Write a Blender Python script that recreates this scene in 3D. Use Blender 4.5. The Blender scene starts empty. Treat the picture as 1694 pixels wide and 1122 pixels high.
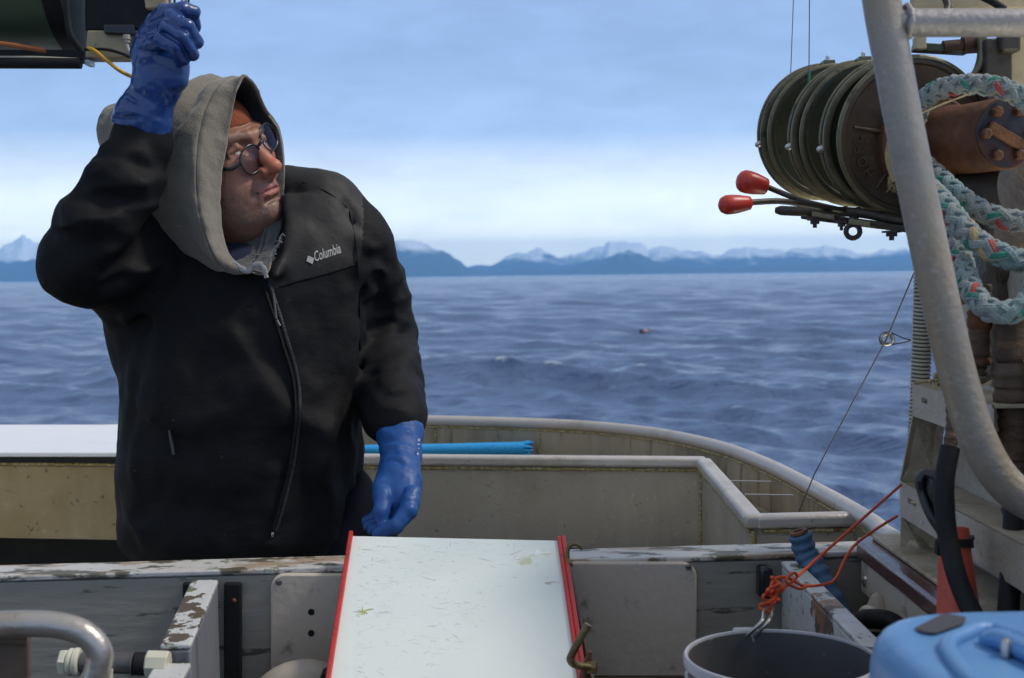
import bpy, bmesh, math, random
import numpy as np
from mathutils import Vector, Matrix
from mathutils.bvhtree import BVHTree
import colorsys

rnd = random.Random(7)
rng = np.random.default_rng(11)
SC = bpy.context.scene
COL = SC.collection
PI = math.pi

# ------------------------------------------------------------------ camera
EYE = 2.6                      # eye height over the sea
FPX = 2117.0                   # focal length in photo pixels (45 mm lens)
PITCH, ROLL = math.radians(2.85), math.radians(-0.69)
CAMLOC = Vector((0, 0, EYE))
CAMROT = (Matrix.Rotation(math.pi / 2 - PITCH, 3, 'X') @ Matrix.Rotation(ROLL, 3, 'Z'))
cam_data = bpy.data.cameras.new('camera')
cam = bpy.data.objects.new('camera', cam_data)
COL.objects.link(cam)
cam.matrix_world = Matrix.Translation(CAMLOC) @ CAMROT.to_4x4()
cam_data.sensor_width = 36
cam_data.lens = 36 * FPX / 1694.0
cam_data.clip_start = 0.05
cam_data.clip_end = 200000
cam_data.dof.use_dof = True
cam_data.dof.focus_distance = 2.25
cam_data.dof.aperture_fstop = 7.5
SC.camera = cam

# ------------------------------------------------------------------ sky, sun, exposure
SUN_EL, SUN_AZ = math.radians(50), math.radians(92)     # azimuth from +Y (astern) towards +X
world = bpy.data.worlds.new('World')
SC.world = world
world.use_nodes = True
wt = world.node_tree
wt.nodes.clear()
def WN(t, **kw):
    n = wt.nodes.new(t)
    for k, v in kw.items():
        setattr(n, k, v)
    return n
w_out = WN('ShaderNodeOutputWorld'); w_bg = WN('ShaderNodeBackground')
w_sky = WN('ShaderNodeTexSky', sky_type='NISHITA', sun_disc=False)
w_sky.sun_elevation = SUN_EL
w_sky.sun_rotation = SUN_AZ
w_sky.air_density = 1.0; w_sky.dust_density = 1.2; w_sky.ozone_density = 2.0
w_tc = WN('ShaderNodeTexCoord')
w_sep = WN('ShaderNodeSeparateXYZ')
wt.links.new(w_tc.outputs['Generated'], w_sep.inputs[0])
# cloud layer: long soft streaks, thick towards the horizon, thinning upwards
w_map = WN('ShaderNodeMapping'); w_map.inputs['Scale'].default_value = (1.0, 1.0, 4.5)
wt.links.new(w_tc.outputs['Generated'], w_map.inputs[0])
w_n = WN('ShaderNodeTexNoise'); w_n.inputs['Scale'].default_value = 3.2; w_n.inputs['Detail'].default_value = 7
w_n.inputs['Roughness'].default_value = 0.55; w_n.inputs['Distortion'].default_value = 0.3
wt.links.new(w_map.outputs[0], w_n.inputs[0])
w_h = WN('ShaderNodeMapRange')            # height falloff: 1 at the horizon, a veil overhead
w_h.inputs['From Min'].default_value = 0.02; w_h.inputs['From Max'].default_value = 0.17
w_h.inputs['To Min'].default_value = 0.98; w_h.inputs['To Max'].default_value = 0.78
w_h.interpolation_type = 'SMOOTHSTEP'
wt.links.new(w_sep.outputs[2], w_h.inputs['Value'])
w_c = WN('ShaderNodeMapRange'); w_c.inputs['From Min'].default_value = 0.3; w_c.inputs['From Max'].default_value = 0.7
w_c.inputs['To Min'].default_value = -0.09; w_c.inputs['To Max'].default_value = 0.08
wt.links.new(w_n.outputs[0], w_c.inputs['Value'])
w_add = WN('ShaderNodeMath', operation='ADD', use_clamp=True)
wt.links.new(w_h.outputs[0], w_add.inputs[0]); wt.links.new(w_c.outputs[0], w_add.inputs[1])
w_mix = WN('ShaderNodeMix', data_type='RGBA')
wt.links.new(w_add.outputs[0], w_mix.inputs[0])
wt.links.new(w_sky.outputs[0], w_mix.inputs[6])
w_cr = WN('ShaderNodeValToRGB')               # bright white cloud bank low down, thin blue-white veil above
wt.links.new(w_sep.outputs[2], w_cr.inputs[0])
e = w_cr.color_ramp.elements
stops = ((0.0, (3.0, 2.9, 2.25)), (0.03, (2.9, 2.8, 2.25)), (0.046, (2.1, 2.2, 2.0)), (0.078, (1.25, 1.38, 1.50)), (0.11, (0.58, 0.80, 1.18)), (0.17, (0.46, 0.66, 1.06)),
         (0.26, (0.42, 0.60, 0.95)), (0.5, (0.62, 0.67, 0.74)), (1.0, (0.62, 0.66, 0.71)))
while len(e) < len(stops): e.new(0.5)
for k_, (p_, c_) in enumerate(stops):
    e[k_].position = p_; e[k_].color = tuple(v / 3.0 for v in c_) + (1,)
w_sc = WN('ShaderNodeVectorMath', operation='SCALE'); w_sc.inputs['Scale'].default_value = 34.1   # in the sky's own units
wt.links.new(w_cr.outputs[0], w_sc.inputs[0])
# broken cloud texture: brightness of the bank varies in streaks and lumps
w_map2 = WN('ShaderNodeMapping'); w_map2.inputs['Scale'].default_value = (1.0, 1.0, 3.2)
wt.links.new(w_tc.outputs['Generated'], w_map2.inputs[0])
w_n2 = WN('ShaderNodeTexNoise'); w_n2.inputs['Scale'].default_value = 13.0; w_n2.inputs['Detail'].default_value = 8
w_n2.inputs['Roughness'].default_value = 0.6; w_n2.inputs['Distortion'].default_value = 0.6
wt.links.new(w_map2.outputs[0], w_n2.inputs[0])
w_m2 = WN('ShaderNodeMapRange'); w_m2.inputs['From Min'].default_value = 0.3; w_m2.inputs['From Max'].default_value = 0.7
w_m2.inputs['To Min'].default_value = 0.90; w_m2.inputs['To Max'].default_value = 1.06
wt.links.new(w_n2.outputs[0], w_m2.inputs['Value'])
w_sc2 = WN('ShaderNodeVectorMath', operation='SCALE')
wt.links.new(w_sc.outputs[0], w_sc2.inputs[0]); wt.links.new(w_m2.outputs[0], w_sc2.inputs['Scale'])
wt.links.new(w_sc2.outputs[0], w_mix.inputs[7])
wt.links.new(w_mix.outputs[2], w_bg.inputs[0])
w_bg.inputs[1].default_value = 0.088
wt.links.new(w_bg.outputs[0], w_out.inputs[0])
world.cycles.sampling_method = 'MANUAL'
world.cycles.sample_map_resolution = 512

sun_d = bpy.data.lights.new('sun', 'SUN')
sun_d.energy = 2.4
sun_d.angle = math.radians(9)
sun_d.color = (1.0, 0.94, 0.85)
sun = bpy.data.objects.new('sun', sun_d)
COL.objects.link(sun)
sun_dir = Vector((math.sin(SUN_AZ) * math.cos(SUN_EL), math.cos(SUN_AZ) * math.cos(SUN_EL), math.sin(SUN_EL)))
sun.rotation_euler = sun_dir.to_track_quat('Z', 'Y').to_euler()
sun.location = (0, 0, 50)

SC.view_settings.view_transform = 'Standard'
SC.view_settings.look = 'None'
SC.view_settings.exposure = 0.0
SC.view_settings.gamma = 1.0
SC.view_settings.use_curve_mapping = False
SC.cycles.max_bounces = 8
SC.cycles.volume_bounces = 2
SC.cycles.transparent_max_bounces = 12
SC.cycles.caustics_reflective = False
SC.cycles.caustics_refractive = False

# ------------------------------------------------------------------ measuring helpers
def ray(px, py):
    return CAMROT @ Vector(((px - 847.0) / FPX, -(py - 561.0) / FPX, -1.0))
def P(px, py, Y):
    """point seen at photo pixel (px, py), Y metres in front of the eye"""
    d = ray(px, py)
    return CAMLOC + d * (Y / d.y)
def Pz(px, py, dz):
    """point seen at (px, py) on the level plane dz metres above the eye (negative: below)"""
    d = ray(px, py)
    return CAMLOC + d * (dz / d.z)
def S(npx, Y):
    return npx * Y / FPX
def V(*a):
    return Vector(a)

# ------------------------------------------------------------------ materials
def mk(name, base, rough=0.6, metal=0.0, layers=(), bump=0.0, bump_scale=60, bump_detail=4,
       rough_var=0.0, spec=0.5, coat=0.0, stretch=(1, 1, 1), sss=0.0, attr=None, sheen=0.0, bump_dist=0.004):
    """principled material; layers = (scale, detail, lo, hi, colour, amount, stretch[, 'voronoi'])"""
    m = bpy.data.materials.new(name)
    m.use_nodes = True
    nt = m.node_tree
    b = nt.nodes['Principled BSDF']
    tc = nt.nodes.new('ShaderNodeTexCoord')
    def mapped(st):
        mp = nt.nodes.new('ShaderNodeMapping')
        mp.inputs['Scale'].default_value = st
        mp.inputs['Location'].default_value = (rnd.random() * 9, rnd.random() * 9, rnd.random() * 9)
        nt.links.new(tc.outputs['Object'], mp.inputs[0])
        return mp.outputs[0]
    if attr:
        at = nt.nodes.new('ShaderNodeAttribute'); at.attribute_name = attr
        cur = at.outputs['Color']
    else:
        rgb = nt.nodes.new('ShaderNodeRGB'); rgb.outputs[0].default_value = (*base, 1)
        cur = rgb.outputs[0]
    lastfac = None
    for L in layers:
        sc, det, lo, hi, colr, amt = L[:6]
        st = L[6] if len(L) > 6 else stretch
        n = nt.nodes.new('ShaderNodeTexNoise')
        n.inputs['Scale'].default_value = sc; n.inputs['Detail'].default_value = det
        n.inputs['Roughness'].default_value = 0.62
        nt.links.new(mapped(st), n.inputs[0])
        mr = nt.nodes.new('ShaderNodeMapRange')
        mr.inputs['From Min'].default_value = lo; mr.inputs['From Max'].default_value = hi
        mr.inputs['To Max'].default_value = amt
        mr.interpolation_type = 'SMOOTHSTEP'
        nt.links.new(n.outputs[0], mr.inputs[0])
        mx = nt.nodes.new('ShaderNodeMix'); mx.data_type = 'RGBA'
        nt.links.new(mr.outputs[0], mx.inputs[0])
        nt.links.new(cur, mx.inputs[6])
        mx.inputs[7].default_value = (*colr, 1)
        cur = mx.outputs[2]; lastfac = mr.outputs[0]
    nt.links.new(cur, b.inputs['Base Color'])
    b.inputs['Roughness'].default_value = rough
    b.inputs['Metallic'].default_value = metal
    b.inputs['Specular IOR Level'].default_value = spec
    b.inputs['Coat Weight'].default_value = coat
    b.inputs['Coat Roughness'].default_value = 0.15
    if sheen:
        b.inputs['Sheen Weight'].default_value = sheen
    if sss:
        b.inputs['Subsurface Weight'].default_value = sss
        b.inputs['Subsurface Radius'].default_value = (1.0, 0.35, 0.2)
        b.inputs['Subsurface Scale'].default_value = 0.006
    if rough_var:
        n = nt.nodes.new('ShaderNodeTexNoise'); n.inputs['Scale'].default_value = 14; n.inputs['Detail'].default_value = 5
        nt.links.new(mapped(stretch), n.inputs[0])
        mr = nt.nodes.new('ShaderNodeMapRange')
        mr.inputs['From Min'].default_value = 0.3; mr.inputs['From Max'].default_value = 0.7
        mr.inputs['To Min'].default_value = max(0.03, rough - rough_var); mr.inputs['To Max'].default_value = min(1, rough + rough_var)
        nt.links.new(n.outputs[0], mr.inputs[0]); nt.links.new(mr.outputs[0], b.inputs['Roughness'])
    if bump:
        n = nt.nodes.new('ShaderNodeTexNoise'); n.inputs['Scale'].default_value = bump_scale
        n.inputs['Detail'].default_value = bump_detail
        nt.links.new(mapped(stretch), n.inputs[0])
        bp = nt.nodes.new('ShaderNodeBump'); bp.inputs['Strength'].default_value = bump
        bp.inputs['Distance'].default_value = bump_dist
        nt.links.new(n.outputs[0], bp.inputs['Height']); nt.links.new(bp.outputs[0], b.inputs['Normal'])
    return m

VS = (1, 1, 0.12)       # vertical streaks
M = {}
M['alu_wall'] = mk('stained_aluminium', (0.385, 0.335, 0.27), 0.5, 0.12, [
    (2.5, 5, 0.40, 0.72, (0.28, 0.215, 0.14), 0.7),
    (9, 6, 0.47, 0.75, (0.46, 0.41, 0.34), 0.6, VS),
    (70, 3, 0.60, 0.72, (0.52, 0.47, 0.36), 0.55),
    (55, 3, 0.64, 0.74, (0.07, 0.06, 0.03), 0.55)], bump=0.25, bump_scale=120, rough_var=0.12)
M['alu_warm'] = mk('yellow_stained_aluminium', (0.40, 0.305, 0.165), 0.55, 0.08, [
    (3, 5, 0.40, 0.70, (0.30, 0.215, 0.095), 0.75),
    (8, 6, 0.45, 0.75, (0.48, 0.40, 0.27), 0.6, VS),
    (38, 4, 0.61, 0.70, (0.06, 0.05, 0.02), 0.75),
    (80, 3, 0.62, 0.72, (0.5, 0.43, 0.3), 0.5)], bump=0.3, bump_scale=110, rough_var=0.12)
M['alu_bulwark'] = mk('streaked_aluminium', (0.37, 0.305, 0.215), 0.55, 0.1, [
    (3.5, 5, 0.42, 0.68, (0.13, 0.105, 0.055), 0.75, (1, 1, 0.25)),
    (26, 5, 0.50, 0.74, (0.38, 0.35, 0.26), 0.65, VS),
    (34, 5, 0.53, 0.70, (0.085, 0.06, 0.025), 0.8, VS)], bump=0.3, bump_scale=90, rough_var=0.1)
M['alu_rail'] = mk('worn_aluminium_rail', (0.50, 0.455, 0.42), 0.45, 0.35, [
    (6, 6, 0.48, 0.72, (0.30, 0.26, 0.18), 0.7),
    (90, 3, 0.62, 0.72, (0.2, 0.17, 0.1), 0.6)], bump=0.25, bump_scale=150, rough_var=0.1)
M['weld'] = mk('weld_bead', (0.36, 0.28, 0.10), 0.6, 0.3, [(120, 4, 0.45, 0.62, (0.6, 0.52, 0.34), 0.9), (60, 4, 0.5, 0.7, (0.10, 0.085, 0.02), 0.8)],
               bump=0.9, bump_scale=220)
M['tube'] = mk('dull_galvanised_tube', (0.31, 0.285, 0.265), 0.52, 0.4, [
    (3.2, 4, 0.45, 0.66, (0.33, 0.23, 0.10), 0.6, (1, 1, 0.5)),
    (28, 5, 0.5, 0.75, (0.25, 0.225, 0.21), 0.7),
    (75, 3, 0.6, 0.7, (0.40, 0.385, 0.37), 0.45),
    (34, 3, 0.70, 0.74, (0.05, 0.045, 0.05), 0.8)], bump=0.35, bump_scale=130, rough_var=0.12)
M['tube_dark'] = mk('grey_tube', (0.30, 0.28, 0.28), 0.55, 0.4, [
    (30, 5, 0.5, 0.75, (0.22, 0.21, 0.22), 0.7), (75, 3, 0.62, 0.72, (0.5, 0.5, 0.5), 0.5)], bump=0.35, bump_scale=130, rough_var=0.1)
M['plate'] = mk('bracket_aluminium', (0.46, 0.42, 0.36), 0.55, 0.2, [
    (4, 5, 0.42, 0.7, (0.30, 0.235, 0.14), 0.6),
    (40, 5, 0.52, 0.75, (0.56, 0.53, 0.48), 0.6),
    (60, 4, 0.62, 0.72, (0.09, 0.07, 0.04), 0.6)], bump=0.4, bump_scale=120, rough_var=0.1)
M['plate_dirty'] = mk('dirty_aluminium_shelf', (0.42, 0.36, 0.27), 0.7, 0.15, [
    (9, 6, 0.42, 0.66, (0.24, 0.19, 0.11), 0.8), (60, 5, 0.52, 0.7, (0.55, 0.49, 0.38), 0.7)], bump=0.6, bump_scale=130)
PEEL = [(9, 7, 0.575, 0.605, (0.035, 0.025, 0.018), 0.95, (0.35, 1, 1.3)),
        (6, 7, 0.62, 0.65, (0.30, 0.12, 0.035), 0.9, (0.5, 1, 1))]
M['paint_wood'] = mk('peeling_grey_painted_wood', (0.29, 0.27, 0.23), 0.55, 0, [
    (3, 5, 0.4, 0.7, (0.21, 0.19, 0.155), 0.7),
    (22, 6, 0.585, 0.65, (0.045, 0.038, 0.028), 0.85, (0.25, 1, 1.6)),
    (48, 4, 0.68, 0.70, (0.025, 0.02, 0.015), 0.9)], bump=0.5, bump_scale=38, stretch=(0.3, 1, 1.5), rough_var=0.1)
M['paint_top'] = mk('worn_white_painted_edge', (0.49, 0.475, 0.45), 0.5, 0, [
    (13, 6, 0.49, 0.58, (0.27, 0.16, 0.075), 0.75, (0.4, 1, 1)),
    (24, 7, 0.515, 0.58, (0.06, 0.05, 0.025), 0.9, (0.5, 1, 1)),
    (30, 5, 0.60, 0.66, (0.12, 0.13, 0.045), 0.8)], bump=0.6, bump_scale=60)
M['paint_flake'] = mk('flaking_white_painted_wood', (0.50, 0.50, 0.49), 0.5, 0, [
    (11, 6, 0.535, 0.55, (0.08, 0.055, 0.035), 0.95), (7, 6, 0.66, 0.68, (0.26, 0.12, 0.05), 0.9),
    (22, 5, 0.62, 0.65, (0.10, 0.12, 0.04), 0.9), (50, 4, 0.64, 0.68, (0.03, 0.025, 0.02), 0.8)], bump=0.7, bump_scale=40, rough_var=0.15)
M['blue_wood'] = mk('weathered_blue_grey_wood', (0.16, 0.165, 0.19), 0.7, 0, [
    (22, 6, 0.46, 0.68, (0.08, 0.085, 0.11), 0.8, VS), (40, 5, 0.56, 0.7, (0.30, 0.32, 0.37), 0.6, VS)], bump=0.8, bump_scale=45, stretch=VS)
M['panel'] = mk('cream_plastic_panel', (0.52, 0.44, 0.36), 0.5, 0, [
    (5, 6, 0.5, 0.72, (0.26, 0.215, 0.165), 0.75), (16, 6, 0.60, 0.72, (0.10, 0.075, 0.055), 0.7),
    (70, 3, 0.66, 0.72, (0.62, 0.58, 0.5), 0.5)], bump=0.25, bump_scale=80, rough_var=0.1)
M['screw'] = mk('dull_steel_screw', (0.25, 0.23, 0.2), 0.45, 0.8)
M['white_lid'] = mk('white_fibreglass', (0.74, 0.74, 0.75), 0.4, 0, [(6, 5, 0.55, 0.75, (0.6, 0.59, 0.57), 0.5), (60, 3, 0.70, 0.74, (0.3, 0.28, 0.25), 0.5)], rough_var=0.1)
M['black'] = mk('black_rubber', (0.012, 0.012, 0.013), 0.6, 0, [(20, 5, 0.5, 0.75, (0.022, 0.021, 0.021), 0.7)], bump=0.2, bump_scale=90, spec=0.22)
M['black_gloss'] = mk('shiny_black_plastic', (0.012, 0.012, 0.014), 0.25, 0, [(30, 5, 0.55, 0.75, (0.04, 0.04, 0.04), 0.6)])
M['dark_metal'] = mk('dark_greasy_metal', (0.055, 0.045, 0.036), 0.5, 0.3, [(14, 6, 0.45, 0.7, (0.11, 0.075, 0.045), 0.7), (50, 4, 0.55, 0.7, (0.02, 0.018, 0.016), 0.7)], bump=0.5, bump_scale=80)
M['bronze'] = mk('green_patina_bronze', (0.052, 0.055, 0.034), 0.42, 0.35, [
    (5, 6, 0.42, 0.66, (0.075, 0.058, 0.034), 0.8), (16, 6, 0.5, 0.7, (0.035, 0.052, 0.042), 0.8), (60, 4, 0.58, 0.7, (0.018, 0.02, 0.014), 0.7)], bump=0.35, bump_scale=70, rough_var=0.1)
M['bronze_rim'] = mk('rubbed_bronze_rim', (0.19, 0.165, 0.10), 0.4, 0.6, [
    (9, 6, 0.45, 0.7, (0.11, 0.10, 0.06), 0.8), (40, 4, 0.56, 0.7, (0.05, 0.05, 0.03), 0.7)], bump=0.3, bump_scale=90)
M['bronze_brown'] = mk('brown_cast_bronze', (0.085, 0.055, 0.035), 0.5, 0.35, [
    (5, 6, 0.45, 0.7, (0.06, 0.05, 0.03), 0.8), (30, 5, 0.55, 0.72, (0.035, 0.026, 0.018), 0.7)], bump=0.5, bump_scale=60, rough_var=0.08)
M['steel'] = mk('bright_steel', (0.5, 0.48, 0.45), 0.3, 0.9, [(30, 4, 0.55, 0.7, (0.25, 0.2, 0.15), 0.6)])
M['red_knob'] = mk('red_plastic_knob', (0.50, 0.035, 0.018), 0.35, 0, [(10, 5, 0.5, 0.75, (0.32, 0.022, 0.014), 0.7), (60, 4, 0.66, 0.7, (0.1, 0.02, 0.01), 0.7)], rough_var=0.1, bump=0.15)
M['red_edge'] = mk('red_edge_trim', (0.46, 0.022, 0.018), 0.45, 0, [(12, 6, 0.5, 0.7, (0.28, 0.018, 0.016), 0.8), (50, 5, 0.62, 0.7, (0.06, 0.02, 0.02), 0.8)], bump=0.3)
M['red_pump'] = mk('faded_red_plastic', (0.50, 0.075, 0.038), 0.5, 0, [(8, 5, 0.5, 0.75, (0.36, 0.05, 0.028), 0.7), (60, 4, 0.62, 0.72, (0.2, 0.05, 0.03), 0.6)], bump=0.2)
M['rust'] = mk('rusted_steel', (0.125, 0.045, 0.019), 0.75, 0.1, [
    (6, 6, 0.42, 0.66, (0.045, 0.021, 0.013), 0.9), (18, 6, 0.5, 0.68, (0.19, 0.075, 0.027), 0.7), (50, 5, 0.58, 0.7, (0.03, 0.018, 0.014), 0.7)], bump=0.8, bump_scale=70)
M['rust_face'] = mk('blue_black_rusted_face', (0.028, 0.026, 0.036), 0.5, 0.3, [
    (12, 5, 0.50, 0.62, (0.075, 0.022, 0.013), 0.85), (40, 5, 0.56, 0.7, (0.02, 0.018, 0.02), 0.7)], bump=0.6, bump_scale=60)
M['rust_brown'] = mk('wrapped_brown_fitting', (0.085, 0.05, 0.028), 0.75, 0.0, [
    (12, 6, 0.45, 0.68, (0.035, 0.022, 0.016), 0.85, (1, 1, 3)), (26, 5, 0.54, 0.7, (0.15, 0.09, 0.045), 0.7, (1, 1, 3))], bump=0.9, bump_scale=50, stretch=(1, 1, 3))
M['rope'] = mk('pale_rope', (0.31, 0.335, 0.315), 0.9, 0, [(7, 5, 0.45, 0.7, (0.205, 0.20, 0.165), 0.85), (12, 5, 0.48, 0.66, (0.20, 0.325, 0.325), 0.8), (60, 4, 0.6, 0.7, (0.16, 0.13, 0.085), 0.5)], bump=0.9, bump_scale=420, sheen=0.3)
M['rope_tan'] = mk('frayed_tan_rope', (0.42, 0.33, 0.18), 0.9, 0, [(30, 5, 0.5, 0.7, (0.24, 0.17, 0.08), 0.7)], bump=0.9, bump_scale=300)
M['rope_green'] = mk('green_rope_yarn', (0.03, 0.22, 0.155), 0.8, 0, [(30, 5, 0.5, 0.7, (0.10, 0.27, 0.22), 0.7)], bump=0.9, bump_scale=420)
M['rope_red'] = mk('red_rope_yarn', (0.42, 0.075, 0.07), 0.8, 0, [(30, 5, 0.5, 0.7, (0.42, 0.17, 0.15), 0.7)], bump=0.9, bump_scale=420)
M['orange_cord'] = mk('orange_cord', (0.72, 0.085, 0.018), 0.6, 0, [(60, 4, 0.5, 0.7, (0.5, 0.06, 0.015), 0.6)], bump=0.9, bump_scale=500)
M['hose_cream'] = mk('cream_hose', (0.46, 0.43, 0.36), 0.5, 0, [(16, 5, 0.5, 0.7, (0.34, 0.30, 0.22), 0.7), (9, 4, 0.66, 0.72, (0.45, 0.17, 0.14), 0.6)], bump=0.2)
M['hose_dark'] = mk('dark_hose_groove', (0.15, 0.125, 0.085), 0.7, 0, [(30, 5, 0.5, 0.7, (0.09, 0.07, 0.045), 0.7)])  # darker tone for the grooves between the ribs
M['bucket'] = mk('grey_plastic_bucket', (0.070, 0.070, 0.074), 0.45, 0, [(7, 5, 0.45, 0.7, (0.052, 0.052, 0.055), 0.7), (50, 4, 0.66, 0.72, (0.25, 0.25, 0.25), 0.5)], rough_var=0.1)
M['bucket_out'] = mk('pale_grey_bucket_outside', (0.36, 0.36, 0.38), 0.45, 0, [(9, 5, 0.5, 0.7, (0.27, 0.27, 0.28), 0.7)], rough_var=0.1)
M['blue_can'] = mk('blue_polythene', (0.105, 0.25, 0.49), 0.36, 0, [(5, 5, 0.45, 0.7, (0.12, 0.28, 0.50), 0.7), (22, 5, 0.55, 0.72, (0.06, 0.18, 0.44), 0.6), (60, 4, 0.66, 0.72, (0.2, 0.25, 0.33), 0.5)], rough_var=0.12, sss=0.0, bump=0.15)
M['tray'] = mk('scratched_white_board', (0.64, 0.695, 0.67), 0.42, 0, [
    (2.5, 4, 0.4, 0.7, (0.70, 0.73, 0.68), 0.7),
    (5, 6, 0.56, 0.74, (0.50, 0.53, 0.42), 0.55),
    (7, 5, 0.68, 0.74, (0.40, 0.41, 0.17), 0.6),
    (26, 5, 0.68, 0.73, (0.30, 0.28, 0.20), 0.7, (0.4, 1, 1)),
    (34, 4, 0.70, 0.74, (0.82, 0.86, 0.88), 0.7, (0.4, 1, 1)),
    (60, 3, 0.72, 0.76, (0.2, 0.19, 0.16), 0.7, (0.35, 1, 1))], bump=0.12, bump_scale=60, rough_var=0.12)
M['scratch'] = mk('brown_scratch', (0.17, 0.165, 0.12), 0.7)
M['scratch_pale'] = mk('pale_grey_scratch', (0.42, 0.46, 0.46), 0.7)
M['weed'] = mk('yellow_weed_scrap', (0.42, 0.42, 0.12), 0.6)
M['varnish'] = mk('red_brown_painted_wood', (0.075, 0.022, 0.019), 0.32, 0, [(7, 6, 0.48, 0.7, (0.12, 0.045, 0.03), 0.7, (1, 0.2, 1)), (40, 5, 0.62, 0.7, (0.2, 0.13, 0.09), 0.5)], coat=0.3, bump=0.3, bump_scale=40, rough_var=0.1)
M['blue_tape'] = mk('blue_cloth_wrap', (0.055, 0.125, 0.23), 0.7, 0, [(14, 5, 0.48, 0.7, (0.10, 0.17, 0.26), 0.7), (40, 5, 0.56, 0.7, (0.03, 0.065, 0.13), 0.7)], bump=0.8, bump_scale=60)
M['noodle'] = mk('bright_blue_foam', (0.012, 0.30, 0.66), 0.65, 0, [(40, 5, 0.5, 0.7, (0.01, 0.24, 0.58), 0.6)], bump=0.6, bump_scale=160)
M['pvc_white'] = mk('cream_pvc_fitting', (0.58, 0.55, 0.44), 0.4, 0, [(20, 5, 0.55, 0.72, (0.4, 0.36, 0.24), 0.6)], rough_var=0.1)
M['pvc_grey'] = mk('dark_grey_pvc', (0.085, 0.08, 0.08), 0.28, 0, [(20, 5, 0.55, 0.72, (0.12, 0.115, 0.11), 0.6)])
M['near_rail'] = mk('sun_bleached_aluminium', (0.46, 0.42, 0.38), 0.34, 0.75, [(12, 6, 0.48, 0.7, (0.34, 0.27, 0.2), 0.7), (40, 5, 0.58, 0.72, (0.25, 0.19, 0.13), 0.6)], bump=0.25, bump_scale=90, rough_var=0.1)
M['brown_plate'] = mk('brown_plate', (0.125, 0.085, 0.06), 0.6, 0.2, [(12, 5, 0.5, 0.7, (0.085, 0.058, 0.042), 0.7)], bump=0.3)
M['green_shell'] = mk('dark_green_shell', (0.06, 0.10, 0.06), 0.45, 0.1, [(6, 5, 0.45, 0.7, (0.085, 0.115, 0.06), 0.7), (16, 5, 0.6, 0.72, (0.02, 0.02, 0.018), 0.7)], rough_var=0.12, bump=0.3, bump_scale=40)
M['beige_box'] = mk('beige_bracket', (0.42, 0.34, 0.21), 0.55, 0.1, [(12, 5, 0.5, 0.7, (0.30, 0.235, 0.14), 0.7)], bump=0.3)
M['yellow_cable'] = mk('yellow_cable', (0.62, 0.34, 0.02), 0.45)
M['orange_cable'] = mk('dull_orange_cable', (0.32, 0.10, 0.02), 0.6)
M['grey_cable'] = mk('grey_cable', (0.40, 0.37, 0.30), 0.5)
M['wire_red'] = mk('red_wire', (0.35, 0.05, 0.06), 0.5)
M['wire_green'] = mk('green_wire', (0.05, 0.2, 0.16), 0.5)
M['wire_brown'] = mk('brown_wire', (0.14, 0.07, 0.04), 0.5)
M['wire'] = mk('steel_wire', (0.16, 0.15, 0.19), 0.5, 0.4)
M['wire_pale'] = mk('pale_wire', (0.45, 0.45, 0.45), 0.4, 0.6)
M['brass_rod'] = mk('tarnished_brass_rod', (0.15, 0.115, 0.05), 0.45, 0.5, [(20, 6, 0.5, 0.68, (0.085, 0.05, 0.026), 0.8), (60, 4, 0.55, 0.7, (0.2, 0.16, 0.08), 0.6)], bump=0.4, bump_scale=120)
M['dark_rod'] = mk('dark_rod', (0.09, 0.07, 0.065), 0.4, 0.5, [(20, 6, 0.5, 0.68, (0.13, 0.07, 0.04), 0.7)], bump=0.3)
M['hull_grey'] = mk('dull_grey_hull_paint', (0.20, 0.195, 0.185), 0.55, 0, [(8, 6, 0.48, 0.7, (0.125, 0.115, 0.10), 0.7), (50, 5, 0.58, 0.7, (0.30, 0.28, 0.24), 0.6)], bump=0.5, bump_scale=90)
M['deck'] = mk('dark_wet_deck', (0.055, 0.052, 0.048), 0.45, 0, [(8, 6, 0.48, 0.7, (0.09, 0.08, 0.065), 0.7)], bump=0.5, bump_scale=60)
M['hull'] = mk('white_hull_outside', (0.55, 0.55, 0.55), 0.45, 0, [(6, 5, 0.5, 0.7, (0.42, 0.40, 0.37), 0.6)])
M['scale_grey'] = mk('grey_round_float_skin', (0.36, 0.31, 0.25), 0.55, 0, [(10, 5, 0.5, 0.7, (0.26, 0.215, 0.165), 0.7)], bump=0.3)
# clothing and skin
M['jacket'] = mk('black_nylon_shell', (0.0058, 0.0056, 0.0066), 0.72, 0, [(5, 5, 0.45, 0.7, (0.008, 0.0074, 0.0076), 0.8), (140, 2, 0.73, 0.75, (0.12, 0.11, 0.10), 0.5)], bump=0.6, bump_scale=15, bump_detail=5, spec=0.2, bump_dist=0.008, stretch=(0.7, 1, 1.5))
M['jacket_yoke'] = mk('charcoal_nylon_yoke', (0.0135, 0.0118, 0.0115), 0.62, 0, [(5, 5, 0.45, 0.7, (0.02, 0.0175, 0.0165), 0.8)], bump=0.5, bump_scale=20, bump_detail=5, spec=0.35, bump_dist=0.007)
M['trousers'] = mk('navy_black_trousers', (0.005, 0.006, 0.011), 0.9, 0, [(6, 5, 0.5, 0.7, (0.008, 0.009, 0.014), 0.7)], bump=0.3, bump_scale=50, spec=0.08)
M['zip'] = mk('black_zip', (0.014, 0.014, 0.016), 0.4, 0.1, bump=0.6, bump_scale=400)
M['zip_pull'] = mk('grey_zip_pull', (0.06, 0.06, 0.065), 0.4, 0.3)
M['logo'] = mk('pale_grey_thread', (0.42, 0.41, 0.39), 0.8)
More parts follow.
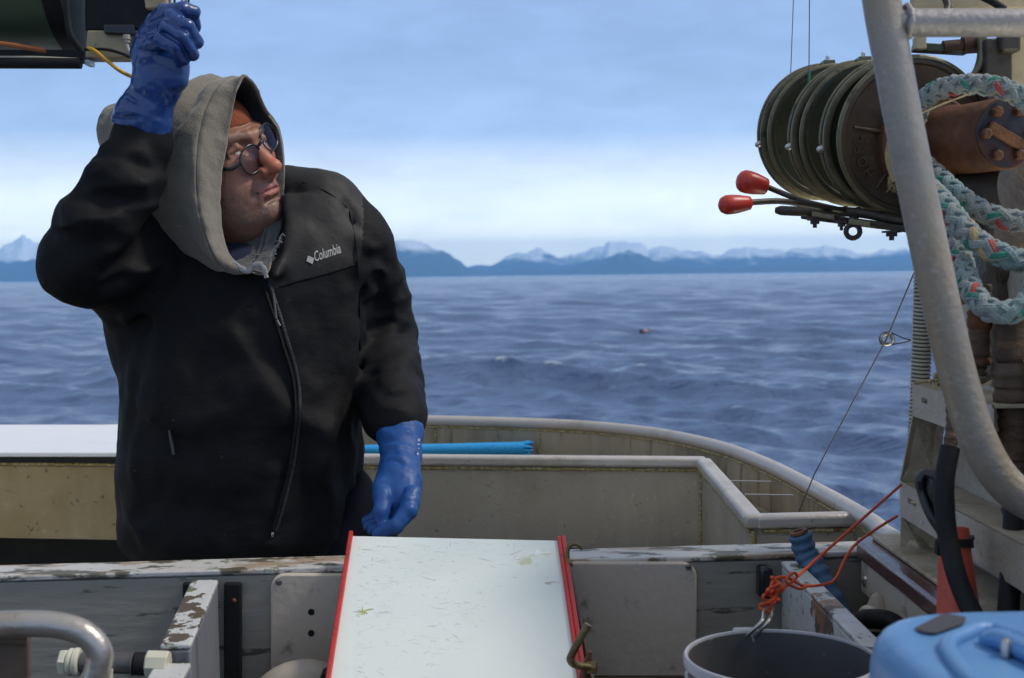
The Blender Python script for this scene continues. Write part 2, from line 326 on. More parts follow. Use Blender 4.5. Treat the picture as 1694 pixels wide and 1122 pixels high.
M['hood'] = mk('grey_sweatshirt_cotton', (0.205, 0.178, 0.135), 0.95, 0, [(4, 5, 0.45, 0.7, (0.17, 0.148, 0.114), 0.8), (220, 2, 0.56, 0.66, (0.245, 0.215, 0.17), 0.6), (12, 5, 0.6, 0.72, (0.175, 0.165, 0.14), 0.5)], bump=0.5, bump_scale=420, sheen=0.35)
M['hood_in'] = mk('shade_dark_hood_inside', (0.085, 0.083, 0.085), 0.95, 0, [(60, 4, 0.5, 0.7, (0.06, 0.06, 0.064), 0.7)], bump=0.6, bump_scale=300, sheen=0.2)  # hood cloth darkened, the shade inside the hood put into its colour
M['hood_fray'] = mk('frayed_pale_hem', (0.36, 0.35, 0.34), 0.95, bump=0.9, bump_scale=400)
M['stitch'] = mk('hood_seam_thread', (0.105, 0.098, 0.085), 0.95)
M['glove'] = mk('blue_rubber_glove', (0.013, 0.070, 0.25), 0.50, 0, [(9, 5, 0.45, 0.7, (0.018, 0.09, 0.29), 0.7), (34, 5, 0.62, 0.72, (0.045, 0.08, 0.19), 0.6), (60, 4, 0.68, 0.73, (0.012, 0.02, 0.06), 0.6)], bump=0.25, bump_scale=48, bump_detail=6, rough_var=0.1, spec=0.38)
M['glove_glossy'] = mk('glossy_navy_rubber_glove', (0.010, 0.045, 0.185), 0.28, 0, [(9, 5, 0.45, 0.7, (0.015, 0.065, 0.23), 0.7), (34, 5, 0.62, 0.72, (0.035, 0.06, 0.14), 0.6)], bump=0.3, bump_scale=42, bump_detail=6, rough_var=0.1, spec=0.6)  # darker, glossier blue for the raised glove
M['glove_print'] = mk('white_glove_print', (0.55, 0.6, 0.68), 0.5)
M['shirt'] = mk('navy_shirt', (0.012, 0.016, 0.045), 0.9, bump=0.4, bump_scale=200)
M['cap'] = mk('rust_orange_cap', (0.26, 0.062, 0.024), 0.9, 0, [(30, 5, 0.5, 0.7, (0.19, 0.045, 0.02), 0.7)], bump=0.6, bump_scale=260)
M['skin'] = mk('weathered_skin', (0.5, 0.26, 0.18), 0.48, 0, [(150, 4, 0.60, 0.74, (0.30, 0.13, 0.09), 0.22), (30, 5, 0.5, 0.72, (0.46, 0.19, 0.13), 0.3)], bump=0.35, bump_scale=300, bump_dist=0.0015, attr='tint', sss=0.10, spec=0.5)
M['eye_white'] = mk('eye_white', (0.6, 0.55, 0.5), 0.25)
M['iris'] = mk('grey_iris', (0.06, 0.055, 0.05), 0.2)
M['frame'] = mk('dark_tortoise_spectacle_frame', (0.012, 0.011, 0.013), 0.25, 0)
M['boot'] = mk('brown_rubber_boot', (0.06, 0.035, 0.02), 0.5)

def glass_mat():
    m = bpy.data.materials.new('coated_lens')
    m.use_nodes = True
    nt = m.node_tree; nt.nodes.clear()
    o = nt.nodes.new('ShaderNodeOutputMaterial')
    t = nt.nodes.new('ShaderNodeBsdfTransparent'); t.inputs[0].default_value = (0.97, 0.98, 0.99, 1)
    g = nt.nodes.new('ShaderNodeBsdfGlossy'); g.inputs['Roughness'].default_value = 0.03
    g.inputs['Color'].default_value = (0.55, 0.68, 1.0, 1)
    f = nt.nodes.new('ShaderNodeFresnel'); f.inputs[0].default_value = 1.35
    mx = nt.nodes.new('ShaderNodeMixShader')
    mth = nt.nodes.new('ShaderNodeMath'); mth.operation = 'MULTIPLY_ADD'
    mth.inputs[1].default_value = 1.0; mth.inputs[2].default_value = 0.0; mth.use_clamp = True
    nt.links.new(f.outputs[0], mth.inputs[0]); nt.links.new(mth.outputs[0], mx.inputs[0])
    nt.links.new(t.outputs[0], mx.inputs[1]); nt.links.new(g.outputs[0], mx.inputs[2])
    nt.links.new(mx.outputs[0], o.inputs[0])
    return m
M['lens'] = glass_mat()

# ------------------------------------------------------------------ objects and meshes
def tag(o, label=None, cat=None, group=None, kind=None):
    if label: o['label'] = label
    if cat: o['category'] = cat
    if group: o['group'] = group
    if kind: o['kind'] = kind
    return o
def thing(name, loc, label, cat, group=None):
    o = bpy.data.objects.new(name, None)
    o.empty_display_size = 0.05
    COL.objects.link(o); o.location = loc
    return tag(o, label, cat, group)

def world_loc(o):
    p = Vector((0, 0, 0))
    while o is not None:
        p += o.location; o = o.parent
    return p

class MB:
    """collects shapes in world coordinates; build() links them as one mesh object"""
    def __init__(self):
        self.v = []; self.f = []; self.mi = []
    def add(self, verts, faces, mi=0):
        n = len(self.v)
        self.v.extend([tuple(p) for p in verts])
        self.f.extend([tuple(i + n for i in fc) for fc in faces])
        self.mi.extend([mi] * len(faces))
        return self
    def box(self, c, size, R=None, mi=0):
        c = Vector(c); sx, sy, sz = [s / 2 for s in size]
        vs = [Vector((x, y, z)) for x in (-sx, sx) for y in (-sy, sy) for z in (-sz, sz)]
        if R is not None: vs = [R @ p for p in vs]
        vs = [p + c for p in vs]
        return self.add(vs, [(0, 1, 3, 2), (4, 6, 7, 5), (0, 4, 5, 1), (2, 3, 7, 6), (0, 2, 6, 4), (1, 5, 7, 3)], mi)
    def bar(self, a, b, w, h, up=(0, 0, 1), mi=0):
        """box along a-b, w sideways, h along up, a and b on its centre line"""
        a = Vector(a); b = Vector(b); d = b - a; L = d.length; d.normalize()
        u = Vector(up); s = d.cross(u).normalized(); u = s.cross(d).normalized()
        R = Matrix((d, s, u)).transposed()
        return self.box((a + b) / 2, (L, w, h), R, mi)
    def prism(self, pts, vec, mi=0):
        pts = [Vector(p) for p in pts]; vec = Vector(vec); n = len(pts)
        nrm = Vector((0, 0, 0))
        for i in range(n): nrm += pts[i].cross(pts[(i + 1) % n])
        if nrm.dot(vec) > 0: pts = pts[::-1]
        vs = pts + [p + vec for p in pts]
        fs = [tuple(range(n)), tuple(range(2 * n - 1, n - 1, -1))]
        fs += [(i + n, (i + 1) % n + n, (i + 1) % n, i) for i in range(n)]
        return self.add(vs, fs, mi)
    def tube(self, path, r, n=12, caps=True, mi=0, squash=None, twist=None):
        path = [Vector(p) for p in path]; m = len(path)
        rs = r if isinstance(r, (list, tuple, np.ndarray)) else [r] * m
        tang = []
        for i in range(m):
            t = path[min(i + 1, m - 1)] - path[max(i - 1, 0)]
            tang.append(t.normalized() if t.length > 1e-9 else Vector((0, 0, 1)))
        ref = Vector((0, 0, 1)) if abs(tang[0].z) < 0.9 else Vector((1, 0, 0))
        u = (ref - tang[0] * ref.dot(tang[0])).normalized()
        vs = []; fs = []
        for i in range(m):
            t = tang[i]; u = (u - t * u.dot(t))
            u = u.normalized() if u.length > 1e-9 else t.orthogonal().normalized()
            w = t.cross(u)
            for k in range(n):
                a = 2 * PI * k / n
                ru = rs[i]
                vs.append(path[i] + u * (math.cos(a) * ru * (squash[0] if squash else 1)) + w * (math.sin(a) * ru * (squash[1] if squash else 1)))
        for i in range(m - 1):
            for k in range(n):
                k2 = (k + 1) % n
                fs.append((i * n + k, i * n + k2, (i + 1) * n + k2, (i + 1) * n + k))
        if caps:
            fs.append(tuple(range(n - 1, -1, -1))); fs.append(tuple(range((m - 1) * n, m * n)))
        return self.add(vs, fs, mi)
    def lathe(self, prof, org, axis, n=48, caps=True, mi=0, closed=False, start=None):
        """prof: (t along axis, radius) list"""
        org = Vector(org); ax = Vector(axis).normalized()
        u = ax.orthogonal().normalized() if start is None else (Vector(start) - ax * Vector(start).dot(ax)).normalized()
        w = ax.cross(u)
        vs = []; fs = []; m = len(prof)
        for t, r in prof:
            for k in range(n):
                a = 2 * PI * k / n
                vs.append(org + ax * t + (u * math.cos(a) + w * math.sin(a)) * r)
        rngm = m if closed else m - 1
        for i in range(rngm):
            j = (i + 1) % m
            for k in range(n):
                k2 = (k + 1) % n
                fs.append((i * n + k, i * n + k2, j * n + k2, j * n + k))
        if caps and not closed:
            fs.append(tuple(range(n - 1, -1, -1))); fs.append(tuple(range((m - 1) * n, m * n)))
        return self.add(vs, fs, mi)
    def sphere(self, c, r, n=16, m=10, sc=(1, 1, 1), R=None, mi=0):
        c = Vector(c); vs = []; fs = []
        for i in range(m + 1):
            th = PI * i / m
            for k in range(n):
                ph = 2 * PI * k / n
                p = Vector((math.sin(th) * math.cos(ph) * r * sc[0], math.sin(th) * math.sin(ph) * r * sc[1], math.cos(th) * r * sc[2]))
                if R is not None: p = R @ p
                vs.append(c + p)
        for i in range(m):
            for k in range(n):
                k2 = (k + 1) % n
                fs.append((i * n + k, (i + 1) * n + k, (i + 1) * n + k2, i * n + k2))
        return self.add(vs, fs, mi)
    def torus(self, c, axis, R, r, n=24, m=10, mi=0):
        prof = [(r * math.sin(2 * PI * k / m), R + r * math.cos(2 * PI * k / m)) for k in range(m)]
        return self.lathe(prof, c, axis, n=n, mi=mi, closed=True)
    def build(self, name, mats, parent=None, smooth=40, bevel=0, seg=2, loc=None):
        me = bpy.data.meshes.new(name)
        off = world_loc(parent) if parent is not None else Vector(loc if loc is not None else (0, 0, 0))
        va = np.array(self.v, dtype=np.float64) - np.array(off)
        me.from_pydata(va.tolist(), [], self.f)
        if not isinstance(mats, (list, tuple)): mats = [mats]
        for m in mats: me.materials.append(m if not isinstance(m, str) else M[m])
        if len(mats) > 1: me.polygons.foreach_set('material_index', self.mi)
        bm = bmesh.new(); bm.from_mesh(me)
        bmesh.ops.remove_doubles(bm, verts=bm.verts, dist=1e-6)
        bmesh.ops.recalc_face_normals(bm, faces=bm.faces)
        bm.to_mesh(me); bm.free()
        o = bpy.data.objects.new(name, me); COL.objects.link(o)
        if parent is not None: o.parent = parent
        else: o.location = off
        if bevel:
            md = o.modifiers.new('bevel', 'BEVEL'); md.width = bevel; md.segments = seg
            md.limit_method = 'ANGLE'; md.angle_limit = math.radians(40)
        if smooth:
            me.shade_smooth()
            me.set_sharp_from_angle(angle=math.radians(smooth))
        return o

def np_obj(name, verts, faces, mats, parent=None, mi=None, smooth=True, loc=None):
    """object from numpy verts (N,3) and quads (M,4)"""
    me = bpy.data.meshes.new(name)
    off = np.array(world_loc(parent)) if parent is not None else np.array(loc if loc is not None else (0, 0, 0), dtype=float)
    verts = verts - off
    nf, k = faces.shape
    me.vertices.add(len(verts)); me.vertices.foreach_set('co', verts.astype(np.float32).ravel())
    me.loops.add(nf * k); me.loops.foreach_set('vertex_index', faces.astype(np.int32).ravel())
    me.polygons.add(nf); me.polygons.foreach_set('loop_start', np.arange(0, nf * k, k, dtype=np.int32))
    me.update(calc_edges=True)
    if not isinstance(mats, (list, tuple)): mats = [mats]
    for m in mats: me.materials.append(M[m] if isinstance(m, str) else m)
    if mi is not None: me.polygons.foreach_set('material_index', np.asarray(mi, dtype=np.int32))
    if smooth: me.shade_smooth()
    o = bpy.data.objects.new(name, me); COL.objects.link(o)
    if parent is not None: o.parent = parent
    else: o.location = Vector(off)
    return o

def spline(pts, n=8, closed=False):
    """Catmull-Rom through pts"""
    pts = [np.array(p, dtype=float) for p in pts]
    m = len(pts); out = []
    segs = m if closed else m - 1
    for i in range(segs):
        p1, p2 = pts[i], pts[(i + 1) % m]
        p0 = pts[(i - 1) % m] if (closed or i > 0) else 2 * p1 - p2
        p3 = pts[(i + 2) % m] if (closed or i + 2 < m) else 2 * p2 - p1
        for k in range(n):
            t = k / n
            out.append(0.5 * ((2 * p1) + (-p0 + p2) * t + (2 * p0 - 5 * p1 + 4 * p2 - p3) * t * t + (-p0 + 3 * p1 - 3 * p2 + p3) * t ** 3))
    if not closed: out.append(pts[-1])
    return [Vector(p) for p in out]

# cheap vectorised value noise for shaping meshes
_NT = rng.random((32, 32, 32)).astype(np.float32)
def vnoise(x, y, z):
    x, y, z = np.broadcast_arrays(np.asarray(x, np.float32), np.asarray(y, np.float32), np.asarray(z, np.float32))
    xi = np.floor(x).astype(np.int32); yi = np.floor(y).astype(np.int32); zi = np.floor(z).astype(np.int32)
    fx, fy, fz = x - xi, y - yi, z - zi
    fx = fx * fx * (3 - 2 * fx); fy = fy * fy * (3 - 2 * fy); fz = fz * fz * (3 - 2 * fz)
    r = 0
    for a in (0, 1):
        for b in (0, 1):
            for c in (0, 1):
                r = r + _NT[(xi + a) & 31, (yi + b) & 31, (zi + c) & 31] * ((fx if a else 1 - fx) * (fy if b else 1 - fy) * (fz if c else 1 - fz))
    return r * 2 - 1
def fbm(x, y, z, o=4):
    r = 0; a = 1.0; s = 0
    for i in range(o):
        r = r + a * vnoise(x * 2 ** i + 7 * i, y * 2 ** i + 3 * i, z * 2 ** i + 11 * i); s += a; a *= 0.5
    return r / s
# ================================================================== SETTING: sea, mountains, haze
def build_sea():
    r = [5.0]
    while r[-1] < 16000:
        q = r[-1]
        r.append(q + (max(0.11, q * 0.0055) if q < 500 else q * 0.03))
    r = np.array(r)
    fine = np.radians(np.arange(-31, 31.01, 0.1)); coarse = np.radians(np.arange(34, 327, 3.0))
    az = np.concatenate([fine, coarse])            # measured from +Y towards +X
    A, Rr = np.meshgrid(az, r)
    x = Rr * np.sin(A); y = Rr * np.cos(A)
    dr = np.gradient(r)[:, None]
    X = x.copy(); Y = y.copy(); Z = np.zeros_like(x); comp = np.zeros_like(x)
    g = np.random.default_rng(5)
    wind = math.radians(232)
    for i in range(46):
        lam = 0.7 * (30.0 ** (i / 45.0))
        th = wind + g.normal(0, 0.52)
        k = 2 * PI / lam
        amp = 0.0062 * lam ** 0.94 * (2.1 if lam < 1.8 else 1.3 if lam < 5 else 0.6) * g.uniform(0.6, 1.35)
        ph = g.uniform(0, 2 * PI)
        kx, ky = k * math.cos(th), k * math.sin(th)
        fade = np.clip((lam / np.maximum(dr, Rr * 0.0018) - 2.5) / 3, 0, 1)
        phs = kx * x + ky * y + ph
        # groups: each train swells and dies away along its crest
        grp = 0.55 + 0.75 * (vnoise(x / (lam * 5) + i, y / (lam * 5), 0.37 * i) * 0.5 + 0.5)
        a = amp * fade * grp
        s, c = np.sin(phs), np.cos(phs)
        Z += a * s
        q = 0.92
        X += q * a * c * math.cos(th); Y += q * a * c * math.sin(th)
        comp += a * k * s
    Z *= np.clip((9000 - Rr) / 7000, 0.15, 1)
    foam = np.clip((comp - 0.54) / 0.16, 0, 1) * np.clip(fbm(X * 1.3, Y * 1.3, 0 * X) * 2 + 0.55, 0, 1)
    nr, na = x.shape
    verts = np.stack([X, Y, Z], -1).reshape(-1, 3)
    i = np.arange(nr - 1)[:, None]; j = np.arange(na)[None, :]; j2 = (j + 1) % na
    q = np.stack([i * na + j + 0 * i, (i + 1) * na + j, (i + 1) * na + j2, i * na + j2], -1).reshape(-1, 4)
    m = bpy.data.materials.new('sea_water'); m.use_nodes = True
    nt = m.node_tree; b = nt.nodes['Principled BSDF']
    b.inputs['IOR'].default_value = 1.33; b.inputs['Roughness'].default_value = 0.2
    geo = nt.nodes.new('ShaderNodeTexCoord')
    prev = None
    for sc, st, det, strength in ((0.32, (1, 1.6, 1), 7, 0.45), (1.3, (1, 1.6, 1), 7, 0.9), (5.0, (1, 1.4, 1), 5, 0.8)):
        mp = nt.nodes.new('ShaderNodeMapping'); mp.inputs['Scale'].default_value = st
        mp.inputs['Rotation'].default_value = (0, 0, 0.2)
        nt.links.new(geo.outputs['Object'], mp.inputs[0])
        n = nt.nodes.new('ShaderNodeTexNoise'); n.inputs['Scale'].default_value = sc; n.inputs['Detail'].default_value = det
        n.inputs['Distortion'].default_value = 0.5
        nt.links.new(mp.outputs[0], n.inputs[0])
        bp = nt.nodes.new('ShaderNodeBump'); bp.inputs['Strength'].default_value = strength
        bp.inputs['Distance'].default_value = 0.32 / sc
        nt.links.new(n.outputs[0], bp.inputs['Height'])
        if prev is not None: nt.links.new(prev, bp.inputs['Normal'])
        prev = bp.outputs[0]
    nt.links.new(prev, b.inputs['Normal'])
    at = nt.nodes.new('ShaderNodeAttribute'); at.attribute_name = 'foam'
    mx = nt.nodes.new('ShaderNodeMix'); mx.data_type = 'RGBA'
    mx.inputs[6].default_value = (0.062, 0.105, 0.215, 1); mx.inputs[7].default_value = (0.6, 0.65, 0.7, 1)
    nt.links.new(at.outputs['Fac'], mx.inputs[0]); nt.links.new(mx.outputs[2], b.inputs['Base Color'])
    mr = nt.nodes.new('ShaderNodeMapRange'); mr.inputs['To Min'].default_value = 0.2; mr.inputs['To Max'].default_value = 0.8
    nt.links.new(at.outputs['Fac'], mr.inputs[0]); nt.links.new(mr.outputs[0], b.inputs['Roughness'])
    o = np_obj('sea', verts, q, m)
    fa = o.data.attributes.new('foam', 'FLOAT', 'POINT'); fa.data.foreach_set('value', foam.astype(np.float32).ravel())
    tag(o, 'choppy blue grey open sea reaching the horizon', 'sea', kind='structure')
build_sea()

def horizon_y(px):
    return 466 - 0.0114 * px
PROFILE_BACK = [(-700, 425), (-400, 432), (-200, 428), (-60, 424), (0, 413), (35, 402), (80, 404), (150, 425), (300, 428), (450, 420), (600, 425), (700, 432), (775, 443), (812, 437),
                (850, 421), (893, 412), (925, 426), (965, 415), (1000, 409), (1040, 400), (1075, 415), (1110, 410), (1150, 417), (1185, 421), (1240, 413),
                (1275, 414), (1312, 406), (1350, 410), (1400, 411), (1440, 421), (1492, 412), (1560, 424), (1700, 432), (1900, 436), (2300, 430)]
PROFILE_FRONT = [(-700, 440), (-300, 446), (-100, 436), (0, 433), (75, 432), (200, 446), (420, 440), (540, 425), (640, 404), (672, 399), (704, 402), (735, 417), (776, 443), (800, 448),
                 (880, 447), (940, 444), (985, 434), (1042, 416), (1095, 436), (1150, 441), (1230, 444), (1300, 437), (1370, 436), (1440, 441), (1500, 437), (1600, 436), (1800, 444), (2300, 446)]
def build_ridge(name, prof, dist, depth, label, seed, snow_lo, snow_hi, cat):
    nx, ny = 900, 70
    px = np.linspace(-650, 2250, nx)
    pp = np.array(prof, float)
    yv = np.interp(px, pp[:, 0], pp[:, 1])
    crest = (horizon_y(px) - yv) / FPX * dist
    u = (px - 847) / FPX                       # tangent of azimuth
    v = np.linspace(-1, 1, ny)
    U, Vv = np.meshgrid(u, v)
    C = np.broadcast_to(crest, U.shape)
    wob = 0.18 * fbm(U * 26 + seed, 0 * U, 0 * U + seed, 3)
    prof_v = np.clip(1 - np.abs(Vv - wob * (1 - Vv ** 2)), 0, 1)
    D = dist + Vv * depth
    X = U * D; Y = D
    rid = 1 - np.abs(fbm(X / 520 + seed, Y / 700, 0 * X, 5)) * 2.0
    fine = fbm(X / 130 + seed, Y / 160, 0 * X + 3, 4)
    C = C * (1 + 0.20 * fbm(U * 70 + seed, 0 * U + seed, 0 * U, 4) + 0.08 * fbm(U * 300, 0 * U, 0 * U + seed, 3))
    Z = C * prof_v ** 0.9 * (1 + 0.33 * (rid - 0.6) * (1 - prof_v) * 2) + C * 0.11 * fine * np.clip(prof_v * 2, 0, 1)
    Z = np.where(np.abs(Vv) >= 0.999, -2.0, np.maximum(Z, -2.0))
    verts = np.stack([X, Y, Z], -1).reshape(-1, 3)
    i = np.arange(ny - 1)[:, None]; j = np.arange(nx - 1)[None, :]
    q = np.stack([i * nx + j, i * nx + j + 1, (i + 1) * nx + j + 1, (i + 1) * nx + j], -1).reshape(-1, 4)
    m = bpy.data.materials.new(name + '_rock_and_snow'); m.use_nodes = True
    nt = m.node_tree; b = nt.nodes['Principled BSDF']; b.inputs['Roughness'].default_value = 0.9
    tc = nt.nodes.new('ShaderNodeTexCoord')
    sep = nt.nodes.new('ShaderNodeSeparateXYZ'); nt.links.new(tc.outputs['Object'], sep.inputs[0])
    mp = nt.nodes.new('ShaderNodeMapping'); mp.inputs['Scale'].default_value = (1 / 240, 1 / 500, 1 / 110)
    nt.links.new(tc.outputs['Object'], mp.inputs[0])
    n = nt.nodes.new('ShaderNodeTexNoise'); n.inputs['Scale'].default_value = 1; n.inputs['Detail'].default_value = 7; n.inputs['Roughness'].default_value = 0.65
    nt.links.new(mp.outputs[0], n.inputs[0])
    ma = nt.nodes.new('ShaderNodeMath'); ma.operation = 'MULTIPLY_ADD'; ma.inputs[1].default_value = 330; nt.links.new(n.outputs[0], ma.inputs[0])
    nt.links.new(sep.outputs[2], ma.inputs[2])
    mr = nt.nodes.new('ShaderNodeMapRange'); mr.inputs['From Min'].default_value = snow_lo + 165; mr.inputs['From Max'].default_value = snow_hi + 165
    nt.links.new(ma.outputs[0], mr.inputs[0])
    mx = nt.nodes.new('ShaderNodeMix'); mx.data_type = 'RGBA'
    mx.inputs[6].default_value = (0.035, 0.045, 0.045, 1); mx.inputs[7].default_value = (0.85, 0.87, 0.9, 1)
    nt.links.new(mr.outputs[0], mx.inputs[0]); nt.links.new(mx.outputs[2], b.inputs['Base Color'])
    o = np_obj(name, verts, q, m)
    tag(o, label, cat, kind='structure')
build_ridge('mountains', PROFILE_BACK, 11000, 1600, 'far snow streaked mountain range along the horizon', 3, 105, 170, 'mountains')
build_ridge('hills', PROFILE_FRONT, 8600, 1000, 'dark forested hills in front of the snowy range', 9, 150, 240, 'hills')

def build_haze():
    mb = MB()
    mb.box((0, 0, 211), (33000, 33000, 430))
    m = bpy.data.materials.new('sea_air'); m.use_nodes = True
    nt = m.node_tree; nt.nodes.clear()
    o = nt.nodes.new('ShaderNodeOutputMaterial'); v = nt.nodes.new('ShaderNodeVolumePrincipled')
    v.inputs['Color'].default_value = (0.24, 0.58, 1.0, 1); v.inputs['Density'].default_value = 0.000115
    v.inputs['Anisotropy'].default_value = 0.0
    nt.links.new(v.outputs[0], o.inputs['Volume'])
    ob = mb.build('haze', m, smooth=0)
    tag(ob, 'pale blue sea haze', 'haze', kind='stuff')
build_haze()

# floating buoy far out
bp = P(1067, 551, 55); bp = Vector((bp.x, bp.y, 0.0))
buoy = thing('float_buoy', bp, 'small dull red float bobbing on the waves far behind the boat', 'buoy')
mb = MB(); mb.sphere(bp + V(0, 0, 0.10), 0.16, sc=(1, 1, 0.8)); mb.build('float_body', mk('faded_pink_float', (0.34, 0.19, 0.19), 0.6), buoy)
mb = MB(); mb.lathe([(0, 0.06), (0.12, 0.06), (0.16, 0.03)], bp + V(-0.15, 0, 0.06), (-0.2, 0, 1), n=12); mb.build('mooring_eye', 'black', buoy)
mb = MB(); mb.lathe([(0, 0.05), (0.10, 0.05), (0.14, 0.02)], bp + V(0.13, 0, 0.08), (0.2, 0, 1), n=12); mb.build('mooring_eye', 'brown_plate', buoy)

# ================================================================== THE BOAT
EZ = EYE
boat = thing('fishing_boat', (0, 3.0, 0.0), 'aluminium fishing boat stern with a curved bulwark, fish pit and grey painted coaming', 'boat')

bul = [Pz(x, y, -0.45) for x, y in ((560, 696), (640, 695.5), (720, 696.5), (800, 698.5), (880, 701), (960, 705), (1040, 712), (1120, 724), (1200, 744), (1270, 772), (1330, 803), (1390, 836), (1440, 867), (1480, 897))]
first = bul[0]
left = [Vector(p + (0,)) for p in ((-2.3, 0.6), (-2.28, 1.5), (-2.22, 2.2), (-2.10, 2.85), (-1.82, 3.42), (-1.42, 3.74), (-0.95, 3.92))]
for p in left: p.z = EZ - 0.45
right = [Vector((0.675, 1.55, 0)), Vector((0.70, 0.6, 0))]
for p in right: p.z = EZ - 0.45
bulwark_path = spline(left + bul + right, 6)

def plan_normals(path):
    out = []
    for i in range(len(path)):
        t = path[min(i + 1, len(path) - 1)] - path[max(0, i - 1)]
        out.append(Vector((-t.y, t.x, 0)).normalized())
    return out
def ribbon(mb, path, z0, z1, th, out_shift=0.0, taper=0.0):
    """upright plate along a plan path from z0 down to z1, th thick to the outside"""
    nr = plan_normals(path); n = len(path); vs = []
    for p, q in zip(path, nr):
        for off, z, tp in ((0, z0, 0), (th, z0, 0), (th, z1, taper), (0, z1, taper)):
            c = p + q * (off + out_shift - tp); vs.append(Vector((c.x, c.y, z)))
    fs = []
    for i in range(n - 1):
        for k in range(4):
            k2 = (k + 1) % 4
            fs.append((i * 4 + k, (i + 1) * 4 + k, (i + 1) * 4 + k2, i * 4 + k2))
    fs += [(0, 1, 2, 3), ((n - 1) * 4 + 3, (n - 1) * 4 + 2, (n - 1) * 4 + 1, (n - 1) * 4)]
    mb.add(vs, fs)
mb = MB(); ribbon(mb, bulwark_path, EZ - 0.455, EZ - 0.80, 0.006, 0.0); mb.build('bulwark', 'alu_bulwark', boat, smooth=50)
mb = MB(); ribbon(mb, bulwark_path, EZ - 0.46, -0.5, 0.012, 0.012, 0.28); mb.build('hull', 'hull', boat, smooth=50)
mb = MB(); mb.tube([p + q * 0.006 for p, q in zip(bulwark_path, plan_normals(bulwark_path))], 0.0165, n=14); mb.build('cap_rail', 'alu_rail', boat, smooth=80)
mb = MB()   # weld seam under the rail
wp = [p - q * 0.0005 + V(0, 0, -0.0185) for p, q in zip(bulwark_path, plan_normals(bulwark_path))]
mb.tube(wp[20:], 0.0035, n=6); mb.build('weld_seam', 'weld', boat, smooth=60)
# plate joints of the bulwark
for px_, y0 in ((712, 700), (893, 706)):
    a = min(range(len(bulwark_path)), key=lambda i: abs((bulwark_path[i].x / bulwark_path[i].y) - (px_ - 847) / FPX) + (9 if bulwark_path[i].y < 2 else 0))
    p = bulwark_path[a]
    mb = MB(); mb.tube([p + V(0, -0.001, -0.03), p + V(0, -0.001, -0.3)], 0.003, n=6); mb.build('weld_seam', 'weld', boat)
# pit: lined with welded aluminium panels on the far side and the right
WZ = EZ - 0.46
bw = [Pz(-150, 753, -0.46), Pz(1160, 764, -0.46)]            # far wall, top line
sw = [bw[1], Pz(1243, 861, -0.46)]                           # right wall
tw = [sw[1], Pz(1436, 858, -0.46)]                           # cross wall to the bulwark
def plate_wall(name, a, b, h, th, mat, out, cut=0.0):
    d = (b - a).normalized(); n = Vector((-d.y, d.x, 0))
    if n.dot(Vector(out)) < 0: n = -n
    mb = MB(); a2 = a + d * cut; b2 = b - d * cut
    mb.prism([a2, b2, b2 + n * th, a2 + n * th], (0, 0, -h))
    return mb.build(name, mat, boat, smooth=0, bevel=0.0015)
plate_wall('pit_wall', bw[0] + V(0, 0, -0.014), bw[1] + V(0, 0, -0.014), 0.205, 0.006, 'alu_wall', (0, 1, 0))
plate_wall('pit_wall', sw[0] + V(0, 0, -0.014), sw[1] + V(0, 0, -0.014), 0.205, 0.006, 'alu_wall', (1, 0, 0), 0.004)
plate_wall('cross_wall', tw[0] + V(0, 0, -0.014), tw[1] + V(0, 0, -0.014), 0.42, 0.006, 'alu_wall', (0, 1, 0), 0.004)
# stern deck inside the bulwark
mb = MB()
poly = [p - q * 0.002 for p, q in zip(bulwark_path, plan_normals(bulwark_path))]
poly = [p for p in poly if p.y > (2.40 if p.x > 0 else 3.46)]
poly += [tw[1] + V(0, 0.012, 0), tw[0] + V(0.012, 0.012, 0), sw[0] + V(0.012, 0.012, 0), bw[0] + V(0, 0.012, 0)]
poly = [Vector((p.x, p.y, EZ - 0.552)) for p in poly]
mb.prism(poly, (0, 0, -0.02)); o = mb.build('stern_deck', 'alu_bulwark', boat, smooth=0)

# rails: rounded tops with mitred corners
RR = 0.019
mid = bw[0].lerp(bw[1], 0.455)
mb = MB(); mb.bar(bw[0] + V(0, .004, -0.002), bw[1] + V(0.012, .003, -0.002), 0.037, 0.027); mb.build('pit_rail', 'alu_rail', boat, smooth=30, bevel=0.008, seg=3)
mb = MB(); mb.bar(sw[0] + V(0.003, -.016, -0.0012), sw[1] + V(0.003, -0.012, -0.0012), 0.037, 0.027); mb.build('pit_rail', 'alu_rail', boat, smooth=30, bevel=0.008, seg=3)
mb = MB(); mb.bar(tw[0] + V(0.006, .003, -0.0022), tw[1] + V(0, .003, -0.0005), 0.034, 0.026); mb.build('pit_rail', 'alu_rail', boat, smooth=30, bevel=0.008, seg=3)
# bead welds, built lumpy
def bead(a, b, r, n=None):
    n = n or max(8, int((b - a).length / 0.007))
    pts = [a.lerp(b, i / n) + V(rnd.uniform(-1, 1), rnd.uniform(-1, 1), rnd.uniform(-1, 1)) * r * 0.18 for i in range(n + 1)]
    mb = MB(); mb.tube(pts, [r * rnd.uniform(0.75, 1.25) for _ in pts], n=7); return mb.build('weld_seam', 'weld', boat, smooth=80)
bead(bw[0] + V(0, -0.004, -0.020), bw[1] + V(0, -0.004, -0.020), 0.0045)
bead(sw[0] + V(-0.004, 0, -0.021), sw[1] + V(-0.004, 0, -0.021), 0.0042)
bead(sw[0] + V(-0.002, -0.004, -0.03), sw[0] + V(-0.002, -0.004, -0.212), 0.006)
bead(sw[1] + V(0.003, -0.003, -0.02), sw[1] + V(0.003, -0.003, -0.12), 0.005)
bead(tw[0] + V(0.02, -0.004, -0.019), tw[1] + V(0, -0.004, -0.019), 0.004)
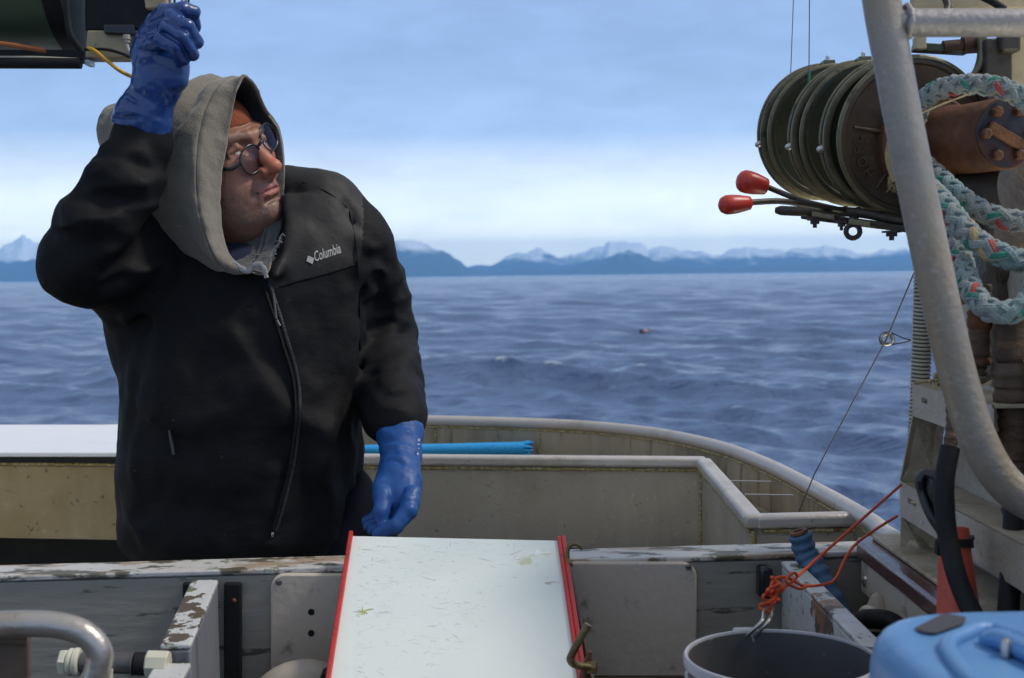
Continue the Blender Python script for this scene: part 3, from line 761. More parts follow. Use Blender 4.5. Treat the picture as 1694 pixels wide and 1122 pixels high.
# yellowed lining panel on the left stretch of the far wall, a little proud
a = bw[0].lerp(bw[1], 0.0); b = bw[0].lerp(bw[1], 0.54)
d = (b - a).normalized(); nn = Vector((d.y, -d.x, 0))
mb = MB(); mb.prism([a + nn * 0.004 + V(0, 0, -0.027), b + nn * 0.004 + V(0, 0, -0.027), b + nn * 0.0015 + V(0, 0, -0.027), a + nn * 0.0015 + V(0, 0, -0.027)], (0, 0, -0.19))
mb.build('lining_panel', 'alu_warm', boat, smooth=0)
# sheets painted black for the shade below the panels; pit floor
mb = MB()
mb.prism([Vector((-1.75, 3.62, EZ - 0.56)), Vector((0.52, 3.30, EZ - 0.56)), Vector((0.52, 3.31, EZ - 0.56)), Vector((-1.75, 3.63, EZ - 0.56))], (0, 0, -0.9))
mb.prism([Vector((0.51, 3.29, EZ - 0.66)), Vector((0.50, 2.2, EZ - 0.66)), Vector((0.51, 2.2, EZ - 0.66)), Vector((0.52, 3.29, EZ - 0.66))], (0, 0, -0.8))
mb.build('pit_shade_sheet', 'black', boat, smooth=0)
mb = MB(); mb.box((-0.7, 2.75, EZ - 1.47), (2.5, 1.75, 0.04)); mb.build('pit_floor', 'deck', boat, smooth=0)
mb = MB(); mb.box((-0.68, 0.35, EZ - 0.82), (2.6, 3.3, 0.04)); mb.build('foredeck', 'deck', boat, smooth=0)

# coaming: heavy painted plank across the boat
c0 = Pz(-140, 949.5, -0.47); c1 = Pz(1424, 905, -0.47)
cd = (c1 - c0).normalized(); cn = Vector((cd.y, -cd.x, 0))     # towards the eye
CT = 0.075
mb = MB(); mb.prism([c0, c1, c1 + cn * CT, c0 + cn * CT], (0, 0, -0.34)); mb.build('coaming', 'paint_wood', boat, smooth=0, bevel=0.004)
mb = MB(); mb.prism([c0 + V(0, 0, 0.010) - cn * 0.004, c1 + V(0, 0, 0.010) - cn * 0.004, c1 + V(0, 0, 0.010) + cn * (CT + 0.004), c0 + V(0, 0, 0.010) + cn * (CT + 0.004)], (0, 0, -0.0095))
mb.build('coaming_cap', 'paint_top', boat, smooth=30, bevel=0.003)
mb = MB(); mb.prism([c0 + V(0, 0, -0.5), c1 + V(0, 0, -0.5), c1 + cn * 0.04 + V(0, 0, -0.5), c0 + cn * 0.04 + V(0, 0, -0.5)], (0, 0, -0.95)); mb.build('pit_front', 'black', boat, smooth=0)
FACE = CT                                       # front face of the coaming
def on_face(px, py, off=0.0):
    """point on the coaming's front face seen at (px, py)"""
    d = ray(px, py); o0 = c0 + cn * (FACE + off)
    t = (o0 - CAMLOC).dot(cn) / d.dot(cn)
    return CAMLOC + d * t
def face_rect(x0, y0, x1, y1, off):
    return [on_face(x0, y0, off), on_face(x1, y0, off), on_face(x1, y1, off), on_face(x0, y1, off)]
# batten under the panels
mb = MB(); q = face_rect(940, 1116, 1150, 1150, 0.001); mb.prism(q, cn * 0.02); mb.build('batten', 'rust_brown', boat, smooth=0, bevel=0.002)
# dark rubber strips beside the divider
mb = MB(); q = face_rect(372, 962, 401, 1190, 0.001); mb.prism(q, cn * 0.012); mb.build('rubber_strip', 'black', boat, smooth=0, bevel=0.003)
mb = MB(); q = face_rect(304, 962, 324, 1040, 0.001); mb.prism(q, cn * 0.012); mb.build('rubber_strip', 'black', boat, smooth=0, bevel=0.003)
mb = MB(); mb.sphere(on_face(387, 994, 0.013), 0.004); mb.build('bolt', 'rust', boat)
mb = MB(); q = face_rect(1249, 932, 1272, 985, 0.001); mb.prism(q, cn * 0.03); mb.build('cleat', 'black_gloss', boat, smooth=30, bevel=0.007, seg=3)

# fore-and-aft dividers
def divider(pts, w, h, mat_top, mat_side):
    mb = MB()
    for a, b in zip(pts[:-1], pts[1:]):
        d = (b - a); s = Vector((d.y, -d.x, 0)).normalized() * (w / 2)
        mb.prism([a - s, b - s, b - s + V(0, 0, -h), a - s + V(0, 0, -h)], 2 * s)
    o = mb.build('divider', mat_side, boat, smooth=0, bevel=0.003)
    mb = MB()
    for a, b in zip(pts[:-1], pts[1:]):
        d = (b - a); s = Vector((d.y, -d.x, 0)).normalized() * (w / 2 + 0.001)
        up = V(0, 0, 0.009)
        mb.prism([a - s + up, b - s + up, b + s + up, a + s + up], (0, 0, -0.0085))
    mb.build('divider_cap', mat_top, boat, smooth=30, bevel=0.003)
divider([V(-0.486, 1.985, EZ - 0.479), V(-0.470, 1.745, EZ - 0.512)], 0.040, 0.30, 'paint_flake', 'blue_wood')
divider([V(-0.468, 1.725, EZ - 0.532), V(-0.44, 1.2, EZ - 0.56)], 0.046, 0.24, 'paint_flake', 'blue_wood')
divider([V(0.447, 2.06, EZ - 0.478), V(0.452, 1.05, EZ - 0.478)], 0.027, 0.31, 'paint_flake', 'paint_flake')
# side: brown painted cap over a grey board, dull inner hull
cap = [V(0.552, 2.045, 0), V(0.560, 2.075, 0), V(0.580, 2.088, 0), V(0.615, 2.08, 0), V(0.625, 0.6, 0), V(0.552, 0.6, 0)]
for p in cap: p.z = EZ - 0.435
mb = MB(); mb.prism(cap, (0, 0, -0.028)); mb.build('side_cap', 'varnish', boat, smooth=40, bevel=0.006, seg=3)
mb = MB(); mb.prism([V(0.560, 2.05, EZ - 0.4635), V(0.575, 2.05, EZ - 0.4635), V(0.575, 0.6, EZ - 0.4635), V(0.560, 0.6, EZ - 0.4635)], (0, 0, -0.055)); mb.build('side_board', 'panel', boat, smooth=0, bevel=0.003)
mb = MB(); mb.prism([V(0.622, 2.12, EZ - 0.466), V(0.632, 2.12, EZ - 0.466), V(0.632, 0.6, EZ - 0.466), V(0.622, 0.6, EZ - 0.466)], (0, 0, -0.34)); mb.build('inner_side', 'hull_grey', boat, smooth=0)
# wires let into the stern corner
for (x0, x1, y_) in ((1208, 1276, 795.5), (1232, 1312, 818)):
    mb = MB(); mb.tube([Pz(x0, y_, -0.462) , Pz(x1, y_ + 1.5, -0.462)], 0.0016, n=6); mb.build('stay_wire', 'wire_pale', boat)

# ------------------------------------------------------------------ loose panels, lid, tray
def rounded_rect(q, rpx=0.02, n=5):
    """q: four corner points in order; returns outline with rounded corners"""
    out = []
    for i in range(4):
        c = q[i]; a = (q[i - 1] - c).normalized() * rpx; b = (q[(i + 1) % 4] - c).normalized() * rpx
        for k in range(n + 1):
            t = k / n * PI / 2
            out.append(c + a * (1 - math.sin(t)) + b * (1 - math.cos(t)))
    return out
def panel(x0, y0, x1, y1, label, screws, holes=()):
    q = face_rect(x0, y0, x1, y1, 0.0005)
    base = (q[2] + q[3]) / 2
    t = thing('panel', base, label, 'panel', 'cream panels on the coaming')
    mb = MB(); mb.prism(rounded_rect(q, 0.022), cn * 0.013)
    mb.build('board', 'panel', t, smooth=30, bevel=0.003)
    for x, y in screws:
        c = on_face(x, y, 0.0135)
        mb = MB(); mb.lathe([(0, 0.0055), (0.0016, 0.005), (0.0022, 0.0035)], c, cn, n=14); s = mb.build('screw', 'screw', t)
        mb = MB(); mb.bar(c + cn * 0.0022 - cd * 0.004, c + cn * 0.0022 + cd * 0.004, 0.001, 0.0008, up=cn); mb.build('slot', 'black', s, smooth=0)
    for x, y in holes:
        c = on_face(x, y, 0.0115)
        mb = MB(); mb.lathe([(0, 0.0052), (0.0030, 0.0052)], c, cn, n=16); mb.build('bolt_hole', 'black', t)
panel(449, 947, 640, 1190, 'cream plastic panel with two dark holes left of the white board', [(461, 963)], [(515, 1012), (515, 1047)])
panel(905, 928, 1150, 1116, 'cream plastic panel on the coaming between white board and bucket', [(1139, 938)])

lidz = -0.425
lid = thing('hatch_lid', Pz(100, 748, lidz) + V(0, 0, -0.02), 'flat white lid lying on the stern left of the man', 'lid')
q = [Pz(-120, 748, lidz), Pz(300, 748.5, lidz), Pz(290, 702.5, lidz), Pz(-120, 702.5, lidz)]
mb = MB(); mb.prism(rounded_rect(q, 0.03), (0, 0, -0.012)); mb.build('lid_sheet', 'white_lid', lid, smooth=30, bevel=0.003)
mb = MB()
e0, e1 = q[0] + V(0, 0.008, -0.0125), q[1] + V(0, 0.008, -0.0125)
mb.bar(e0 + V(0, 0.01, -0.008), e1 + V(0, 0.01, -0.008), 0.012, 0.016); mb.build('lid_shadow_bar', 'black', lid, smooth=0)  # black bar stands in for the shadow gap between lid and rail

tray = thing('cutting_board', P(750, 1010, 1.86), 'sloping white board with red edges lying over the coaming beside the blue glove', 'board')
tq = [P(577, 886, 2.03), P(928, 894, 2.03)]
tb = [P(535, 1150, 1.672), P(966, 1150, 1.672)]
def along(p, q, t): return p + (q - p) * t
T0, T1, T2, T3 = tq[0], tq[1], along(tq[1], tb[1], 1.5), along(tq[0], tb[0], 1.5)
tn = (T1 - T0).cross(T3 - T0); tn = tn.normalized(); tn = tn if tn.z > 0 else -tn
mb = MB(); mb.prism([T0, T1, T2, T3], -tn * 0.016); mb.build('board_top', 'tray', tray, smooth=0, bevel=0.002)
ux = (T1 - T0).normalized()
for (a, b, s) in ((T0, T3, 1), (T1, T2, -1)):
    mb = MB()
    for k, (off, h) in enumerate(((0.0035, 0.007), (0.0098, 0.0055))):
        if s == 1 and k == 1: continue
        aa = a + ux * s * (off - (0.007 if s == -1 else 0)) + tn * (h / 2 - 0.008); bb = b + ux * s * (off - (0.007 if s == -1 else 0)) + tn * (h / 2 - 0.008)
        mb.bar(aa - (b - a).normalized() * 0.003, bb, 0.0066, h + 0.018, up=tn)
    mb.build('edge_strip', 'red_edge', tray, smooth=30, bevel=0.0015)
# knife scratches and scraps, cut or stuck on the board
def board_pt(px, py, off=0.0):
    d = ray(px, py); t = (T0 + tn * off - CAMLOC).dot(tn) / d.dot(tn)
    return CAMLOC + d * t
def stroke(pts, r, name, mat):
    mb = MB(); mb.tube([board_pt(x, y, 0.0002) for x, y in pts], [r * 0.4] + [r] * (len(pts) - 2) + [r * 0.3] if len(pts) > 2 else r, n=5, squash=(0.7, 0.7))
    return mb
srnd = random.Random(4)
mbs = MB(); mbp = MB()
for k in range(620):
    x = srnd.gauss(745, 115); y = srnd.uniform(895, 1118)
    if k % 7 == 0: x = srnd.uniform(590, 650); y = srnd.uniform(900, 1020)
    x = min(max(x, 590), 915)
    L = srnd.choice((3, 4, 5, 7, 9, 12, 18, 30)); an = srnd.gauss(0, 0.35) if srnd.random() < 0.65 else srnd.uniform(0, 3.1)
    pts = [(x + t * L * math.cos(an), y + t * L * math.sin(an) * 0.5 + srnd.uniform(-1.0, 1.0)) for t in (0, 0.35, 0.7, 1)]
    tgt = mbs if k % 3 == 0 else mbp
    r_ = srnd.choice((0.00010, 0.00015, 0.00022, 0.00032))
    tgt.tube([board_pt(px_, py_, 0.0) for px_, py_ in pts], [0.00005, r_, r_ * 0.8, 0.00005], n=5)
mbs.build('scratches', 'scratch', tray)['kind'] = 'stuff'
mbp.build('scratches', 'scratch_pale', tray)['kind'] = 'stuff'
for (cx, cy) in ((912, 1024), (918, 1050), (602, 1012)):
    mb = MB()
    for k in range(9):
        an = srnd.uniform(0, 6.28); L = srnd.uniform(8, 20)
        mb.tube([board_pt(min(cx + t * L * math.cos(an + t * 0.5), 926), cy + t * L * 0.6 * math.sin(an + t * 0.5), 0.0004) for t in (0, 0.5, 1)], [0.0007, 0.0006, 0.0002], n=5)
    o = mb.build('weed_scrap', 'weed', tray)
# ================================================================== MACHINERY AND GEAR
# ---- bent aluminium pipe frame, close on the right
TY = 1.46
frame_base = P(1760, 1000, TY); frame_base.z = EZ - 0.80
pf = thing('handrail_frame', frame_base, 'thick bent aluminium pipe frame standing in front of the winch and rope', 'rail frame')
path = spline([P(x, y, TY) for x, y in ((1448, -160), (1456, -20), (1480, 120), (1507, 262), (1539, 420), (1575, 583), (1594, 655), (1616, 722), (1650, 785), (1695, 826), (1760, 852))], 8)
path = path + [path[-1] + V(0.06, 0, -0.03)] + [path[-1] + V(0.10, 0, -0.12), path[-1] + V(0.11, 0, -0.5)]
mb = MB(); mb.tube(path, S(62, TY) / 2, n=24); mb.build('bent_pipe', 'tube', pf, smooth=80)
mb = MB(); mb.tube([P(1482, 38, TY + 0.0), P(1600, 38, TY), P(1780, 38, TY)], S(46, TY) / 2, n=20); mb.build('cross_pipe', 'tube_dark', pf, smooth=80)
mb = MB()
cen = P(1500, 38, TY); rr = S(46, TY) / 2
ring = [cen + V(0.001 * math.sin(a * 3), math.cos(a) * rr * 1.06, math.sin(a) * rr * 1.06) for a in np.linspace(0, 2 * PI, 40)]
ring = [p + V(rnd.uniform(-1, 1), rnd.uniform(-1, 1), rnd.uniform(-1, 1)) * 0.001 for p in ring]
mb.tube(ring, [0.004 * rnd.uniform(0.8, 1.4) for _ in ring], n=7); mb.build('weld_seam', 'tube_dark', pf, smooth=80)

# ---- trolling gurdy with three spools
GA, GB = P(1359, 219, 2.44), P(1512, 226, 2.05)
ga = (GB - GA); GL = ga.length; ga.normalize()
GR = 0.1245
gur = thing('trolling_winch', P(1400, 372, 2.24), 'green bronze three spool fishing winch with two red brake knobs, left of the pipe', 'winch')
gu = V(-1, 0, 0); gu = (gu - ga * gu.dot(ga)).normalized()      # points to the inboard side
gw = ga.cross(gu)
def flange(t, thick, R=GR, rim=0.006, mat='bronze', face='bronze', name='flange', parent=None, dish=0.010):
    """dished disc with a raised rim; near face towards the eye"""
    o = GA + ga * t
    prof = [(0, 0.02), (-dish * 0.3, R * 0.55), (0, R * 0.86), (0, R - 0.004), (0.002, R), (thick - 0.002, R), (thick, R - 0.003), (thick, R - 0.010), (thick - 0.004, R - 0.013), (thick - 0.006, R * 0.80), (thick - dish, R * 0.5), (thick - dish, 0.02)]
    mb = MB(); mb.lathe(prof, o, ga, n=96); return mb.build(name, mat, parent, smooth=35)
tsp = [(0.000, 0.055), (0.150, 0.215), (0.300, 0.395)]
tsp = [(0.0, 0.058), (0.165, 0.225), (0.315, GL)]
for si, (t0, t1) in enumerate(tsp):
    mb = MB()
    mb.lathe([(t0 + 0.002, 0.05), (t0 + 0.004, 0.075), (t1 - 0.012, 0.075), (t1 - 0.011, 0.05)], GA, ga, n=64)
    sp = mb.build('spool', 'bronze', gur, smooth=35)
    last = si == 2
    flange(t0, 0.016, GR, mat='bronze', parent=sp)
    flange(t1 - 0.014, 0.014, GR * (0.985 if not last else 1.0), mat='bronze' if not last else 'bronze_brown', parent=sp)
    for tt, Rr in ((t0 + 0.004, GR + 0.0005), (t1 - 0.003, GR * (0.985 if not last else 1.0) + 0.0003)):
        mb = MB(); mb.torus(GA + ga * tt, ga, Rr, 0.0032, n=96, m=8); mb.build('rim', 'bronze_rim', sp, smooth=80)
    for tt, w_, Rr in ((t0 + 0.016, 0.0105, GR + 0.0008), (t1, 0.0035, GR * (0.985 if not last else 1.0) + 0.0006)):
        mb = MB(); mb.lathe([(tt - 0.003, Rr), (tt + 0.0012, Rr), (tt + 0.0018, Rr - 0.001), (tt + 0.0018, Rr - w_), (tt - 0.003, Rr - w_)], GA, ga, n=96, closed=True); mb.build('rim_face', 'bronze_rim', sp, smooth=35)
    # wire wound on the drum
    mb = MB()
    hel = [GA + ga * (t0 + 0.018 + (t1 - t0 - 0.036) * k / 400) + (gu * math.cos(k * 0.35) + gw * math.sin(k * 0.35)) * 0.0775 for k in range(400)]
    mb.tube(hel, 0.0012, n=5); mb.build('wound_wire', 'dark_metal', sp, smooth=80)
    # acorn nut on the inboard rim and a clamp lug on top
    nn_ = GA + ga * (t0 + 0.008) + gu * (GR - 0.001) + gw * (0.0)
    e = (nn_ - GA) - ga * (nn_ - GA).dot(ga); e.normalize()
    up_ = V(0, 0, 1); e2 = (gu * math.cos(-0.16) + up_ * math.sin(-0.16)).normalized()
    o = GA + ga * (t0 + 0.008) + e2 * (GR - 0.003)
    mb = MB(); mb.lathe([(0, 0.0068), (0.005, 0.0068), (0.0055, 0.0060), (0.009, 0.0058), (0.012, 0.0042), (0.014, 0.001)], o, e2, n=16); mb.build('acorn_nut', 'steel', sp, smooth=50)
    o = GA + ga * (t0 + 0.03) + V(0, 0, 1) * (GR - 0.002)
    mb = MB(); mb.box(o + V(0, 0, 0.004), (0.022, 0.034, 0.012)); mb.build('clamp_lug', 'bronze_rim', sp, smooth=0, bevel=0.002)
    mb = MB(); mb.lathe([(0, 0.004), (0.008, 0.004), (0.01, 0.002)], o + V(0, 0, 0.010), (0, 0, 1), n=8); mb.build('bolt', 'steel', sp, smooth=30)
# ribs, cast lettering and hub on the near face
fc = GA + ga * (GL - 0.0045)
hub = MB(); hub.lathe([(-0.012, 0.045), (0.006, 0.042), (0.010, 0.034), (0.05, 0.030), (0.052, 0.02)], fc, ga, n=40); hub.build('hub', 'dark_metal', gur, smooth=35)
vr = V(0, 0, 1); vr = (vr - ga * vr.dot(ga)).normalized(); vh = vr.cross(ga).normalized()
if vh.x < 0: vh = -vh
def disc_pt(ang, r, off=0.0):
    """ang: 0 at the right, 90 at the top as seen from the eye"""
    return fc + vh * (math.cos(ang) * r) + vr * (math.sin(ang) * r) + ga * off
for deg in (172, 236, 300, 48, 110):
    a = math.radians(deg)
    mb = MB(); mb.tube([disc_pt(a, 0.044, -0.003), disc_pt(a, 0.07, -0.0042), disc_pt(a, 0.100, -0.001)], [0.0058, 0.0048, 0.0032], n=8, squash=(0.8, 1)); mb.build('rib', 'bronze_brown', gur, smooth=80)
def text_mesh(s, size, bold=0.0, ext=0.0):
    cu = bpy.data.curves.new('lettering', 'FONT'); cu.body = s; cu.size = size; cu.offset = bold; cu.extrude = ext
    cu.resolution_u = 3
    o = bpy.data.objects.new('lettering', cu); COL.objects.link(o)
    bpy.context.view_layer.update()
    me = bpy.data.meshes.new_from_object(o.evaluated_get(bpy.context.evaluated_depsgraph_get()))
    vs = np.array([v.co[:] for v in me.vertices]); fs = [tuple(p.vertices) for p in me.polygons]
    bpy.data.objects.remove(o); bpy.data.curves.remove(cu); bpy.data.meshes.remove(me)
    return vs, fs
for ch, deg in (('I', 246), ('N', 258), ('H', 219), ('O', 206), ('F', 194), ('L', 183)):
    vs, fs = text_mesh(ch, 0.022, 0.0007, 0.0030)
    cx = (vs[:, 0].min() + vs[:, 0].max()) / 2
    a = math.radians(deg); R0 = 0.084
    t_ = vh * math.sin(a) - vr * math.cos(a)        # reading direction: clockwise, letter tops outwards
    n_ = vh * math.cos(a) + vr * math.sin(a)
    pts = [fc + n_ * (R0 + v[1]) + t_ * (v[0] - cx) + ga * (v[2] + 0.0 - 0.0022) for v in vs]
    mb = MB(); mb.add(pts, fs); mb.build('cast_letter', 'bronze_brown', gur, smooth=0)
# cradle bar below, brake levers, eye, bolts
mb = MB(); mb.tube(spline([P(1283, 348, 2.16), P(1330, 350, 2.14), P(1420, 352, 2.10), P(1520, 372, 2.02)], 5), [0.006] + [0.0095] * 20, n=12, squash=(0.85, 1)); mb.build('cradle_bar', 'dark_metal', gur, smooth=80)
mb = MB(); mb.bar(P(1340, 358, 2.20), P(1530, 382, 2.02), 0.05, 0.010); mb.build('cradle_plate', 'dark_metal', gur, smooth=0, bevel=0.002)
mb = MB(); mb.bar(P(1348, 354, 2.11), P(1385, 360, 2.08), 0.02, 0.008); mb.build('spacer', 'bronze_rim', gur, smooth=0, bevel=0.0015)
mb = MB(); mb.bar(P(1410, 366, 2.05), P(1445, 372, 2.02), 0.02, 0.009); mb.build('spacer', 'bronze_rim', gur, smooth=0, bevel=0.0015)
for x, y, Yy, k in ((1348, 362, 2.13, 1.0), (1475, 382, 2.02, 1.15), (1392, 366, 2.08, 0.8)):
    c = P(x, y, Yy)
    mb = MB(); mb.lathe([(0, 0.013 * k), (0.003, 0.013 * k), (0.0032, 0.0075 * k), (0.009, 0.0075 * k), (0.0092, 0.0035 * k), (0.015, 0.0035 * k)], c, (0, 0, -1), n=6); mb.build('bolt', 'dark_metal', gur, smooth=25)
mb = MB(); mb.torus(P(1411, 383, 2.07), (0.25, 1, 0), S(11, 2.07), 0.0042, n=30, m=10); mb.lathe([(0, 0.006), (0.012, 0.006)], P(1411, 371, 2.07), (0, 0, 1), n=10); mb.build('ring_bolt', 'dark_metal', gur, smooth=60)
def lever(pts, knob_a, knob_b, Rk):
    mb = MB(); mb.tube(spline(pts, 6), [0.0048] * (6 * (len(pts) - 1)) + [0.010], n=10); lv = mb.build('brake_lever', 'dark_metal', gur, smooth=80)
    d = knob_b - knob_a; L = d.length
    prof = [(0, 0.62 * Rk), (0.02 * L, 0.70 * Rk), (0.14 * L, 0.78 * Rk), (0.4 * L, 0.93 * Rk), (0.62 * L, Rk), (0.78 * L, 0.97 * Rk), (0.9 * L, 0.78 * Rk), (0.97 * L, 0.45 * Rk), (1.0 * L, 0.05 * Rk)]
    mb = MB(); mb.lathe(prof, knob_a, d, n=24); mb.build('knob', 'red_knob', lv, smooth=60)
lever([P(1241, 335, 1.98), P(1290, 333, 2.02), P(1340, 340, 2.07), P(1420, 352, 2.12)], P(1240, 336, 1.98), P(1190, 340, 1.96), 0.0152)
lever([P(1266, 308, 2.16), P(1290, 318, 2.16), P(1330, 333, 2.15), P(1400, 350, 2.14)], P(1268, 309, 2.16), P(1219, 297, 2.15), 0.0195)

# ---- steel trolling wires
def wire(name, pts, r, label, mat='wire', cat='wire', group=None):
    base = min(pts, key=lambda p: p.z)
    mb = MB(); mb.tube(pts, r, n=6); o = mb.build(name, mat, None, loc=base)
    return tag(o, label, cat, group)
wire('trolling_wire', [P(1317, -120, 2.47), GA + ga * 0.03 + V(-0.07, 0, 0.075)], 0.0009, 'thin steel wire rising from the leftmost winch spool', group='trolling wires')
wire('trolling_wire', [P(1340, -120, 2.36), P(1338, 155, 2.36), P(1338, 215, 2.36)], 0.0010, 'thin steel wire rising from the middle winch spool', group='trolling wires')
mb = MB(); mb.tube([P(1338.5, 118, 2.36), P(1338, 140, 2.36)], 0.0028, n=8); w_ = mb.build('wire_splice', 'rope_green', bpy.data.objects['trolling_wire.001'], smooth=80)
wire('trolling_wire', [P(1512, 452, 2.1), P(1467, 560, 2.2), P(1347, 785, 2.42), P(1320, 850, 2.52)], 0.0013, 'thin wire slanting down over the sea through the ring', group='trolling wires')
rg = thing('tag_line_ring', P(1467, 561, 2.2), 'steel ring on a wire bridle beside the ribbed hose', 'ring')
mb = MB(); mb.torus(P(1467, 561, 2.2), (0.12, 1, 0.2), 0.0092, 0.0034, n=32, m=12); mb.build('ring', 'steel', rg, smooth=80)
mb = MB(); mb.torus(P(1467, 561, 2.2), (0.12, 1, 0.2), 0.0118, 0.0016, n=32, m=8); mb.build('ring_groove', 'dark_metal', rg, smooth=80)
mb = MB(); mb.tube(spline([P(1476, 551, 2.2), P(1496, 560, 2.16), P(1507, 563, 2.14), P(1494, 567, 2.16), P(1476, 570, 2.2)], 5), 0.0011, n=6); mb.build('bridle', 'dark_metal', rg, smooth=80)

# ---- bracket stand: welded aluminium shelves on the side deck
st = thing('bracket_stand', V(0.62, 1.75, EZ - 0.44), 'grey aluminium stand with two slotted shelves right of the ribbed hose', 'stand')
def slotted_lip(Y0, Y1, z, h, x, slot_y, name):
    """upright lip along Y at x with one rounded slot through it"""
    t = 0.004; sy0, sy1 = slot_y; zs = z - h * 0.42; sh = 0.0042
    out = [(Y0, z), (Y1, z), (Y1, z - h), (Y0, z - h)]
    n = 10; slot = []
    for k in range(n + 1): a = PI / 2 + PI * k / n; slot.append((sy1 + sh * 0 - 0 + (sy0 - sy1) * 0 + math.cos(a) * -sh, zs + math.sin(a) * sh))
    slot = [(sy1 + math.cos(a) * sh, zs + math.sin(a) * sh) for a in np.linspace(-PI / 2, PI / 2, n)] + [(sy0 + math.cos(a) * sh, zs + math.sin(a) * sh) for a in np.linspace(PI / 2, 3 * PI / 2, n)]
    bm = bmesh.new()
    vo = [bm.verts.new((x, a, b)) for a, b in out]; vi = [bm.verts.new((x, a, b)) for a, b in slot]
    es = [bm.edges.new((vo[i], vo[(i + 1) % 4])) for i in range(4)] + [bm.edges.new((vi[i], vi[(i + 1) % len(vi)])) for i in range(len(vi))]
    bmesh.ops.triangle_fill(bm, edges=es, use_beauty=True)
    for f in [f for f in bm.faces if zs - sh < f.calc_center_median().z < zs + sh and all(v in vi for v in f.verts)]: bm.faces.remove(f)
    bm.verts.ensure_lookup_table(); bm.verts.index_update()
    mb = MB(); vs = [v.co.copy() for v in bm.verts]; fs = [tuple(v.index for v in f.verts) for f in bm.faces]
    bm.free()
    o = mb.add(vs, fs).build(name, 'plate', st, smooth=0)
    md = o.modifiers.new('thickness', 'SOLIDIFY'); md.thickness = t; md.offset = -1
    return o
slotted_lip(1.915, 1.60, EZ - 0.170, 0.048, 0.600, (1.872, 1.845), 'shelf_lip')
slotted_lip(1.975, 1.25, EZ - 0.327, 0.054, 0.600, (1.935, 1.895), 'shelf_lip')
mb = MB(); mb.box((0.636, 1.76, EZ - 0.172), (0.068, 0.32, 0.004)); mb.build('shelf', 'plate_dirty', st, smooth=0)
mb = MB(); mb.box((0.636, 1.62, EZ - 0.329), (0.067, 0.72, 0.004)); mb.build('shelf', 'plate_dirty', st, smooth=0)
mb = MB(); mb.prism([V(0.672, 1.93, EZ - 0.165), V(0.672, 1.15, EZ - 0.165), V(0.672, 1.15, EZ - 0.44), V(0.672, 1.97, EZ - 0.44)], (0.005, 0, 0)); mb.build('back_plate', 'plate', st, smooth=0)
mb = MB(); mb.prism([V(0.735, 2.12, EZ + 0.0), V(0.735, 1.5, EZ + 0.0), V(0.735, 1.5, EZ - 0.42), V(0.735, 2.12, EZ - 0.42)], (0.005, 0, 0)); mb.build('upper_plate', 'plate', st, smooth=0)
mb = MB(); mb.prism([V(0.6025, 1.918, EZ - 0.218), V(0.652, 1.905, EZ - 0.176), V(0.652, 1.955, EZ - 0.327), V(0.602, 1.977, EZ - 0.327)], (0.0, 0.005, 0)); mb.build('end_plate', 'plate_dirty', st, smooth=0)
mb = MB(); mb.prism([V(0.6025, 1.972, EZ - 0.380), V(0.650, 1.955, EZ - 0.332), V(0.650, 1.955, EZ - 0.437), V(0.63, 1.958, EZ - 0.437), V(0.622, 1.96, EZ - 0.418), V(0.612, 1.965, EZ - 0.418), V(0.6, 1.97, EZ - 0.437)], (0.0, 0.005, 0)); mb.build('gusset', 'plate_dirty', st, smooth=0)
mb = MB(); mb.prism([V(0.580, 2.055, EZ - 0.4345), V(0.586, 2.068, EZ - 0.4345), V(0.64, 2.06, EZ - 0.4345), V(0.72, 1.2, EZ - 0.4345), V(0.583, 1.2, EZ - 0.4345)], (0, 0, 0.007)); mb.build('base_plate', 'plate_dirty', st, smooth=0, bevel=0.002)
mb = MB(); mb.tube([P(1512, 634, 1.91), P(1530, 631, 1.90), P(1553, 629, 1.88)], 0.0022, n=6); mb.build('lashing', 'rope_tan', st, smooth=80)
mb = MB()
for k in range(26): mb.sphere(P(1553, 636, 1.88) + V(rnd.gauss(0, .004), rnd.gauss(0, .004), rnd.gauss(0, .008)), rnd.uniform(.002, .005), n=7, m=5)
o = mb.build('lashing_knot', 'rope_tan', st, smooth=80); o['kind'] = 'stuff'

# ---- hoses
def ribbed_hose():
    pts = spline([P(1529, 395, 2.02), P(1528, 460, 2.02), P(1525, 560, 2.03), P(1520, 680, 2.04), P(1513, 790, 2.05), P(1508, 880, 2.06), P(1508, 960, 2.07)], 40)
    R = S(33, 2.02) / 2
    L = sum((b - a).length for a, b in zip(pts[:-1], pts[1:]))
    dense = []; acc = 0; step = 0.0006
    for a, b in zip(pts[:-1], pts[1:]):
        m = max(1, int((b - a).length / step))
        for k in range(m): dense.append(a.lerp(b, k / m))
    pitch = 0.0062
    rr = []; s = 0; mi = []
    for i in range(len(dense)):
        if i: s += (dense[i] - dense[i - 1]).length
        rr.append(R - 0.0030 * (0.5 - 0.5 * math.cos(2 * PI * s / pitch)) ** 3)
        mi.append(1 if (0.5 - 0.5 * math.cos(2 * PI * s / pitch)) > 0.72 else 0)
    mb = MB(); n = 18; mb.tube(dense, rr, n=n)
    for i in range(len(dense) - 1):
        for k in range(n): mb.mi[i * n + k] = mi[i]
    o = mb.build('ribbed_hose', ['hose_cream', 'hose_dark'], None, smooth=80, loc=dense[-1])
    tag(o, 'cream ribbed hose standing upright left of the bracket stand', 'hose')
ribbed_hose()
def hose(name, pts, r, label, mat='black', n=16, sub=8, cat='hose', group=None):
    p = spline(pts, sub)
    mb = MB(); mb.tube(p, r, n=n); o = mb.build(name, mat, None, smooth=80, loc=p[-1])
    return tag(o, label, cat, group)
bh = thing('black_hose', P(1612, 1010, 1.50), 'thick black hose running down in front of the red pump', 'hose', 'black hoses')
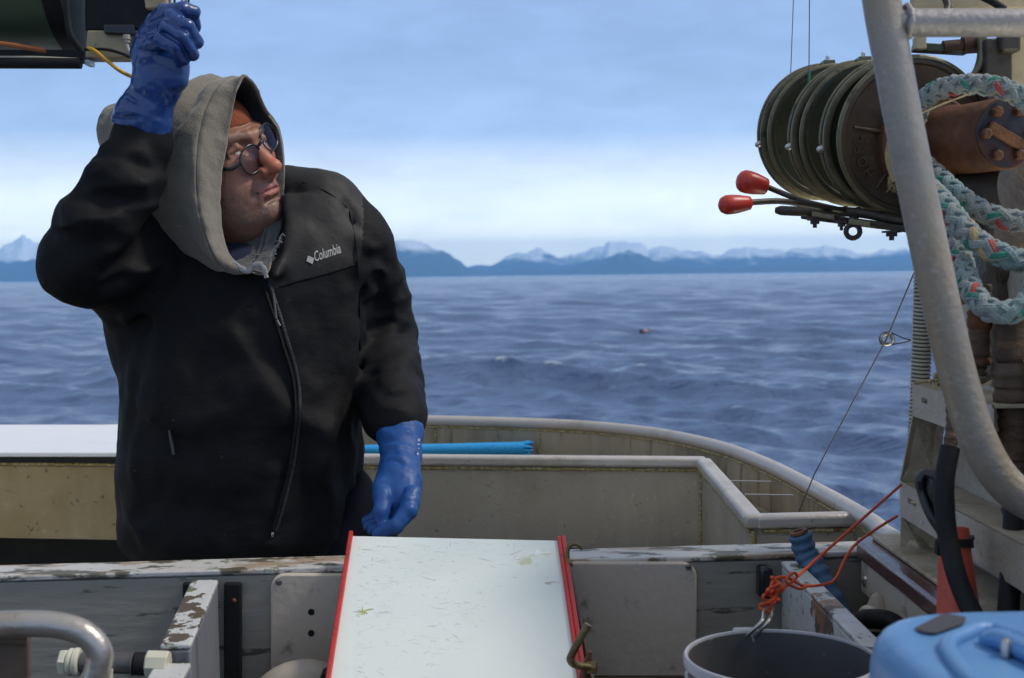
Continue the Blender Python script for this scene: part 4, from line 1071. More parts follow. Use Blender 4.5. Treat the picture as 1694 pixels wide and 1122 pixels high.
mb = MB(); mb.tube(spline([P(1572, 740, 1.56), P(1563, 790, 1.55), P(1563, 840, 1.54), P(1568, 890, 1.53), P(1582, 950, 1.51), P(1604, 1005, 1.49), P(1640, 1075, 1.46), P(1690, 1180, 1.44)], 8), S(33, 1.53) / 2, n=18); mb.build('hose_wall', 'black', bh, smooth=80)
mb = MB(); p_ = spline([P(1576, 660, 1.58), P(1577, 700, 1.57), P(1571, 745, 1.56)], 8); mb.tube(p_, [S(24, 1.56) / 2 * (1 + 0.10 * math.sin(i * 2.1)) for i in range(len(p_))], n=14); mb.build('hose_end', 'rust_brown', bh, smooth=60)
bh2 = thing('black_hose', P(1672, 1010, 1.5), 'straight black hose hanging at the far right under the rusty fitting', 'hose', 'black hoses')
mb = MB(); mb.tube(spline([P(1678, 800, 1.63), P(1676, 880, 1.60), P(1671, 960, 1.56), P(1668, 1040, 1.53), P(1668, 1300, 1.50)], 6), S(35, 1.58) / 2, n=18); mb.build('hose_wall', 'black', bh2, smooth=80)
def fitting(name, segs, Y, label, mats):
    """stack of (px, y0, y1, half width px) turned sleeves"""
    t = thing(name, P(segs[-1][0], segs[-1][2], Y), label, 'fitting', 'rusty hose fittings')
    for i, (px_, y0, y1, hw) in enumerate(segs):
        a, b = P(px_, y0, Y), P(px_ + (segs[min(i + 1, len(segs) - 1)][0] - px_) * 0.6, y1, Y); L = (b - a).length
        r = S(hw, Y); prof = []
        m = max(4, int(L / 0.004))
        for k in range(m + 1):
            prof.append((L * k / m, r * (1 + 0.05 * math.sin(k * 1.7 + i) + rnd.uniform(-0.035, 0.035)) * (0.9 if k in (0, m) else 1)))
        mb = MB(); mb.lathe(prof, a, b - a, n=22); mb.build('sleeve', mats[i % len(mats)], t, smooth=50)
    return t
fitting('hose_fitting', [(1624, 470, 512, 17), (1622, 512, 545, 21), (1621, 545, 592, 19), (1618, 592, 606, 20), (1620, 606, 622, 14)], 1.66, 'short rusty brown hose fitting hanging under the rope loops', ['rust_brown', 'rust'])
fitting('hose_fitting', [(1672, 500, 545, 24), (1671, 545, 600, 23), (1670, 600, 640, 29), (1670, 640, 668, 27), (1674, 668, 760, 23), (1677, 760, 850, 20)], 1.63, 'long rust brown wrapped hose fitting at the right edge', ['rust_brown', 'rust_brown', 'bronze_brown', 'rust_brown'])

# ---- red hand pump with a black looped handle
pump = thing('hand_pump', P(1580, 1110, 1.62), 'faded red hand pump with black loop handle and hose clamp', 'pump')
a, b = P(1577, 872, 1.60), P(1590, 1090, 1.56)
mb = MB(); L = (b - a).length
mb.lathe([(0, S(18, 1.6)), (0.002, S(25, 1.6)), (0.022, S(27, 1.6)), (0.03, S(26, 1.6)), (L * 0.45, S(31, 1.6)), (L, S(41, 1.6))], a, b - a, n=32); mb.build('pump_body', 'red_pump', pump, smooth=50)
c1_ = a.lerp(b, 0.125)
mb = MB(); mb.lathe([(-0.004, S(28.5, 1.6)), (-0.004, S(30.5, 1.6)), (0.006, S(31, 1.6)), (0.006, S(29, 1.6))], c1_, b - a, n=32, closed=True); mb.build('hose_clamp', 'black', pump, smooth=30)
mb = MB(); mb.tube([P(1600, 892, 1.585), P(1611, 889, 1.585)], 0.0035, n=8); mb.build('clamp_screw', 'dark_metal', pump)
mb = MB(); mb.box(P(1556, 905, 1.57), (0.012, 0.012, 0.020)); mb.build('clamp_housing', 'black', pump, smooth=0, bevel=0.002)
lp = spline([P(1556, 880, 1.60), P(1537, 850, 1.61), P(1524, 815, 1.62), P(1521, 795, 1.62), P(1530, 783, 1.62), P(1544, 786, 1.61), P(1552, 800, 1.60), P(1556, 840, 1.60), P(1560, 880, 1.60)], 8)
mb = MB(); mb.tube(lp, 0.0045, n=12, squash=(1.25, 0.8)); hd_ = mb.build('handle', 'black_gloss', pump, smooth=80)
mb = MB(); mb.prism([p + V(0.0, 0.004, 0) for p in lp[4:-3]], (0, 0.006, 0)); mb.build('handle_web', 'black_gloss', hd_, smooth=0)

# ---- rusty capstan drum with the rope over it
CY = 1.86
cA, cB = P(1562, 236, 2.02), P(1664, 221, CY)
cax = (cB - cA).normalized()
caps = thing('capstan', P(1650, 470, 1.98), 'rusty capstan drum with bolted end face behind the thick braided rope', 'capstan')
mb = MB(); Lc = (cB - cA).length; R0 = S(60, CY)
mb.lathe([(-0.06, R0 * 1.62), (-0.035, R0 * 1.65), (-0.03, R0 * 1.5), (0.0, R0 * 1.12), (Lc * 0.35, R0 * 1.0), (Lc - 0.004, R0 * 0.99), (Lc, R0 * 0.95)], cA, cax, n=64); mb.build('drum', 'rust', caps, smooth=35)
mb = MB(); mb.lathe([(0.0005, R0 * 0.93), (0.003, R0 * 0.91), (0.003, R0 * 0.2)], cB, cax, n=48); fp = mb.build('end_plate', 'rust_face', caps, smooth=30)
cu = cax.orthogonal().normalized(); cw = cax.cross(cu)
for k in range(6):
    aa = 2 * PI * k / 6 + 0.3
    mb = MB(); mb.lathe([(0.003, 0.0085), (0.011, 0.008), (0.0125, 0.005)], cB + (cu * math.cos(aa) + cw * math.sin(aa)) * R0 * 0.68, cax, n=6); mb.build('bolt', 'rust', fp, smooth=20)
mb = MB(); mb.bar(cB + cax * 0.006 - cw * R0 * 0.55 + cu * R0 * 0.3, cB + cax * 0.006 + cw * R0 * 0.6 - cu * R0 * 0.1, 0.018, 0.006, up=cax); mb.build('face_bar', 'rust', fp, smooth=0, bevel=0.002)
mb = MB(); mb.bar(P(1655, 270, 2.0), P(1672, 640, 1.9), 0.085, 0.09, up=(0, 1, 0)); mb.build('pedestal', 'dark_metal', caps, smooth=0, bevel=0.01)
mb = MB(); mb.lathe([(-0.02, 0.045), (0.0, 0.05), (0.055, 0.05), (0.08, 0.042)], P(1600, 330, 2.0), (0.55, -0.75, 0.1), n=32); mb.build('gear_case', 'dark_metal', caps, smooth=40)
mb = MB(); mb.sphere(P(1590, 472, 1.95), S(22, 1.95), sc=(0.8, 0.8, 1.5)); mb.build('drain_boss', 'rust', caps, smooth=80)
mb = MB(); mb.tube([P(1640, 442, 1.92), P(1760, 430, 1.92)], 0.032, n=18); mb.build('cross_shaft', 'dark_metal', caps, smooth=60)

# ---- plaited mooring rope
def plait(pts, R, name, parent, pr=13, tan=False):
    p = spline(pts, 24)
    # even spacing
    d = [0]
    for a, b in zip(p[:-1], p[1:]): d.append(d[-1] + (b - a).length)
    step = R * 0.16; n = int(d[-1] / step)
    P3 = np.array([q[:] for q in p]); dd = np.array(d); s = np.linspace(0, d[-1], n)
    C = np.stack([np.interp(s, dd, P3[:, i]) for i in range(3)], 1)
    T = np.gradient(C, axis=0); T /= np.linalg.norm(T, axis=1)[:, None]
    u = np.zeros_like(C); r0 = np.array([0, 0, 1.0]) if abs(T[0, 2]) < 0.9 else np.array([1.0, 0, 0])
    u[0] = r0 - T[0] * r0.dot(T[0]); u[0] /= np.linalg.norm(u[0])
    for i in range(1, n):
        u[i] = u[i - 1] - T[i] * u[i - 1].dot(T[i]); u[i] /= np.linalg.norm(u[i])
    w = np.cross(T, u)
    pitch = R * 6.6
    mb = MB(); mb.tube([Vector(q) for q in C[::4]], R * 0.70, n=12); mb.build('core', 'rope', parent, smooth=80)
    om = 2 * PI / pitch
    for k in range(8):
        sgn = 1 if k < 4 else -1
        ph = (k % 4) * PI / 2 + (PI / 4 if sgn < 0 else 0)
        over = np.cos(4 * om * s - sgn * PI / 2)
        for j in (-1, 0, 1):                        # each strand is three yarns lying side by side
            off_a = sgn * om * s + ph + j * 0.27
            rad = R * (0.80 + 0.13 * over - 0.035 * abs(j))
            path = C + (u * np.cos(off_a)[:, None] + w * np.sin(off_a)[:, None]) * rad[:, None]
            mb = MB(); ns = 6
            mb.tube([Vector(q) for q in path[::2]], R * 0.16, n=ns)
            for f in range((len(path[::2]) - 1) * ns):
                i2 = (f // ns) * 2
                cell = int((4 * om * s[i2] - sgn * PI / 2 + PI) / (2 * PI))
                if over[i2] > -0.2 and j < 1:
                    if k in (1, 6) and cell % 2 == 0: mb.mi[f] = 1
                    elif k in (3,) and cell % 3 == 1: mb.mi[f] = 2
            mb.build(name, ['rope_tan' if (tan and k == 0) else 'rope', 'rope_green', 'rope_red'], parent, smooth=80)
rope = thing('mooring_rope', P(1620, 530, 1.72), 'thick pale braided rope with green and red flecks looped over the capstan', 'rope')
RY = 1.80
plait([P(1520, 235, 2.02), P(1518, 190, 1.98), P(1535, 160, 1.92), P(1570, 143, 1.87), P(1620, 140, 1.83), P(1668, 150, 1.80), P(1715, 185, 1.78), P(1735, 260, 1.78)], S(17.5, 1.85), 'strand', rope)
plait([P(1505, 225, 1.97), P(1520, 262, 1.92), P(1552, 293, 1.86), P(1590, 327, 1.81), P(1630, 352, 1.78), P(1680, 366, 1.76), P(1760, 366, 1.76)], S(18.5, 1.8), 'strand', rope)
plait([P(1497, 240, 1.93), P(1520, 292, 1.84), P(1560, 335, 1.72), P(1600, 384, 1.67), P(1640, 414, 1.64), P(1690, 432, 1.63), P(1770, 436, 1.63)], S(20, 1.66), 'strand', rope, tan=True)
plait([P(1490, 252, 1.88), P(1525, 300, 1.82), P(1566, 360, 1.76), P(1588, 420, 1.70), P(1606, 478, 1.63), P(1636, 512, 1.59), P(1672, 516, 1.58), P(1702, 498, 1.58), P(1722, 440, 1.60)], S(20, 1.62), 'strand', rope)
mb = MB()
for k in range(60):
    c = P(1480 + rnd.uniform(-4, 8), rnd.uniform(238, 306), 1.95); c = c + V(0, rnd.uniform(-.01, .01), 0)
    mb.tube([c, c + V(rnd.uniform(-.008, .004), 0, rnd.uniform(-.012, -.002)), c + V(rnd.uniform(-.012, .006), 0, -.016)], [0.0011, .0008, .0004], n=4)
o = mb.build('frayed_end', 'rope_tan', rope); o['kind'] = 'stuff'
mb = MB(); mb.tube(spline([P(1476, 234, 1.95), P(1473, 262, 1.95), P(1484, 300, 1.94)], 6), S(9, 1.95), n=10); mb.build('rope_core', 'rope_tan', rope, smooth=80)
wire('twine', [P(1520, 190, 1.80), P(1560, 172, 1.80), P(1608, 154, 1.80)], 0.0013, 'thin tan twine across the rusty drum under the rope', 'rope_tan', 'twine')

# ---- machinery frame behind the drum
mf = thing('winch_frame', P(1650, 470, 2.08), 'dark greasy steel winch frame with pale plates behind the rope', 'frame')
mb = MB(); mb.bar(P(1646, 66, 2.02), P(1650, 330, 2.02), 0.04, 0.034, up=(0, 1, 0)); mb.build('upright', 'dark_metal', mf, smooth=0, bevel=0.003)
mb = MB(); mb.bar(P(1684, 60, 2.02), P(1684, 330, 2.02), 0.030, 0.02, up=(0, 1, 0)); mb.build('pale_plate', 'beige_box', mf, smooth=0, bevel=0.002)
mb = MB(); mb.bar(P(1722, -30, 2.3), P(1722, 700, 2.3), 0.05, 0.03, up=(0, 1, 0)); mb.build('upright', 'plate', mf, smooth=0, bevel=0.002)
mb = MB(); mb.bar(P(1508, -40, 2.12), P(1780, -40, 2.12), 0.02, 0.11); mb.build('top_plate', 'beige_box', mf, smooth=0, bevel=0.003)
mb = MB(); mb.tube([P(1560, 78, 2.05), P(1606, 74, 2.05)], 0.010, n=14); mb.lathe([(0, 0.014), (0.03, 0.014)], P(1592, 75, 2.05), (1, 0, 0.05), n=16); mb.build('pivot', 'rust', mf, smooth=40)
mb = MB(); mb.bar(P(1512, 79, 2.06), P(1600, 84, 2.06), 0.03, 0.012); mb.build('arm', 'bronze', mf, smooth=0, bevel=0.002)
hk = spline([P(1624, 62, 2.03), P(1625, 90, 2.03), P(1619, 112, 2.03), P(1603, 128, 2.03)], 6)
mb = MB(); mb.tube(hk, [0.011] * 12 + [0.010, 0.009, 0.008, 0.006, 0.005, 0.004, 0.003], n=10, squash=(0.7, 1)); mb.build('guide_horn', 'bronze_rim', mf, smooth=80)
mb = MB(); mb.bar(P(1512, 72, 2.04), P(1530, 72, 2.04), 0.02, 0.020); mb.build('lug', 'beige_box', mf, smooth=0, bevel=0.002)
mb = MB(); mb.bar(P(1690, 115, 2.14), P(1690, 480, 2.14), 0.15, 0.02, up=(0, 1, 0)); mb.build('rear_plate', 'dark_metal', mf, smooth=0)
mb = MB(); mb.tube(spline([P(1560, -10, 2.08), P(1568, 8, 2.07), P(1566, 20, 2.06)], 4), 0.006, n=8); mb.build('bracket', 'dark_metal', mf, smooth=60)
mb = MB(); mb.tube(spline([P(1610, -12, 2.06), P(1640, 2, 2.05), P(1662, 16, 2.04)], 4), 0.006, n=8); mb.build('cable', 'black', mf, smooth=60)
mb = MB(); mb.box(P(1668, 72, 2.0), (0.03, 0.03, 0.03)); mb.build('block', 'dark_metal', mf, smooth=0, bevel=0.005)

mb = MB(); mb.bar(P(1526, 384, 2.06), P(1722, 392, 2.3), 0.05, 0.02); mb.build('winch_bracket', 'dark_metal', mf, smooth=0, bevel=0.002)

# ---- bucket, blue can
BY = 1.50
bc = P(1292, 1086, BY); brx = S(163, BY)
bk = thing('bucket', V(bc.x, bc.y, EZ - 0.80), 'open grey plastic bucket with pale rim tied by orange cord', 'bucket')
H = bc.z - (EZ - 0.80)
bo = V(bc.x, bc.y, EZ - 0.80)
mb = MB(); mb.lathe([(0.004, brx * 0.80), (H - 0.002, brx * 0.945), (H - 0.002, brx * 0.955), (0.0, brx * 0.83)], bo, (0, 0, 1), n=80, closed=True); mb.lathe([(0.004, brx * 0.80), (0.004, 0.001)], bo, (0, 0, 1), n=80, caps=False); mb.build('bucket_wall', 'bucket', bk, smooth=40)
mb = MB(); mb.lathe([(H - 0.012, brx * 0.957), (H - 0.011, brx * 0.995), (H - 0.002, brx), (H + 0.001, brx * 0.985), (H + 0.001, brx * 0.955), (H - 0.002, brx * 0.947)], bo, (0, 0, 1), n=80, closed=True); mb.build('rim', 'bucket_out', bk, smooth=50)
for hz, k in ((H - 0.030, 1.0), (H - 0.048, 0.985)):
    mb = MB(); mb.lathe([(hz, brx * 0.95 * k), (hz + 0.001, brx * 0.985 * k), (hz + 0.004, brx * 0.985 * k), (hz + 0.005, brx * 0.95 * k)], bo, (0, 0, 1), n=80, closed=True); mb.build('rib', 'bucket_out', bk, smooth=40)
lug = bo + V(-brx * 0.20, brx * 0.985, H - 0.012)
mb = MB(); mb.box(lug, (0.03, 0.012, 0.03)); mb.build('handle_lug', 'bucket_out', bk, smooth=0, bevel=0.004)
hp = spline([lug + V(-0.004, -0.002, 0.0), P(1259, 1030, 1.6), P(1264, 1012, 1.63), P(1273, 1005, 1.64), P(1276, 1014, 1.63), P(1270, 1030, 1.6), lug + V(0.008, -0.002, 0.0)], 6)
mb = MB(); mb.tube(hp, 0.0024, n=8); mb.build('wire_handle', 'steel', bk, smooth=80)

JY = 1.10
jz = -0.300
def superrect(c, ax, ay, e, n=64):
    out = []
    for k in range(n):
        a = 2 * PI * k / n; ca, sa = math.cos(a), math.sin(a)
        out.append(V(c.x + ax * math.copysign(abs(ca) ** e, ca), c.y + ay * math.copysign(abs(sa) ** e, sa), c.z))
    return out
jc = Vector((0.325 + 0.165, 1.04, EZ + jz)); jax, jay = 0.165, 0.130
jl = Pz(1470, 1080, jz); jb = Pz(1575, 1003, jz)
jax = 0.165; jc.x = jl.x + jax; jc.y = jb.y - jay
jb_ = V(jc.x, jc.y, EZ - 0.80)
can = thing('jerrycan', jb_, 'blue plastic jerrycan with moulded top handle and dark label patch', 'jerrycan')
JH = jc.z - jb_.z
mb = MB()
prof = [(0.0, 0.94), (0.012, 1.0), (JH - 0.050, 1.0), (JH - 0.030, 0.992), (JH - 0.016, 0.97), (JH - 0.006, 0.925), (JH - 0.001, 0.875), (JH, 0.82), (JH - 0.0005, 0.70), (JH - 0.001, 0.5), (JH - 0.001, 0.01)]
N = 96; rings = []
for h, s in prof:
    rings.append(superrect(V(jb_.x, jb_.y, jb_.z + h), jax - (1 - s) * 0.13 if s > 0.6 else jax * s * 0.9, jay - (1 - s) * 0.13 if s > 0.6 else jay * s * 0.9, 0.58, N))
vs = [p for r_ in rings for p in r_]; fs = []
for i in range(len(rings) - 1):
    for k in range(N): fs.append((i * N + k, i * N + (k + 1) % N, (i + 1) * N + (k + 1) % N, (i + 1) * N + k))
mb.add(vs, fs); mb.build('can_body', 'blue_can', can, smooth=50)
def can_pt(px, py, h): return Pz(px, py, jz + h)
# recessed grip: raised wall round a hollow with a handle bar over it
rec = [can_pt(x, y, 0.002) for x, y in ((1568, 1074), (1600, 1048), (1628, 1040), (1665, 1046), (1760, 1090), (1760, 1150), (1640, 1150))]
rim_ = spline(rec, 6, closed=True)
mb = MB(); mb.tube(rim_ + [rim_[0]], 0.0065, n=12, caps=False); mb.build('grip_rim', 'blue_can', can, smooth=80)
mb = MB(); mb.tube(spline([can_pt(1636, 1062, 0.000), can_pt(1652, 1058, 0.006), can_pt(1672, 1064, 0.007), can_pt(1740, 1096, 0.007), can_pt(1800, 1122, 0.007)], 6), 0.009, n=16); mb.build('grip_bar', 'blue_can', can, smooth=80)
pq = [can_pt(x, y, 0.0012) for x, y in ((1513, 1041), (1562, 1016), (1598, 1023), (1594, 1033), (1548, 1049), (1530, 1048))]
mb = MB(); mb.prism(pq, (0, 0, 0.0012)); mb.build('label_patch', mk('dark_rubber_patch', (0.05, 0.048, 0.055), 0.6), can, smooth=0)
mb = MB(); mb.sphere(can_pt(1660, 1072, 0.004), 0.0028); mb.build('rivet', 'steel', can)
mb = MB(); mb.lathe([(0, 0.004), (0.012, 0.0035), (0.014, 0.002)], can_pt(1664, 1086, 0.0), (0, 0, 1), n=12); mb.build('valve', 'steel', can)

# ---- orange cord from bucket to stand
oc = thing('orange_cord', P(1270, 1000, 1.64), 'knotted bright orange cord tying the bucket handle to the stand', 'cord')
mb = MB(); mb.tube(spline([P(1270, 1008, 1.635), P(1282, 985, 1.66), P(1310, 962, 1.70), P(1350, 926, 1.76), P(1400, 882, 1.83), P(1450, 838, 1.90), P(1491, 802, 1.96)], 6), 0.0021, n=10); mb.build('cord', 'orange_cord', oc, smooth=80)
mb = MB(); mb.tube(spline([P(1484, 854, 1.96), P(1450, 875, 1.90), P(1416, 900, 1.83), P(1398, 925, 1.80), P(1384, 955, 1.76), P(1368, 966, 1.73), P(1330, 969, 1.69), P(1305, 957, 1.66), P(1285, 956, 1.645), P(1276, 968, 1.64), P(1280, 978, 1.64), P(1300, 970, 1.65), P(1318, 955, 1.67), P(1312, 948, 1.66), P(1300, 962, 1.65), P(1322, 974, 1.66), P(1335, 970, 1.67)], 7), 0.0021, n=10); mb.build('cord', 'orange_cord', oc, smooth=80)
kn = []
for k in range(140):
    t = k / 139
    c = P(1265 + 22 * t, 1006 - 40 * t, 1.64)
    kn.append(c + V(0.0075 * math.sin(k * 0.31), 0.005 * math.sin(k * 0.47 + 1), 0.0085 * math.sin(k * 0.19 + 0.6)))
mb = MB(); mb.tube(kn, 0.0021, n=8); mb.build('knot', 'orange_cord', oc, smooth=80)

# ---- blue wrapped handle, foam tube, dark hose by the side
bl = thing('wrapped_handle', P(1372, 990, 1.98), 'blue cloth wrapped pole end standing behind the right divider', 'pole')
hp_ = spline([P(1323, 884, 2.03), P(1333, 915, 2.03), P(1350, 945, 2.02), P(1372, 985, 2.0), P(1400, 1040, 1.98)], 10)
mb = MB(); mb.tube(hp_, [S(19 + 1.6 * math.sin(i * 1.25) + (i * 0.05), 2.03) for i in range(len(hp_))], n=20); mb.build('cloth_wrap', 'blue_tape', bl, smooth=70)
mb = MB(); mb.lathe([(-0.001, S(16, 2.03)), (0.003, S(15, 2.03)), (0.003, S(8, 2.03)), (0.0, S(7.5, 2.03))], P(1321.5, 881, 2.03), P(1321.5, 881, 2.03) - P(1330, 905, 2.03), n=20); mb.build('pole_core', 'rust', bl, smooth=30)
nd = thing('foam_tube', P(735, 750, 3.8), 'bright blue foam tube lying inside the stern bulwark', 'foam tube')
np_ = [P(540, 745.5, 3.83), P(640, 744.5, 3.83), P(740, 743.5, 3.83), P(800, 742.5, 3.83), P(868, 741.5, 3.83)]
mb = MB(); q_ = spline(np_, 10); mb.tube(q_, [S(8.5, 3.83) * (1 + 0.28 * i / len(q_)) for i in range(len(q_))], n=20); mb.build('foam', 'noodle', nd, smooth=80)
for k in range(9):
    a = 2 * PI * k / 9; d = V(0, math.cos(a), math.sin(a)) * S(8.5, 3.83)
    e = P(867, 741.5, 3.83)
    mb = MB(); mb.tube([e + d, e + d * 1.15 + V(0.012, 0, 0), e + d * (0.9 + 0.3 * rnd.random()) + V(0.018 + 0.012 * rnd.random(), 0, rnd.uniform(-.006, .006))], [0.006, 0.005, 0.002], n=6); mb.build('torn_edge', 'noodle', nd, smooth=80)
hs = spline([P(1418, 1030, 1.85), P(1440, 1024, 1.84), P(1475, 1030, 1.82), P(1500, 1060, 1.80), P(1490, 1100, 1.78), P(1440, 1110, 1.78)], 8)
mb = MB(); mb.tube(hs, S(17, 1.83), n=14); tag(mb.build('hose_coil', 'black', None, smooth=80, loc=hs[-1]), 'black hose coil lying low beside the blue jerrycan', 'hose')
hk2 = spline([P(1424, 1018, 1.90), P(1432, 1008, 1.89), P(1446, 1012, 1.88), P(1448, 1026, 1.87)], 6)
cn_ = thing('grey_cone', P(1452, 1036, 1.93), 'small grey cone standing in shade under the brown side cap', 'cone')
mb = MB(); mb.lathe([(0, S(34, 1.93)), (0.01, S(33, 1.93)), (0.05, S(12, 1.93)), (0.055, S(5, 1.93))], P(1455, 1040, 1.93), (-0.05, 0, 1), n=24); mb.build('cone_body', 'scale_grey', cn_, smooth=50)
mb = MB(); mb.lathe([(0, S(37, 1.93)), (0.006, S(37, 1.93))], P(1455, 1043, 1.93), (-0.05, 0, 1), n=24); mb.build('cone_base', 'black', cn_, smooth=40)
mb = MB(); mb.tube(hk2, 0.006, n=10); tag(mb.build('pipe_bend', 'pvc_white', None, smooth=80, loc=hk2[-1]), 'small dirty cream pipe bend beside the grey cone', 'pipe')
mb = MB(); q_ = [P(1432, 963, 2.03), P(1470, 1000, 1.96), P(1500, 1030, 1.9)]; mb.tube(q_, 0.003, n=8); mb.lathe([(0, 0.010), (0.012, 0.010), (0.016, 0.006)], P(1436, 960, 2.03), (-0.3, -1, 0), n=16)
t_ = thing('pump_cable', q_[-1], 'thin black cable with a grey plug under the brown cap', 'cable')
mb = MB(); mb.tube(q_, 0.003, n=8); mb.build('cable', 'black', t_, smooth=80)
mb = MB(); mb.lathe([(0, 0.010), (0.012, 0.010), (0.016, 0.006)], P(1436, 960, 2.03), (-0.3, -1, 0), n=16); mb.build('plug', 'steel', t_, smooth=40)

# ---- gaff rod and clamp at the right of the board
gf = thing('gaff_hook', P(972, 1100, 1.80), 'thin dark gaff rod with hooked end along the right edge of the board', 'gaff')
mb = MB(); mb.tube(spline([P(964, 908, 1.97), P(953, 900, 1.97), P(944, 902, 1.97), P(939, 912, 1.97), P(940, 934, 1.965)], 6), 0.0032, n=8); mb.build('hook', 'brass_rod', gf, smooth=80)
mb = MB(); mb.tube([P(940, 930, 1.965), P(975, 1105, 1.79), P(985, 1150, 1.75)], 0.0044, n=10); mb.build('rod', 'dark_rod', gf, smooth=80)
mb = MB(); mb.lathe([(0, 0.0065), (0.008, 0.0065)], P(940, 930, 1.964), P(945, 955, 1.94) - P(940, 930, 1.964), n=14); mb.build('ferrule', 'brass_rod', gf, smooth=40)
cl = thing('clamp', P(965, 1118, 1.68), 'tarnished brass clamp screw with bent lever on the board edge', 'clamp')
mb = MB(); p_ = spline([P(973, 1033, 1.66), P(958, 1060, 1.66), P(945, 1085, 1.665), P(944, 1093, 1.665), P(952, 1100, 1.67), P(975, 1104, 1.68)], 7); mb.tube(p_, 0.0052, n=14); mb.build('lever', 'brass_rod', cl, smooth=80)
mb = MB(); mb.tube([P(977, 1078, 1.69), P(968, 1108, 1.69), P(960, 1150, 1.69)], [0.0035, 0.0065, 0.0065], n=12); mb.build('screw_shaft', 'rust', cl, smooth=60)
mb = MB(); mb.lathe([(0, 0.009), (0.012, 0.009), (0.013, 0.006)], P(972, 1104, 1.685), (1, -0.2, 0), n=6); mb.build('nut', 'brass_rod', cl, smooth=25)

# ---- left foreground: bent rail, pipe fittings, round float
lr = thing('bent_rail', P(150, 1300, 1.30), 'bent aluminium handrail in the near left corner', 'handrail')
p_ = spline([P(-120, 1034, 1.30), P(-40, 1034, 1.30), P(50, 1032, 1.30), P(105, 1036, 1.30), P(142, 1050, 1.30), P(163, 1075, 1.30), P(164, 1100, 1.30), P(150, 1140, 1.30), P(120, 1220, 1.30)], 8)
mb = MB(); mb.tube(p_, S(22, 1.3), n=20); mb.build('rail_tube', 'near_rail', lr, smooth=80)
mb = MB(); mb.prism([P(-80, 1046, 1.32), P(47, 1046, 1.32), P(47, 1300, 1.32), P(-80, 1300, 1.32)], (0, 0.01, 0)); mb.build('web_plate', 'brown_plate', lr, smooth=0, bevel=0.002)
mb = MB(); mb.tube([P(-80, 1060, 1.315), P(46, 1060, 1.315)], S(8, 1.3), n=8); mb.build('weld_seam', 'brown_plate', lr, smooth=60)
PY_ = 1.72
pv = thing('pipe_fitting', P(190, 1120, PY_), 'dark grey pipe with cream hexagonal end nuts beside the left divider', 'pipe fitting')
ax_ = (P(275, 1099, PY_) - P(100, 1095, PY_)).normalized(); o_ = P(100, 1095, PY_)
def seg(name, x0, x1, hw, mat, n=24, ch=0.002):
    mb = MB(); a = S(x0 - 100, PY_); b = S(x1 - 100, PY_); r = S(hw, PY_)
    mb.lathe([(a, r - ch), (a + ch, r), (b - ch, r), (b, r - ch)], o_, ax_, n=n); mb.build(name, mat, pv, smooth=30)
seg('hex_nut', 100, 113, 22, 'pvc_white', 6); seg('collar', 113.5, 122, 23, 'pvc_white'); seg('flange', 122.5, 134, 24, 'pvc_white'); seg('pipe', 134, 224, 17.5, 'pvc_grey', 32); seg('rubber_sleeve', 224.5, 245, 19.5, 'black', 32); seg('hex_nut', 245, 282, 23, 'pvc_white', 8)
mb = MB(); mb.lathe([(0, S(20.5, PY_)), (S(3, PY_), S(20.5, PY_))], o_ + ax_ * S(121, PY_), ax_, n=24); mb.build('ring', 'pvc_grey', pv)
mb = MB(); mb.tube([P(178, 1108, PY_ - .02), P(176, 1200, PY_ - .02)], S(9, PY_), n=14); mb.build('branch_pipe', 'pvc_white', pv, smooth=60)
fl = thing('round_float', P(500, 1250, 1.84), 'pale brown round float tucked low beside the left edge of the board', 'float')
mb = MB(); mb.sphere(P(505, 1190, 1.84), S(100, 1.84), n=40, m=24, sc=(1.05, 0.8, 1)); mb.build('float_skin', 'scale_grey', fl, smooth=80)
mb = MB(); mb.lathe([(0, 0.012), (0.02, 0.010), (0.025, 0.004)], P(505, 1190, 1.84) + V(0.04, -0.05, S(80, 1.84)), (0.3, -0.3, 1), n=14); mb.build('float_plug', 'black', fl)

# ---- overhead gear, top left
OY = 2.34
oh = thing('overhead_housing', P(60, 100, OY), 'dark green round housing with black trim overhead at the top left', 'housing')
mb = MB()
a, b = P(-220, -60, OY + 0.12), P(138, -60, OY + 0.12); Rh = S(152, OY)
mb.lathe([(0, Rh), (0.002, Rh), ((b - a).length, Rh)], a, b - a, n=64); mb.build('shell', 'green_shell', oh, smooth=40)
mb = MB(); mb.lathe([((b - a).length - 0.030, Rh * 1.0), ((b - a).length - 0.030, Rh * 1.02), ((b - a).length + 0.004, Rh * 1.02), ((b - a).length + 0.004, Rh * 0.9)], a, b - a, n=64); mb.build('end_band', 'black', oh, smooth=40)
mb = MB(); mb.tube([P(-200, 104, OY - 0.01), P(134, 105, OY - 0.01)], S(9, OY), n=14); mb.build('bottom_trim', 'black', oh, smooth=60)
mb = MB(); mb.prism([P(-220, 82, OY + 0.01), P(136, 82, OY + 0.01), P(136, 99, OY + 0.01), P(-220, 98, OY + 0.01)], (0, 0.05, 0)); mb.build('lower_flange', 'black', oh, smooth=0, bevel=0.002)
mb = MB(); mb.tube([P(-200, 94, OY - 0.012), P(60, 95, OY - 0.012), P(128, 98, OY - 0.012)], S(2.2, OY), n=8); mb.build('trim_bead', 'grey_cable', oh, smooth=60)
mb = MB(); mb.tube([P(-30, 68, OY - 0.05), P(20, 75, OY - 0.06), P(75, 84, OY - 0.055)], S(4, OY), n=8); mb.build('faded_strap', 'orange_cable', oh, smooth=60)
mb = MB(); mb.tube(spline([P(108, -20, OY - .06), P(112, 30, OY - .06), P(118, 60, OY - .06), P(134, 84, OY - .05)], 6), S(6, OY), n=10); mb.build('black_hose', 'black', oh, smooth=60)
